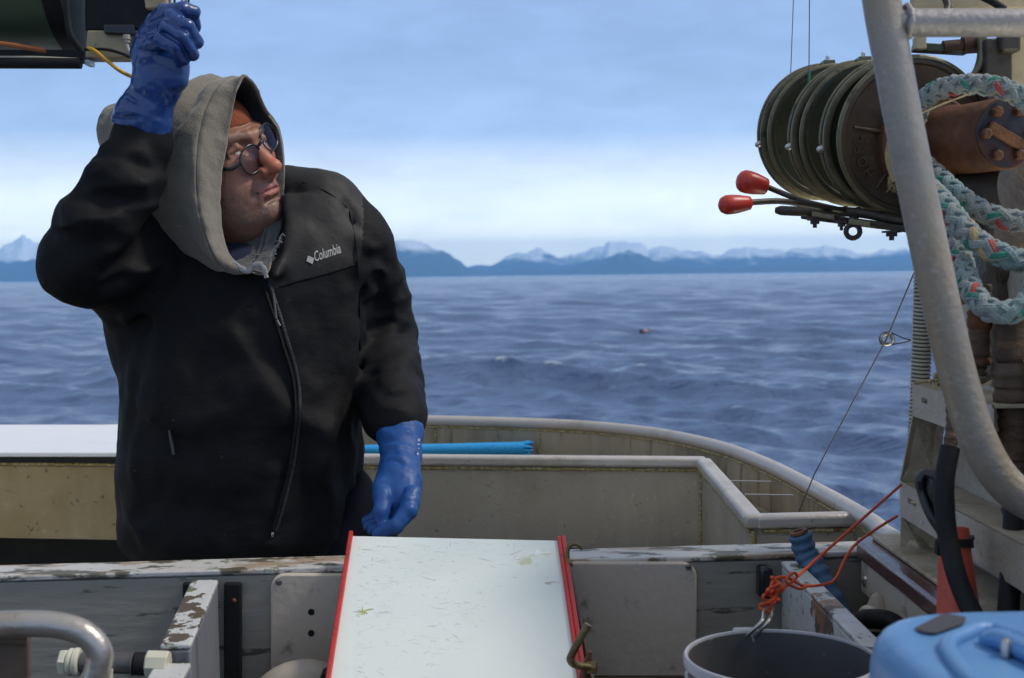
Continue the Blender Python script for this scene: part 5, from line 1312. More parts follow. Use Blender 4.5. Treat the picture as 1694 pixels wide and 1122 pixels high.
mb = MB(); mb.prism([P(140, 99, OY), P(148, 99, OY), P(148, 107, OY), P(140, 107, OY)], (0, 0.03, 0)); mb.build('clear_tab', 'wire_pale', oh, smooth=0)
mb = MB(); mb.bar(P(40, -200, OY + 0.12), P(40, -900, OY + 0.12), 0.08, 0.012, up=(0, 1, 0)); mb.build('hanger', 'dark_metal', oh, smooth=0)
jb2 = thing('junction_box', P(190, 95, OY + 0.03), 'beige and black electrical box overhead beside the raised blue glove', 'box')
mb = MB(); mb.prism([P(144, 50, OY), P(240, 50, OY), P(240, 96, OY), P(140, 96, OY)], (0, 0.05, 0)); mb.build('mount_plate', 'beige_box', jb2, smooth=0, bevel=0.003)
mb = MB(); mb.prism([P(140, -60, OY + 0.005), P(250, -60, OY + 0.005), P(250, 50, OY + 0.005), P(140, 50, OY + 0.005)], (0, 0.09, 0)); mb.build('black_case', 'black', jb2, smooth=0, bevel=0.003)
mb = MB(); mb.prism([P(170, 40, OY - 0.012), P(222, 40, OY - 0.012), P(222, 58, OY - 0.012), P(172, 56, OY - 0.012)], (0, 0.014, 0)); mb.build('case_lip', 'black_gloss', jb2, smooth=0, bevel=0.003)
mb = MB(); mb.prism([P(232, -60, OY - 0.01), P(276, -60, OY - 0.01), P(274, 12, OY - 0.01), P(240, 15, OY - 0.01)], (0, 0.04, 0)); mb.build('pale_case', 'beige_box', jb2, smooth=0, bevel=0.003)
mb = MB(); mb.lathe([(0, 0.0025), (0.002, 0.002)], P(156, 73, OY - 0.0005), (0, -1, 0), n=10); mb.build('screw', 'steel', jb2)
mb = MB(); mb.lathe([(0, 0.0075), (0.008, 0.0075), (0.009, 0.0055), (0.014, 0.0055)], P(210, 58, OY - 0.008), (0, 0, -1), n=10); mb.build('cable_gland', 'grey_cable', jb2, smooth=30)
mb = MB(); mb.tube(spline([P(209, 70, OY - .008), P(213, 84, OY - .01), P(222, 95, OY - .01), P(240, 106, OY)], 6), 0.0034, n=10); mb.build('grey_lead', 'grey_cable', jb2, smooth=80)
mb = MB(); mb.tube(spline([P(146, 80, OY - .012), P(158, 85, OY - .02), P(180, 103, OY - .02), P(205, 121, OY - .01), P(250, 140, OY + .1)], 6), 0.0036, n=10); mb.build('yellow_lead', 'yellow_cable', jb2, smooth=80)
mb = MB(); mb.tube(spline([P(140, 82, OY - .012), P(175, 82, OY - .02), P(205, 90, OY - .02), P(235, 104, OY)], 6), 0.0028, n=8); mb.build('black_lead', 'black', jb2, smooth=80)
# ================================================================== THE MAN
# small signed-distance sculptor: blend primitives, then mesh the surface with surface nets
class Sculpt:
    def __init__(self, lo, hi, h, frame=None):
        self.lo = np.array(lo, float); self.h = h
        self.n = np.maximum(4, np.ceil((np.array(hi, float) - self.lo) / h).astype(int) + 1)
        self.ax = [(self.lo[i] + h * np.arange(self.n[i])).astype(np.float32) for i in range(3)]
        self.d = np.full(tuple(self.n), 0.3, np.float32)
    def _sl(self, lo, hi):
        sl = []
        for i in range(3):
            a = int(max(0, math.floor((lo[i] - self.lo[i]) / self.h))); b = int(min(self.n[i], math.ceil((hi[i] - self.lo[i]) / self.h) + 1))
            if b <= a: return None
            sl.append(slice(a, b))
        return tuple(sl)
    def grid(self, sl):
        x, y, z = [self.ax[i][sl[i]] for i in range(3)]
        return x[:, None, None], y[None, :, None], z[None, None, :]
    def put(self, fn, lo, hi, k=0.0, mode='add', pad=None):
        pad = (k + 3 * self.h + 0.004) if pad is None else pad
        sl = self._sl(np.array(lo) - pad, np.array(hi) + pad)
        if sl is None: return
        p = fn(*self.grid(sl)).astype(np.float32)
        a = self.d[sl]
        if mode == 'add':
            if k > 0:
                hh = np.maximum(k - np.abs(a - p), 0) / k
                r = np.minimum(a, p) - hh * hh * k * 0.25
            else: r = np.minimum(a, p)
        elif mode == 'sub':
            p = -p
            if k > 0:
                hh = np.maximum(k - np.abs(a - p), 0) / k
                r = np.maximum(a, p) + hh * hh * k * 0.25
            else: r = np.maximum(a, p)
        self.d[sl] = r
    def ell(self, c, r, k=0.01, mode='add', R=None):
        c = np.array(c, float); r = np.array(r, float); m = r.max()
        Rm = None if R is None else np.array(R, float)
        def f(x, y, z):
            x, y, z = x - c[0], y - c[1], z - c[2]
            if Rm is not None:
                x, y, z = (Rm[0, 0] * x + Rm[1, 0] * y + Rm[2, 0] * z, Rm[0, 1] * x + Rm[1, 1] * y + Rm[2, 1] * z, Rm[0, 2] * x + Rm[1, 2] * y + Rm[2, 2] * z)
            k0 = np.sqrt((x / r[0]) ** 2 + (y / r[1]) ** 2 + (z / r[2]) ** 2)
            k1 = np.sqrt((x / r[0] ** 2) ** 2 + (y / r[1] ** 2) ** 2 + (z / r[2] ** 2) ** 2) + 1e-9
            return k0 * (k0 - 1) / k1
        self.put(f, c - m, c + m, k, mode)
    def cone(self, a, b, r1, r2, k=0.01, mode='add', flat=None):
        """tapered capsule; flat=(direction, factor) thins it along a direction"""
        a = np.array(a, float); b = np.array(b, float); ab = b - a; L2 = float(ab @ ab) + 1e-12
        m = max(r1, r2)
        if flat is not None:
            fd = np.array(flat[0], float); fd /= np.linalg.norm(fd); ff = 1 / flat[1] - 1
        def f(x, y, z):
            px, py, pz = x - a[0], y - a[1], z - a[2]
            t = np.clip((px * ab[0] + py * ab[1] + pz * ab[2]) / L2, 0, 1)
            qx, qy, qz = px - t * ab[0], py - t * ab[1], pz - t * ab[2]
            if flat is not None:
                s = (qx * fd[0] + qy * fd[1] + qz * fd[2]) * ff
                qx, qy, qz = qx + s * fd[0], qy + s * fd[1], qz + s * fd[2]
            return np.sqrt(qx * qx + qy * qy + qz * qz) - (r1 + (r2 - r1) * t)
        self.put(f, np.minimum(a, b) - m * 1.0, np.maximum(a, b) + m * 1.0, k, mode)
    def chain(self, pts, rs, k=0.01, mode='add', flat=None):
        for i in range(len(pts) - 1):
            self.cone(pts[i], pts[i + 1], rs[i], rs[i + 1], k, mode, flat)
    def crease(self, pts, width, amp):
        """raise (amp>0) or sink (amp<0) the surface along a polyline"""
        pts = [np.array(p, float) for p in pts]
        lo = np.min(pts, 0) - width * 2.2; hi = np.max(pts, 0) + width * 2.2
        sl = self._sl(lo, hi)
        if sl is None: return
        x, y, z = self.grid(sl); best = None
        for a, b in zip(pts[:-1], pts[1:]):
            ab = b - a; L2 = float(ab @ ab) + 1e-12
            px, py, pz = x - a[0], y - a[1], z - a[2]
            t = np.clip((px * ab[0] + py * ab[1] + pz * ab[2]) / L2, 0, 1)
            d2 = (px - t * ab[0]) ** 2 + (py - t * ab[1]) ** 2 + (pz - t * ab[2]) ** 2
            best = d2 if best is None else np.minimum(best, d2)
        self.d[sl] -= (amp * np.exp(-best / (width * width))).astype(np.float32)
    def noise(self, amp, sx, sy, sz, oct=3, seed=0.0, lo=None, hi=None):
        sl = self._sl(lo if lo is not None else self.lo, hi if hi is not None else self.lo + self.h * self.n)
        a = self.d[sl]; msk = np.abs(a) < 0.05
        ii = np.nonzero(msk)
        x = self.ax[0][sl[0]][ii[0]]; y = self.ax[1][sl[1]][ii[1]]; z = self.ax[2][sl[2]][ii[2]]
        a[msk] -= amp * fbm(x * sx + seed, y * sy + seed, z * sz + seed, oct)
        self.d[sl] = a
    def mesh(self):
        d = self.d; h = self.h
        s = d < 0
        nx, ny, nz = s.shape
        c = np.zeros((nx - 1, ny - 1, nz - 1), np.int8)
        offs = [(i, j, k) for i in (0, 1) for j in (0, 1) for k in (0, 1)]
        for i, j, k in offs: c += s[i:nx - 1 + i, j:ny - 1 + j, k:nz - 1 + k]
        act = np.nonzero((c > 0) & (c < 8))
        ax, ay, az = act; N = len(ax)
        idx = np.full(c.shape, -1, np.int32); idx[act] = np.arange(N)
        val = {o: d[ax + o[0], ay + o[1], az + o[2]] for o in offs}
        pos = np.zeros((N, 3)); cnt = np.zeros(N)
        for o in offs:
            for axis in range(3):
                if o[axis]: continue
                o2 = list(o); o2[axis] = 1; o2 = tuple(o2)
                v0, v1 = val[o], val[o2]; cr = (v0 < 0) != (v1 < 0)
                t = np.where(cr, v0 / np.where(cr, v0 - v1, 1), 0)
                p = np.zeros((N, 3)); p[:] = o; p[:, axis] += t
                pos[cr] += p[cr]; cnt[cr] += 1
        pos /= cnt[:, None]
        verts = self.lo + h * (np.stack([ax, ay, az], 1) + pos)
        faces = []
        for axis in range(3):
            a0 = [slice(None)] * 3; a1 = [slice(None)] * 3
            a0[axis] = slice(0, -1); a1[axis] = slice(1, None)
            s0, s1 = s[tuple(a0)], s[tuple(a1)]
            e = np.nonzero(s0 != s1); fl = s0[e]
            u, w = [(1, 2), (2, 0), (0, 1)][axis]
            E = np.stack(e, 1)
            ok = (E[:, u] > 0) & (E[:, w] > 0) & (E[:, u] < s.shape[u] - 1) & (E[:, w] < s.shape[w] - 1)
            E = E[ok]; fl = fl[ok]
            q = []
            for du, dw in ((-1, -1), (0, -1), (0, 0), (-1, 0)):
                F = E.copy(); F[:, u] += du; F[:, w] += dw
                q.append(idx[F[:, 0], F[:, 1], F[:, 2]])
            q = np.stack(q, 1); q[~fl] = q[~fl][:, ::-1]
            faces.append(q)
        faces = np.concatenate(faces); faces = faces[(faces >= 0).all(1)]
        return verts, faces

def relax(v, f, it=2, lam=0.5):
    """light Laplacian smoothing"""
    e = np.concatenate([f[:, [0, 1]], f[:, [1, 2]], f[:, [2, 3]], f[:, [3, 0]]])
    e = np.concatenate([e, e[:, ::-1]])
    for _ in range(it):
        acc = np.zeros_like(v); n = np.bincount(e[:, 0], minlength=len(v)).astype(float)
        for i in range(3): acc[:, i] = np.bincount(e[:, 0], v[e[:, 1], i], minlength=len(v))
        v = v + lam * (acc / np.maximum(n, 1)[:, None] - v)
    return v

def bvh_of(o):
    vs = [Vector(v.co) + world_loc(o) for v in o.data.vertices]
    return BVHTree.FromPolygons(vs, [tuple(p.vertices) for p in o.data.polygons])
def land(bvh, px, py, off=0.0):
    """first point of a surface seen at (px, py), lifted off it"""
    d = ray(px, py).normalized()
    hit, nrm, _, _ = bvh.ray_cast(CAMLOC, d)
    if hit is None: return None
    return hit - d * off

FLOOR = EZ - 1.45
man = thing('person', V(-0.47, 2.45, FLOOR), 'man in black jacket, grey hood and glasses standing behind the coaming, right arm raised', 'person')

# ---------------------------------------------------------------- jacket
JYC = 2.43
rows = [  # py, left, right, depth centre, half depth
    (318, 330, 500, 2.46, 0.085), (345, 262, 560, 2.46, 0.105), (385, 228, 602, 2.455, 0.125), (440, 208, 612, 2.445, 0.142), (500, 206, 606, 2.44, 0.152),
    (560, 204, 600, 2.435, 0.160), (620, 207, 598, 2.43, 0.168), (690, 209, 594, 2.43, 0.172), (750, 206, 592, 2.43, 0.172), (810, 202, 592, 2.43, 0.170),
    (860, 200, 596, 2.43, 0.166), (895, 202, 600, 2.43, 0.160), (922, 226, 600, 2.43, 0.150), (940, 250, 598, 2.43, 0.138)]
tz = []; txl = []; txr = []; tyc = []; tb = []
for py, xl, xr, yc, b in rows:
    L, Rr_ = P(xl, py, yc), P(xr, py, yc)
    tz.append((L.z + Rr_.z) / 2); txl.append(L.x); txr.append(Rr_.x); tyc.append(yc); tb.append(b)
tz = np.array(tz)[::-1]; txl = np.array(txl)[::-1]; txr = np.array(txr)[::-1]; tyc = np.array(tyc)[::-1]; tb = np.array(tb)[::-1]
def smooth_interp(z, zs, vals):
    zz = np.linspace(zs[0], zs[-1], 160); vv = np.interp(zz, zs, vals)
    ker = np.hanning(15); ker /= ker.sum(); vv = np.convolve(np.pad(vv, 7, mode='edge'), ker, 'valid')
    return np.interp(z, zz, vv)
def torso(x, y, z, grow=0.0):
    zc = np.clip(z, tz[0], tz[-1])
    xl, xr = smooth_interp(zc, tz, txl), smooth_interp(zc, tz, txr)
    yc, b = smooth_interp(zc, tz, tyc), smooth_interp(zc, tz, tb)
    cx, a = (xl + xr) / 2, (xr - xl) / 2 + grow; b = b + grow
    e = 2.5
    q = (np.abs((x - cx) / a) ** e + np.abs((y - yc) / b) ** e) ** (1 / e)
    d = (q - 1) * np.minimum(a, b) * 0.92
    dz = np.maximum(z - tz[-1], tz[0] - z)
    return np.where(dz > 0, np.sqrt(np.maximum(d, 0) ** 2 + dz * dz) + np.minimum(d, 0) * 0, d)

ptz = lambda x, y, Y: np.array(P(x, y, Y)[:])
jk = Sculpt((-0.95, 2.0, EZ - 0.56), (-0.05, 2.78, EZ + 0.34), 0.0058)
jk.put(torso, (-0.75, 2.2, EZ - 0.56), (-0.2, 2.68, EZ + 0.1), 0.0, pad=0.05)
# shoulders and neck slope
jk.chain([ptz(330, 335, 2.46), ptz(250, 392, 2.43)], [0.088, 0.092], 0.05)
jk.chain([ptz(470, 326, 2.47), ptz(530, 352, 2.46), ptz(574, 402, 2.46)], [0.056, 0.068, 0.074], 0.045)
# right arm: shoulder, elbow well forward, cuff near the raised wrist
sR = ptz(246, 410, 2.40); eR = ptz(132, 430, 2.20); wR = ptz(236, 238, 2.22)
jk.chain([sR, sR * 0.5 + eR * 0.5 + np.array([0, 0, -0.012]), eR], [0.092, 0.080, 0.062], 0.05)
jk.chain([eR, ptz(166, 372, 2.185), ptz(210, 296, 2.20), wR, ptz(240, 206, 2.213)], [0.058, 0.061, 0.057, 0.051, 0.043], 0.022)
jk.cone(ptz(112, 448, 2.20), ptz(140, 460, 2.22), 0.040, 0.044, 0.03)
# underarm web of cloth
jk.cone(ptz(210, 470, 2.34), ptz(222, 560, 2.40), 0.05, 0.035, 0.05)
jk.cone(ptz(184, 460, 2.30), ptz(204, 528, 2.38), 0.032, 0.018, 0.04)
# left arm: hangs, elbow back, forearm coming forward
sL = ptz(578, 408, 2.47); eL = ptz(634, 566, 2.56); wL = ptz(656, 682, 2.345)
jk.chain([sL, ptz(606, 486, 2.52), eL], [0.075, 0.073, 0.066], 0.035)
jk.chain([eL, ptz(646, 628, 2.45), wL, ptz(658, 697, 2.322)], [0.064, 0.061, 0.053, 0.049], 0.03)
# collar standing round the neck, hem roll
jk.chain([ptz(479, 300, 2.53), ptz(486, 328, 2.46), ptz(480, 388, 2.36), ptz(454, 456, 2.288)], [0.022, 0.022, 0.018, 0.012], 0.022)
# cuffs: open ends and a stitched band
def cuff(c, axis, r, dep):
    c = np.array(c); axis = np.array(axis) / np.linalg.norm(axis)
    jk.cone(c + axis * 0.004, c + axis * (0.05), r, r, 0.0, 'sub')
aR = wR - ptz(196, 292, 2.20); aL = wL - ptz(648, 628, 2.46)
# folds: raised ridges and sunk creases drawn over the cloth
def onf(pts, Y):                                   # fold line in photo pixels near depth Y
    return [ptz(x, y, Y if not isinstance(Y, (list, tuple)) else Y[i]) for i, (x, y) in enumerate(pts)]
def fold(pts, Y, w, amp):
    jk.crease(onf(pts, Y), w, amp * 0.8)
# raised sleeve
fold([(78, 428), (92, 448), (110, 470)], 2.15, 0.014, 0.010); fold([(84, 420), (104, 440), (124, 476)], 2.135, 0.010, -0.009)
fold([(168, 240), (205, 246), (250, 262), (282, 268)], 2.165, 0.014, 0.011); fold([(160, 256), (205, 266), (262, 288)], 2.155, 0.013, -0.005)
fold([(148, 280), (196, 296), (250, 306)], 2.14, 0.020, 0.010); fold([(130, 318), (180, 336), (240, 330)], 2.125, 0.020, -0.010)
fold([(112, 362), (160, 366), (222, 348)], 2.115, 0.024, 0.009); fold([(96, 398), (150, 400), (210, 380)], 2.12, 0.020, -0.009)
fold([(120, 440), (170, 420), (230, 400)], 2.14, 0.02, 0.008); fold([(130, 468), (180, 448), (236, 420)], 2.17, 0.018, -0.008)
fold([(160, 492), (200, 470), (246, 450)], 2.22, 0.020, 0.010); fold([(176, 520), (214, 500), (252, 480)], 2.26, 0.018, -0.012)
fold([(188, 556), (214, 530), (250, 505)], 2.29, 0.016, 0.010); fold([(196, 590), (215, 560), (240, 535)], 2.30, 0.014, -0.010)
# chest and belly
fold([(300, 430), (340, 500), (390, 560), (440, 640), (470, 700)], 2.26, 0.022, 0.009)
fold([(322, 420), (366, 490), (416, 552), (458, 616), (486, 650)], 2.26, 0.016, -0.010)
fold([(252, 470), (262, 560), (280, 650)], 2.28, 0.035, 0.009); fold([(232, 480), (238, 560), (230, 640), (216, 700)], 2.30, 0.018, -0.009)
fold([(500, 470), (520, 560), (530, 660), (520, 760)], 2.27, 0.035, 0.009); fold([(560, 440), (566, 520), (584, 620)], 2.31, 0.02, -0.010)
fold([(480, 340), (512, 380), (560, 400)], 2.38, 0.014, 0.008); fold([(492, 318), (530, 350), (588, 380)], 2.40, 0.012, -0.008)
fold([(574, 340), (590, 400), (592, 470), (596, 540), (594, 640)], 2.40, 0.011, -0.009)      # armhole seam
fold([(470, 470), (540, 458), (588, 440)], 2.29, 0.006, 0.004)
fold([(204, 640), (250, 660), (330, 690)], 2.28, 0.030, 0.007); fold([(206, 700), (260, 716), (330, 740)], 2.28, 0.024, -0.007)
fold([(200, 760), (260, 776), (360, 790), (440, 780)], 2.27, 0.03, 0.007); fold([(200, 830), (280, 846), (380, 850)], 2.28, 0.026, -0.007)
fold([(196, 868), (260, 892), (340, 905)], 2.29, 0.020, 0.009); fold([(206, 905), (260, 918)], 2.31, 0.014, -0.006)
fold([(560, 700), (540, 760), (570, 840)], 2.29, 0.026, 0.008); fold([(590, 660), (570, 740), (590, 820)], 2.33, 0.018, -0.008)
# hanging sleeve
fold([(600, 540), (640, 560), (690, 548)], 2.49, 0.015, -0.010); fold([(602, 580), (640, 600), (690, 586)], 2.46, 0.018, 0.010)
fold([(600, 618), (645, 630), (696, 622)], 2.41, 0.013, -0.011); fold([(606, 640), (650, 652), (698, 648)], 2.38, 0.014, 0.009)
fold([(610, 664), (650, 672), (696, 668)], 2.34, 0.010, -0.008)
fold([(640, 400), (660, 470), (676, 540)], 2.46, 0.02, 0.006); fold([(612, 430), (628, 500), (640, 540)], 2.44, 0.014, -0.008)
jk.noise(0.010, 9, 9, 7, 3, 1.3)
def wrinkles(lo, hi, amp, sx, sy, sz, seed):
    sl = jk._sl(lo, hi); a = jk.d[sl]; msk = np.abs(a) < 0.04; ii = np.nonzero(msk)
    x = jk.ax[0][sl[0]][ii[0]]; y = jk.ax[1][sl[1]][ii[1]]; z = jk.ax[2][sl[2]][ii[2]]
    w = np.minimum(1, np.minimum(np.minimum(x - lo[0], hi[0] - x), np.minimum(z - lo[2], hi[2] - z)) / 0.05)
    u = x + 0.03 * fbm(x * 8 + seed, y * 8, z * 8, 2); v = z + 0.03 * fbm(x * 8, y * 8 + seed, z * 8, 2)
    r = 1 - 2.2 * np.abs(fbm(u * sx + seed, y * sy, v * sz, 3))
    r = np.clip(r, -0.3, 1); r = np.sign(r) * np.abs(r) ** 1.5
    a[msk] -= amp * np.clip(w, 0, 1) * (r - 0.3); jk.d[sl] = a
qa, qb = ptz(60, 500, 2.2), ptz(300, 215, 2.2)
wrinkles((qa[0], 2.0, qa[2]), (qb[0], 2.5, qb[2]), 0.0115, 7, 5, 15, 2.2)
qa, qb = ptz(590, 705, 2.4), ptz(705, 380, 2.4)
wrinkles((qa[0], 2.2, qa[2]), (qb[0], 2.75, qb[2]), 0.0105, 8, 6, 17, 5.2)
qa, qb = ptz(180, 945, 2.3), ptz(610, 470, 2.3)
wrinkles((qa[0], 2.1, qa[2]), (qb[0], 2.75, qb[2]), 0.0085, 8, 5, 4.5, 8.7); jk.noise(0.0035, 26, 26, 20, 2, 4.1)
# open cuffs
jk.cone(wL + aL * 1.05, wL + aL * 1.8, 0.046, 0.06, 0.004, 'sub')
# neck opening under the hood
jk.chain([ptz(395, 330, 2.43), ptz(402, 400, 2.355), ptz(418, 428, 2.31)], [0.085, 0.062, 0.026], 0.012, 'sub')
jk.chain([ptz(428, 320, 2.40), ptz(436, 372, 2.345), ptz(440, 410, 2.31), ptz(441, 436, 2.28)], [0.044, 0.036, 0.026, 0.013], 0.010, 'sub')
jv, jf = jk.mesh()
# the yoke above the chest seam takes a lighter tone
cen = jv[jf].mean(1)
d_ = np.array(CAMROT.transposed())
rel = (cen - np.array(CAMLOC)) @ np.array(CAMROT)
fpx = 847 + rel[:, 0] / -rel[:, 2] * FPX; fpy = 561 - rel[:, 1] / -rel[:, 2] * FPX
seam = np.interp(fpx, [430, 462, 520, 588, 620], [486, 474, 458, 438, 380])
yk = (fpx > 445) & (fpx < 600) & (fpy < seam)
jv = relax(jv, jf, 1, 0.4)
jacket = np_obj('jacket', jv, jf, ['jacket', 'jacket_yoke'], man, mi=yk.astype(int))
jb = bvh_of(jacket)

def strip(name, pts, mat, r, off=0.001, parent=None, squash=(1, 0.5), bvh=None, n=10):
    q = [land(bvh or jb, x, y, off) for x, y in pts]; q = [p for p in q if p is not None]
    if len(q) < 2: return None
    p = spline(q, n)
    mb = MB(); mb.tube(p, r, n=8, squash=squash); return mb.build(name, mat, parent or man, smooth=80)
ZIP = [(446, 470), (452, 490), (462, 520), (474, 560), (486, 600), (494, 640), (495, 680), (492, 720), (487, 760), (478, 800), (468, 840), (456, 880)]
z_ = strip('zip', ZIP, 'zip', 0.0042, 0.001)
strip('zip_flap', [(436, 472), (446, 500), (458, 536), (470, 575), (482, 614), (488, 650), (489, 690), (485, 730), (479, 770), (470, 808), (460, 846), (450, 880)], 'jacket', 0.009, 0.0005, squash=(0.35, 1))
c = land(jb, 451, 884, 0.003)
if c: mb = MB(); mb.sphere(c, 0.0035, sc=(0.8, 0.6, 1.4)); mb.build('zip_stop', 'steel', z_ or man)
for a_, b_ in (((452, 486), (457, 528)), ((458, 530), (463, 540))):
    p0, p1 = land(jb, *a_, 0.004), land(jb, *b_, 0.006)
    if p0 and p1: mb = MB(); mb.tube([p0, p1], 0.0028, n=8); mb.build('zip_pull', 'zip_pull', z_ or man, smooth=60)
p0, p1 = land(jb, 280, 712, 0.003), land(jb, 288, 752, 0.005)
if p0 and p1:
    mb = MB(); mb.tube([p0, p0.lerp(p1, 0.3), p1], [0.0022, 0.0028, 0.0036], n=8); mb.build('pocket_pull', 'zip_pull', man, smooth=60)
strip('chest_seam', [(466, 474), (490, 466), (520, 458), (556, 448), (586, 438)], 'jacket', 0.0022, 0.0004)
strip('armhole_seam', [(578, 350), (588, 400), (592, 450), (595, 520), (596, 580)], 'jacket', 0.0024, 0.0004)
strip('shoulder_seam', [(500, 302), (540, 318), (574, 344)], 'jacket', 0.002, 0.0004)
# stitched chest lettering with its diamond
def logo():
    vs, fs = text_mesh('Columbia', 1.0, 0.012, 0.0)
    w = vs[:, 0].max(); xh = vs[:, 1].max()
    a = np.array([520.5, 433.0]); bx = np.array([44.0, -15.0]); by = np.array([-2.0, -16.0]) / xh * 1.05
    out = []
    for v in vs:
        q = a + bx * (v[0] / w) + by * v[1]
        p = land(jb, q[0], q[1], 0.0014)
        out.append(p)
    if any(p is None for p in out): return
    mb = MB(); mb.add(out, fs)
    lg = mb.build('chest_lettering', 'logo', man, smooth=0)
    dm = [(509.5, 423), (520, 427.5), (517, 437), (507, 432)]
    q = [land(jb, x, y, 0.0014) for x, y in dm]
    mb = MB(); mb.prism(q, -ray(514, 430).normalized() * 0.0008); mb.build('diamond_mark', 'logo', lg, smooth=0)
logo()

# ---------------------------------------------------------------- body: head, neck, trunk, arms and legs in one skin
HC = P(350, 258, 2.40)                              # between the ears at eye level
yaw, pit, rol = math.radians(59), math.radians(8), math.radians(18)
Fv = V(math.sin(yaw) * math.cos(pit), -math.cos(yaw) * math.cos(pit), math.sin(pit))
Lv = V(math.cos(yaw), math.sin(yaw), 0)
Uv = Lv.cross(Fv) * -1 if Lv.cross(Fv).z < 0 else Lv.cross(Fv)
L2 = Lv * math.cos(rol) + Uv * math.sin(rol); U2 = Uv * math.cos(rol) - Lv * math.sin(rol)
HS = 1.14                                           # head size
HM = np.array([L2[:], Fv[:], U2[:]]).T              # columns: left, forward, up
def head_pt(l, f, u): return HC + (L2 * l + Fv * f + U2 * u) * HS

hd = Sculpt((-0.11, -0.13, -0.27), (0.11, 0.15, 0.14), 0.0017)
E = hd.ell; Cn = hd.cone
E((0, -0.014, 0.032), (0.075, 0.095, 0.076), 0)
E((0, 0.030, -0.030), (0.066, 0.064, 0.086), 0.03)
E((0, 0.034, -0.078), (0.058, 0.052, 0.040), 0.03)
E((0, 0.079, -0.110), (0.024, 0.020, 0.018), 0.020)
for s in (-1, 1):
    E((s * 0.040, 0.052, -0.050), (0.029, 0.031, 0.038), 0.022)
    E((s * 0.036, 0.070, -0.026), (0.022, 0.018, 0.014), 0.018)          # cheekbone
    E((s * 0.047, 0.026, -0.090), (0.027, 0.040, 0.034), 0.025)          # jowl
Cn((0, -0.020, -0.06), (0, -0.055, -0.25), 0.060, 0.066, 0.03)           # neck
E((0, 0.034, -0.120), (0.048, 0.042, 0.034), 0.03)                       # under the chin
Cn((-0.040, 0.077, 0.020), (-0.010, 0.092, 0.015), 0.0105, 0.011, 0.014)
Cn((0.040, 0.077, 0.020), (0.010, 0.092, 0.015), 0.0105, 0.011, 0.014)
for s in (-1, 1):
    E((s * 0.033, 0.097, -0.004), (0.019, 0.014, 0.0125), 0.012, 'sub')
    E((s * 0.032, 0.0745, -0.004), (0.0128, 0.0128, 0.0128), 0.002)
    Cn((s * 0.018, 0.0845, -0.001), (s * 0.034, 0.0865, 0.0045), 0.0036, 0.0042, 0.004)
    Cn((s * 0.034, 0.0865, 0.0045), (s * 0.049, 0.0775, -0.001), 0.0042, 0.0032, 0.004)
    Cn((s * 0.018, 0.0835, -0.007), (s * 0.034, 0.0845, -0.0125), 0.0030, 0.0034, 0.004)
    Cn((s * 0.034, 0.0845, -0.0125), (s * 0.048, 0.0775, -0.007), 0.0034, 0.0028, 0.004)
    E((s * 0.031, 0.078, -0.021), (0.015, 0.009, 0.007), 0.010)          # pouch under the eye
Cn((0, 0.088, 0.010), (0, 0.105, -0.026), 0.0064, 0.0090, 0.010)         # nose
Cn((0, 0.106, -0.026), (0, 0.1170, -0.040), 0.0090, 0.0100, 0.008)
E((0, 0.1185, -0.0425), (0.0108, 0.0100, 0.0095), 0.008)
for s in (-1, 1):
    E((s * 0.0150, 0.1015, -0.046), (0.0095, 0.0125, 0.0098), 0.005)
    E((s * 0.0078, 0.112, -0.0565), (0.0040, 0.0065, 0.0048), 0.004, 'sub')
Cn((0, 0.110, -0.053), (0, 0.102, -0.058), 0.0055, 0.006, 0.006)
E((0, 0.074, -0.070), (0.034, 0.022, 0.028), 0.018)                      # muzzle
for s in (-1, 1):
    Cn((s * 0.026, 0.0860, -0.0757), (s * 0.009, 0.0950, -0.0705), 0.0028, 0.0040, 0.005)
    Cn((s * 0.009, 0.0950, -0.0705), (0, 0.0950, -0.0715), 0.0040, 0.0036, 0.005)
    Cn((s * 0.024, 0.0855, -0.0783), (s * 0.008, 0.0935, -0.0815), 0.0030, 0.0050, 0.005)
    Cn((s * 0.008, 0.0935, -0.0815), (0, 0.0940, -0.0815), 0.0050, 0.0050, 0.005)
    Cn((s * 0.0275, 0.0875, -0.0766), (s * 0.012, 0.0975, -0.0757), 0.0010, 0.0018, 0.0022, 'sub')
    Cn((s * 0.012, 0.0975, -0.0757), (0, 0.0995, -0.0758), 0.0018, 0.0022, 0.0022, 'sub')
    Cn((s * 0.0205, 0.101, -0.048), (s * 0.0345, 0.086, -0.076), 0.0016, 0.0014, 0.014, 'sub')   # smile line
    E((s * 0.079, -0.012, -0.010), (0.010, 0.020, 0.032), 0.008)         # ear
Cn((-0.015, 0.0930, -0.0915), (0.015, 0.0930, -0.0915), 0.0028, 0.0028, 0.009, 'sub')
Cn((0, 0.103, -0.060), (0, 0.101, -0.066), 0.0022, 0.0022, 0.006, 'sub')
hd.noise(0.0010, 55, 55, 55, 3, 2.2)
hv, hf = hd.mesh(); hv = relax(hv, hf, 1, 0.35)
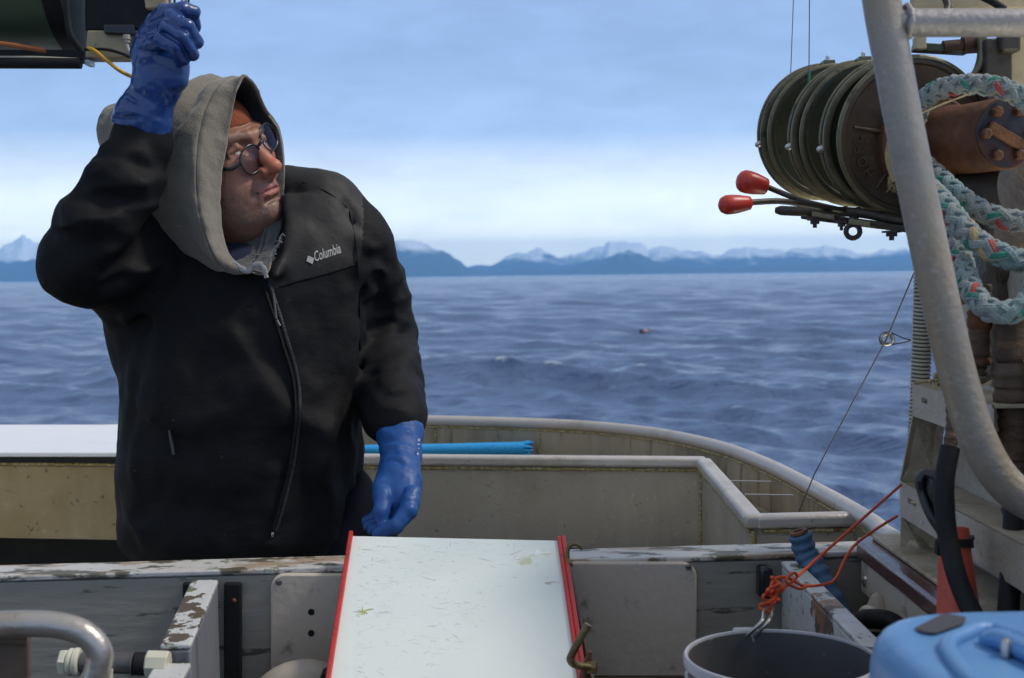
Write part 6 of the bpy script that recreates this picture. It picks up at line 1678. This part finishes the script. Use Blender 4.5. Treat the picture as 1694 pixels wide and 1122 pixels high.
# skin pigment: ruddy nose (its sunlit orange put in too) and cheeks, lips, grey stubble
x, y, z = hv[:, 0], hv[:, 1], hv[:, 2]
def g(cx, cy, cz, r, ax=None): return np.exp(-(((np.abs(x) - cx) ** 2 + (y - cy) ** 2 + (z - cz) ** 2) / (r * r)))
tint = np.tile(np.array([0.285, 0.135, 0.085]), (len(hv), 1))
def blend(col, w): 
    global tint
    w = np.clip(w, 0, 1)[:, None]; tint = tint * (1 - w) + np.array(col) * w
blend((0.55, 0.16, 0.085), 1.0 * g(0, 0.118, -0.040, 0.030)); blend((0.50, 0.20, 0.14), 0.6 * g(0.043, 0.075, -0.040, 0.030))
stub = np.clip((-0.050 - z) / 0.02, 0, 1) * np.clip((y - 0.0) / 0.04, 0, 1) * np.clip((0.135 + z) / 0.02, 0, 1)
blend((0.23, 0.15, 0.115), stub * (0.42 + 0.4 * fbm(x * 60, y * 60, z * 60, 2)))
sp = np.clip(stub, 0, 1)[:, None] * (rng.random((len(hv), 1)) ** 3) * 0.55
tint = tint * (1 - sp)
lip = np.exp(-((np.abs(z + 0.0758) / 0.0078) ** 4)) * np.clip((y - 0.086) / 0.006, 0, 1) * np.clip((0.027 - np.abs(x)) / 0.006, 0, 1)
blend((0.42, 0.13, 0.115), 0.8 * lip)
mouth = np.exp(-((np.abs(z + 0.0757) / 0.0016) ** 2)) * np.clip((y - 0.084) / 0.004, 0, 1) * np.clip((0.026 - np.abs(x)) / 0.004, 0, 1)
blend((0.14, 0.045, 0.04), 0.8 * mouth)
brow = np.exp(-((z - 0.0215 + 0.10 * (np.abs(x) - 0.028)) / 0.0042) ** 2) * np.clip((np.abs(x) - 0.008) / 0.006, 0, 1) * np.clip((0.050 - np.abs(x)) / 0.008, 0, 1) * (y > 0.06)
blend((0.11, 0.075, 0.055), 0.75 * brow * (0.7 + 0.5 * fbm(x * 300, y * 100, z * 100, 2)))
blend((0.40, 0.17, 0.13), 0.5 * g(0.032, 0.080, -0.016, 0.012))
hw = np.array(HC) + hv @ HM.T * HS
# trunk, arms and legs under the clothes
bs = Sculpt((-0.95, 2.05, FLOOR), (-0.05, 2.75, EZ + 0.32), 0.012)
hipz = FLOOR + 0.92
pt_wrist = ptz(262, 120, 2.205)
bs.chain([(-0.44, 2.48, EZ - 0.01), (-0.45, 2.45, EZ - 0.15), (-0.46, 2.46, hipz)], [0.085, 0.125, 0.12], 0.05)
bs.chain([(-0.50, 2.46, EZ + 0.03), sR * 0.97 + np.array([-0.012, 0.05, 0.07])], [0.06, 0.055], 0.04)
bs.chain([sR, eR, wR, pt_wrist], [0.055, 0.046, 0.030, 0.026], 0.03)
bs.chain([(-0.42, 2.48, EZ - 0.02), sL], [0.05, 0.045], 0.03)
bs.chain([sL, eL, wL, ptz(662, 750, 2.268)], [0.055, 0.046, 0.030, 0.022], 0.03)
for s in (-1, 1):
    bs.chain([(-0.46 + s * 0.085, 2.46, hipz), (-0.46 + s * 0.11, 2.43, FLOOR + 0.48), (-0.46 + s * 0.13, 2.47, FLOOR + 0.09)], [0.085, 0.06, 0.045], 0.03)
    bs.chain([(-0.46 + s * 0.13, 2.47, FLOOR + 0.05), (-0.46 + s * 0.15, 2.30, FLOOR + 0.04)], [0.045, 0.038], 0.02)
nb = np.array(HC) + np.array([0, -0.05, -0.2]) @ HM.T * HS
bs.chain([nb + np.array([0, 0, 0.03]), (-0.44, 2.47, EZ + 0.04)], [0.050, 0.060], 0.03)
bv, bf = bs.mesh(); bv = relax(bv, bf, 2)
keep = np.linalg.norm(bv - np.array(HC), axis=1)
body = np_obj('body', np.concatenate([hw, bv]), np.concatenate([hf, bf + len(hw)]), 'skin', man)
ca = body.data.color_attributes.new('tint', 'FLOAT_COLOR', 'POINT')
cols = np.ones((len(hw) + len(bv), 4), np.float32); cols[:len(hw), :3] = tint; cols[len(hw):, :3] = (0.285, 0.135, 0.085)
ca.data.foreach_set('color', cols.ravel())
for s in (-1, 1):
    c = head_pt(s * 0.032, 0.0752, -0.004)
    mb = MB(); mb.sphere(c, 0.0130 * HS, n=24, m=16); ey = mb.build('eye', 'eye_white', body, smooth=80)
    gd = (Fv * 0.9 + L2 * 0.28 + U2 * 0.12).normalized()
    mb = MB(); mb.sphere(c + gd * 0.0083 * HS, 0.0055 * HS, n=16, m=10); mb.build('iris', 'iris', ey, smooth=80)

# trousers and boots
tr = Sculpt((-0.75, 2.2, FLOOR), (-0.12, 2.75, EZ - 0.36), 0.010)
tr.ell((-0.44, 2.46, EZ - 0.50), (0.205, 0.155, 0.16), 0)
tr.cone(P(585, 800, 2.45)[:], P(588, 905, 2.45)[:], 0.030, 0.042, 0.05)
for s in (-1, 1):
    tr.chain([(-0.445 + s * 0.10, 2.46, EZ - 0.52), (-0.455 + s * 0.115, 2.43, FLOOR + 0.48), (-0.46 + s * 0.13, 2.47, FLOOR + 0.10)], [0.105, 0.085, 0.075], 0.04)
tr.noise(0.012, 12, 12, 8, 3, 3.0)
v_, f_ = tr.mesh(); np_obj('trousers', relax(v_, f_, 1), f_, 'trousers', man)
for s in (-1, 1):
    bt = Sculpt((-0.75, 2.15, FLOOR - 0.01), (-0.12, 2.62, FLOOR + 0.3), 0.008)
    x0 = -0.46 + s * 0.13
    bt.cone((x0, 2.47, FLOOR + 0.26), (x0, 2.48, FLOOR + 0.06), 0.062, 0.056, 0)
    bt.cone((x0, 2.49, FLOOR + 0.045), (x0 + s * 0.02, 2.27, FLOOR + 0.045), 0.048, 0.046, 0.03)
    v_, f_ = bt.mesh(); np_obj('boot', relax(v_, f_, 1), f_, 'boot', man)
# shirt at the neck
sh = Sculpt((-0.65, 2.1, EZ - 0.12), (-0.2, 2.6, EZ + 0.14), 0.006)
sh.chain([ptz(385, 440, 2.425), ptz(402, 462, 2.40), ptz(420, 500, 2.41)], [0.060, 0.070, 0.06], 0.03)
sh.noise(0.006, 20, 20, 20, 2, 5.0)
v_, f_ = sh.mesh(); np_obj('shirt', relax(v_, f_, 1), f_, 'shirt', man)

# cap under the hood
cp = Sculpt((-0.10, -0.13, -0.02), (0.10, 0.12, 0.15), 0.003)
cp.ell((0, -0.012, 0.032), (0.078, 0.100, 0.0785), 0)
cp.put(lambda x, y, z: y - 0.03 + 0 * x + 0 * z, (-0.1, -0.13, -0.02), (0.1, 0.12, 0.15), 0.004, 'sub')
def below(x, y, z): return z - (0.033 - 0.28 * (0.09 - y)) + 0 * x
cp.put(below, (-0.1, -0.13, -0.02), (0.1, 0.12, 0.15), 0.006, 'sub')
v_, f_ = cp.mesh(); v_ = relax(v_, f_, 1)
np_obj('cap', np.array(HC) + v_ @ HM.T * HS, f_, 'cap', man)

# ---------------------------------------------------------------- spectacles
fr = MB()
ASK = math.radians(22)
def gp(l, f, u):
    # the spectacles sit askew, pulled down on his right
    w = max(0.0, min(1.0, (f - 0.02) / 0.07))
    a = ASK * w; u0 = u - 0.002; k = 1 - 0.07 * w; return head_pt((l * math.cos(a) - u0 * math.sin(a)) * k, f, (l * math.sin(a) + u0 * math.cos(a) + 0.002 - 0.002 * w) * k)
def lens_outline(s, grow=0.0, n=40):
    out = []
    for k in range(n):
        a = 2 * PI * k / n; ca, sa = math.cos(a), math.sin(a)
        l = s * 0.0335 + (0.0255 + grow) * math.copysign(abs(ca) ** 0.85, ca)
        u = -0.008 + (0.0225 + grow) * math.copysign(abs(sa) ** 0.85, sa) * (1.0 if sa > 0 else 0.98)
        f = 0.1035 - 0.16 * (abs(l) - 0.012) ** 1.0 * 0.9
        out.append(gp(l, f, u))
    return out
for s in (-1, 1):
    o = lens_outline(s); fr.tube(o + [o[0]], 0.0017, n=8, caps=False, squash=(1.2, 0.9))
fr.tube(spline([gp(-0.009, 0.1045, -0.001), gp(0, 0.1085, 0.003), gp(0.009, 0.1045, -0.001)], 6), 0.0026, n=8)
for s in (-1, 1):
    fr.tube(spline([gp(s * 0.058, 0.096, 0.002), gp(s * 0.069, 0.091, 0.003), gp(s * 0.0755, 0.080, 0.003), gp(s * 0.079, 0.03, 0.004), gp(s * 0.080, -0.01, 0.002), gp(s * 0.078, -0.03, -0.02)], 6), 0.0021, n=8, squash=(1.5, 0.8))
glasses = fr.build('glasses', 'frame', man, smooth=80)
for s in (-1, 1):
    o = lens_outline(s, -0.001)
    c = sum(o, Vector((0, 0, 0))) / len(o) + Fv * 0.0022
    mb = MB(); n = len(o); mid_ = [p.lerp(c, 0.5) + Fv * 0.0009 for p in o]
    vs = o + mid_ + [c]
    fs = [(k, (k + 1) % n, n + (k + 1) % n, n + k) for k in range(n)] + [(n + k, n + (k + 1) % n, 2 * n) for k in range(n)]
    mb.add(vs, fs); mb.build('lens', 'lens', glasses, smooth=80)

# ---------------------------------------------------------------- hood
NR = 96
def resample(pts, n):
    """n evenly spaced points round a closed smooth loop, starting at the first"""
    p = np.array([q[:] for q in spline(pts, 24, closed=True)]); p = np.concatenate([p, p[:1]])
    d = np.concatenate([[0], np.cumsum(np.linalg.norm(np.diff(p, axis=0), axis=1))])
    t = np.linspace(0, d[-1], n, endpoint=False)
    return np.stack([np.interp(t, d, p[:, i]) for i in range(3)], 1)
HEM = [(404, 127, 2.310), (423, 147, 2.340), (437, 182, 2.370), (460, 212, 2.395), (468, 250, 2.400), (470, 300, 2.400), (468, 345, 2.390), (465, 380, 2.370), (453, 414, 2.330), (444, 448, 2.290),
       (428, 452, 2.276), (408, 446, 2.270), (382, 429, 2.270), (369, 396, 2.276), (363, 360, 2.280), (363, 318, 2.283), (367, 280, 2.286), (373, 240, 2.290), (380, 203, 2.293), (392, 155, 2.300)]
ctrl = [resample([P(*h)[:] for h in HEM], NR)]
def hood_ring(crown, bottom, w, sag=0.0):
    c, b = P(*crown), P(*bottom); m = (c + b) / 2; h = (c - b) / 2
    out = []
    for k in range(40):
        a = 2 * PI * k / 40; sa, ca = math.sin(a), math.cos(a)
        out.append((m + h * ca + L2 * (w * math.copysign(abs(sa) ** 0.88, sa)) - Fv * (0.02 * (1 - abs(ca)) * sag))[:])
    return resample(out, NR)
for cr_, bo_, w_ in (((381, 132, 2.335), (402, 446, 2.30), 0.108), ((335, 132, 2.365), (384, 438, 2.33), 0.119), ((285, 140, 2.40), (356, 420, 2.37), 0.125), ((236, 156, 2.44), (322, 392, 2.41), 0.118),
                     ((203, 162, 2.470), (286, 350, 2.45), 0.096), ((184, 184, 2.490), (246, 292, 2.48), 0.062), ((190, 212, 2.495), (212, 240, 2.49), 0.020)):
    ctrl.append(hood_ring(cr_, bo_, w_))
ctrl = [(r - np.array(HC)) @ HM for r in ctrl]
C = np.array(ctrl)
SUB = 14
def cr(C, sub):
    out = []
    m = len(C)
    for i in range(m - 1):
        p1, p2 = C[i], C[i + 1]; p0 = C[i - 1] if i > 0 else 2 * p1 - p2; p3 = C[i + 2] if i + 2 < m else 2 * p2 - p1
        for k in range(sub):
            t = k / sub
            out.append(0.5 * (2 * p1 + (p2 - p0) * t + (2 * p0 - 5 * p1 + 4 * p2 - p3) * t * t + (-p0 + 3 * p1 - 3 * p2 + p3) * t ** 3))
    out.append(C[-1]); return np.array(out)
G = cr(C, SUB)
Gc = np.concatenate([G, G[:, :1]], 1)
# finer around the ring
Gf = np.zeros((G.shape[0], NR * 3, 3))
for k in range(NR * 3):
    i = k // 3; t = (k % 3) / 3
    p0, p1, p2, p3 = G[:, (i - 1) % NR], G[:, i], G[:, (i + 1) % NR], G[:, (i + 2) % NR]
    Gf[:, k] = 0.5 * (2 * p1 + (p2 - p0) * t + (2 * p0 - 5 * p1 + 4 * p2 - p3) * t * t + (-p0 + 3 * p1 - 3 * p2 + p3) * t ** 3)
nr_, nk = Gf.shape[:2]
du = np.gradient(Gf, axis=0); dk = np.roll(Gf, -1, 1) - np.roll(Gf, 1, 1)
Nn = np.cross(du, dk); Nn /= np.linalg.norm(Nn, axis=2, keepdims=True) + 1e-9
cenr = Gf.mean(1, keepdims=True)
if (Nn * (Gf - cenr)).sum() < 0: Nn = -Nn
row = np.arange(nr_)[:, None] / SUB; ang = np.arange(nk)[None, :] / nk * 2 * PI
l_, f_c, u_c = Gf[..., 0], Gf[..., 1], Gf[..., 2]
disp = 0.010 * fbm(l_ * 9 + 2, f_c * 16, u_c * 5, 3) * np.clip(row, 0, 1)
# soft drapes falling from the crown, running down and back
disp += 0.007 * np.sin(f_c * 95 + 9 * fbm(l_ * 6, f_c * 5, u_c * 5, 2)) * np.clip((row - 0.9) / 0.8, 0, 1) * np.clip((u_c + 0.02) / 0.09, 0, 1)
disp += 0.006 * np.sin((u_c * 0.9 + f_c * 0.9) * 62 + 7 * fbm(l_ * 5 + 9, f_c * 6, u_c * 6, 2)) * np.clip((row - 0.8) / 1.2, 0, 1) * np.clip((0.05 - u_c) / 0.1, 0, 1)
disp += 0.0035 * fbm(l_ * 40, f_c * 40, u_c * 40, 3)
seam_d = np.exp(-((row - 1.02) / 0.045) ** 2)
disp += -0.0042 * seam_d + 0.0022 * np.clip(1.0 - row, 0, 1)              # stitched hem is thicker, seam sunk
disp += 0.0022 * np.exp(-((row - 0.05) / 0.08) ** 2)
disp += 0.0022 * fbm(l_ * 30 + 5, f_c * 10, u_c * 30, 2) * (row < 1)
Gd = Gf + Nn * disp[..., None]
W = np.array(HC) + Gd.reshape(-1, 3) @ HM.T
i = np.arange(nr_ - 1)[:, None]; k = np.arange(nk)[None, :]; k2 = (k + 1) % nk
q = np.stack([i * nk + k, i * nk + k2, (i + 1) * nk + k2, (i + 1) * nk + k], -1).reshape(-1, 4)
nrm = np.cross(W[q[:, 1]] - W[q[:, 0]], W[q[:, 2]] - W[q[:, 0]])
if (nrm * (W[q].mean(1) - np.array(HC))).sum() < 0: q = q[:, ::-1]
hood = np_obj('hood', W, q, ['hood', 'hood_in', 'stitch'], man)
md = hood.modifiers.new('cloth', 'SOLIDIFY'); md.thickness = 0.006; md.offset = -1; md.material_offset = 1; md.material_offset_rim = 0
hb = BVHTree.FromPolygons([Vector(p) for p in W], [tuple(int(t) for t in r) for r in q])
# seam stitching beside the hem
ss = [Vector(np.array(HC) + (Gd[int(1.02 * SUB), kk] + Nn[int(1.02 * SUB), kk] * 0.0006) @ HM.T) for kk in range(nk)]
mb = MB(); mb.tube(ss + [ss[0]], 0.0011, n=6, caps=False); mb.build('hem_stitch', 'stitch', hood, smooth=80)
# frayed collar edges of the sweatshirt where the hood meets the zip
for pts, Yy in (([(382, 432), (398, 444), (410, 449), (419, 437)], 2.262), ([(419, 440), (428, 437), (436, 444), (441, 460)], 2.262)):
    mb = MB(); pp = spline([P(x, y, Yy) for x, y in pts], 8); mb.tube(pp, [0.0036 + 0.0012 * fbm(i * 0.37, 1.0, 2.0, 2) for i in range(len(pp))], n=10, squash=(1.3, 0.5)); mb.build('frayed_collar', 'hood_fray', hood, smooth=80)
mb = MB()
for kk in range(90):
    t = rnd.random(); x = 468 - 22 * t + rnd.gauss(0, 1.2); y = 385 + 50 * t
    c = P(x, y, 2.285); mb.tube([c, c + V(rnd.uniform(-.006, .006), rnd.uniform(-.004, 0), rnd.uniform(-.006, .004))], [0.0007, 0.0003], n=4)
o = mb.build('loose_threads', 'hood_fray', hood, smooth=0); o['kind'] = 'stuff'

# ---------------------------------------------------------------- gloves
def glove(name, sk, mat='glove'):
    v, f = sk.mesh(); v = relax(v, f, 1, 0.4)
    return np_obj(name, v, f, mat, man)
GY = 2.20
rg_ = Sculpt((-0.80, 2.05, EZ + 0.20), (-0.50, 2.32, EZ + 0.52), 0.0022)
pt = lambda x, y, Y=GY: np.array(P(x, y, Y)[:])
# gauntlet: flared cuff, pinched at the wrist, then palm
axd = pt(252, 140) - pt(230, 220)
rg_.chain([pt(229, 226, 2.215), pt(236, 196, 2.21), pt(250, 165, 2.205), pt(262, 138, 2.20), pt(266, 110, 2.20)], [0.0500, 0.0475, 0.0375, 0.0385, 0.0435], 0.012, flat=((0, 1, 0), 0.86))
rg_.chain([pt(262, 120, 2.21), pt(262, 90, 2.21), pt(270, 58, 2.21), pt(278, 38, 2.21)], [0.042, 0.041, 0.034, 0.026], 0.015, flat=((0, 1, 0), 0.8))
rg_.cone(pt(292, 130, 2.185), pt(292, 108, 2.185), 0.020, 0.021, 0.012)                 # heel of the hand
rg_.cone(pt(238, 88, 2.205), pt(246, 60, 2.205), 0.020, 0.018, 0.014)
# four fingers stacked, bent over the bundle of wires, and the thumb tip behind
F_ = [([(258, 34, 2.195), (272, 21, 2.178), (300, 17, 2.165), (321, 21, 2.178)], [0.0155, 0.0150, 0.0140, 0.0120]),
      ([(252, 42, 2.192), (283, 30, 2.160), (308, 44, 2.145), (326, 70, 2.160)], [0.0155, 0.0150, 0.0140, 0.0122]),
      ([(246, 54, 2.190), (277, 45, 2.152), (302, 63, 2.135), (318, 89, 2.152)], [0.0155, 0.0150, 0.0142, 0.0122]),
      ([(236, 76, 2.190), (268, 66, 2.150), (291, 79, 2.136), (303, 99, 2.152)], [0.0155, 0.0148, 0.0138, 0.0118])]
for pts, rs in F_:
    rg_.chain([pt(*p) for p in pts], rs, 0.0022)
rg_.chain([pt(300, 60, 2.23), pt(318, 45, 2.20), pt(320, 36, 2.19)], [0.016, 0.0145, 0.0125], 0.004)
# grooves between the fingers and wrinkles
for pts, w, amp in (([(248, 38, 2.175), (270, 29, 2.155), (300, 31, 2.145), (324, 42, 2.16)], 0.0034, -0.0052), ([(246, 48, 2.172), (276, 38, 2.142), (304, 54, 2.13), (326, 84, 2.15)], 0.0034, -0.0052),
                    ([(238, 64, 2.168), (272, 55, 2.138), (296, 70, 2.125), (312, 96, 2.145)], 0.0034, -0.0052),
                    ([(230, 96, 2.17), (258, 88, 2.155), (284, 98, 2.148)], 0.006, 0.003), ([(236, 108, 2.165), (262, 104, 2.155), (280, 112, 2.15)], 0.005, -0.003),
                    ([(212, 150, 2.18), (232, 162, 2.165), (262, 166, 2.16), (290, 156, 2.17)], 0.006, -0.007), ([(208, 158, 2.175), (236, 174, 2.155), (272, 172, 2.155), (292, 160, 2.17)], 0.006, 0.006),
                    ([(196, 182, 2.18), (222, 186, 2.16), (250, 182, 2.155)], 0.007, 0.006), ([(190, 198, 2.18), (220, 196, 2.16), (262, 180, 2.155)], 0.006, -0.005),
                    ([(258, 190, 2.158), (270, 210, 2.16), (280, 228, 2.165)], 0.006, 0.005), ([(240, 192, 2.155), (246, 212, 2.155), (252, 234, 2.16)], 0.006, -0.004),
                    ([(274, 150, 2.16), (290, 148, 2.165)], 0.007, 0.006), ([(262, 120, 2.15), (264, 140, 2.15)], 0.005, -0.003)):
    rg_.crease([pt(*p) for p in pts], w, amp)
rg_.noise(0.0024, 32, 32, 32, 2, 7.0); rg_.noise(0.0015, 80, 80, 80, 2, 8.0)
# hollow the cuff mouth
e0 = pt(229, 226, 2.215); dv = e0 - pt(236, 196, 2.21); dv /= np.linalg.norm(dv)
rg_.cone(e0 + dv * 0.050, e0 + dv * 0.004, 0.052, 0.044, 0.003, 'sub')
def cut_below(x, y, z):
    # slanting cuff edge
    a, b = pt(183, 198), pt(276, 238)
    t = (x - a[0]) / (b[0] - a[0])
    return z - (a[2] + (b[2] - a[2]) * t - 0.004 * np.sin(t * 9)) + 0 * y
rg_.put(cut_below, (-0.8, 2.05, EZ + 0.2), (-0.5, 2.32, EZ + 0.30), 0.004, 'sub', pad=0.0)
glove('glove', rg_, 'glove_glossy')
# what the fist holds: a bundle of wires running up out of sight
wb = thing('wire_bundle', P(290, 40, 2.19), 'thin coloured wires running up from the raised fist', 'wires')
for x0, x1, mt, r in ((283, 280, 'wire_brown', 0.0022), (290, 288, 'black', 0.0020), (299, 302, 'wire_red', 0.0020), (304, 309, 'wire_green', 0.0022), (308, 314, 'black', 0.0018)):
    mb = MB(); mb.tube(spline([P(291, 70, 2.185), P(x0, 20, 2.19), P(x1, -10, 2.20), P(x1 + (x1 - x0) * 3, -120, 2.22)], 6), r, n=8); mb.build('wire', mt, wb, smooth=80)

lg_ = Sculpt((-0.30, 2.0, EZ - 0.50), (-0.10, 2.46, EZ - 0.18), 0.0022)
pl = lambda x, y, Y: np.array(P(x, y, Y)[:])
lg_.chain([pl(658, 686, 2.35), pl(661, 716, 2.31), pl(663, 748, 2.27), pl(661, 776, 2.23)], [0.0440, 0.0415, 0.0350, 0.0335], 0.012, flat=((0, 1, 0), 0.9))
lg_.chain([pl(661, 776, 2.23), pl(660, 800, 2.20), pl(664, 826, 2.17)], [0.0335, 0.0380, 0.0330], 0.015, flat=((0, 1, 0), 0.75))
lg_.cone(pl(634, 806, 2.175), pl(632, 824, 2.16), 0.018, 0.016, 0.014)
lg_.chain([pl(633, 818, 2.155), pl(631, 846, 2.135), pl(633, 868, 2.13)], [0.0155, 0.0142, 0.0122], 0.004)       # thumb
lg_.chain([pl(682, 818, 2.15), pl(676, 845, 2.125), pl(654, 870, 2.11), pl(626, 882, 2.115)], [0.0155, 0.0148, 0.0135, 0.0112], 0.004)   # index
lg_.chain([pl(674, 826, 2.18), pl(664, 852, 2.16), pl(640, 872, 2.145), pl(618, 876, 2.15)], [0.0150, 0.0145, 0.0135, 0.0110], 0.004)
lg_.chain([pl(664, 828, 2.205), pl(650, 852, 2.19), pl(626, 866, 2.18), pl(610, 870, 2.18)], [0.0145, 0.0140, 0.0130, 0.0105], 0.004)
lg_.chain([pl(652, 828, 2.225), pl(636, 846, 2.215), pl(620, 856, 2.21), pl(608, 862, 2.21)], [0.0135, 0.0125, 0.0120, 0.010], 0.004)
for pts, w, amp in (([(646, 826, 2.125), (650, 836, 2.12), (648, 860, 2.11)], 0.0045, -0.006), ([(634, 740, 2.24), (656, 734, 2.225), (688, 744, 2.235)], 0.007, 0.006), ([(636, 730, 2.25), (660, 722, 2.235), (690, 730, 2.245)], 0.006, -0.006),
                    ([(640, 762, 2.215), (664, 756, 2.20), (684, 768, 2.21)], 0.006, 0.005), ([(640, 772, 2.205), (664, 768, 2.19), (684, 780, 2.205)], 0.005, -0.004),
                    ([(630, 712, 2.27), (650, 718, 2.26), (676, 712, 2.26)], 0.008, 0.005), ([(660, 745, 2.21), (676, 760, 2.21), (682, 775, 2.21)], 0.006, 0.005),
                    ([(672, 822, 2.125), (684, 830, 2.13)], 0.006, 0.003)):
    lg_.crease([pl(*p) for p in pts], w, amp)
lg_.noise(0.0022, 32, 32, 32, 2, 9.0); lg_.noise(0.0015, 80, 80, 80, 2, 3.0)
lglove = glove('glove', lg_)
lb = bvh_of(lglove)
for x, y, w, h in ((693, 728, 3, 4), (692.5, 735, 4, 1.4), (691, 751, 2.5, 4), (693, 742, 2, 1.2)):
    q = [land(lb, x + dx * w / 2, y + dy * h / 2, 0.0006) for dx, dy in ((-1, -1), (1, -1), (1, 1), (-1, 1))]
    if all(p is not None for p in q):
        mb = MB(); mb.add(q, [(0, 1, 2, 3)]); mb.build('printed_mark', 'glove_print', lglove, smooth=0)
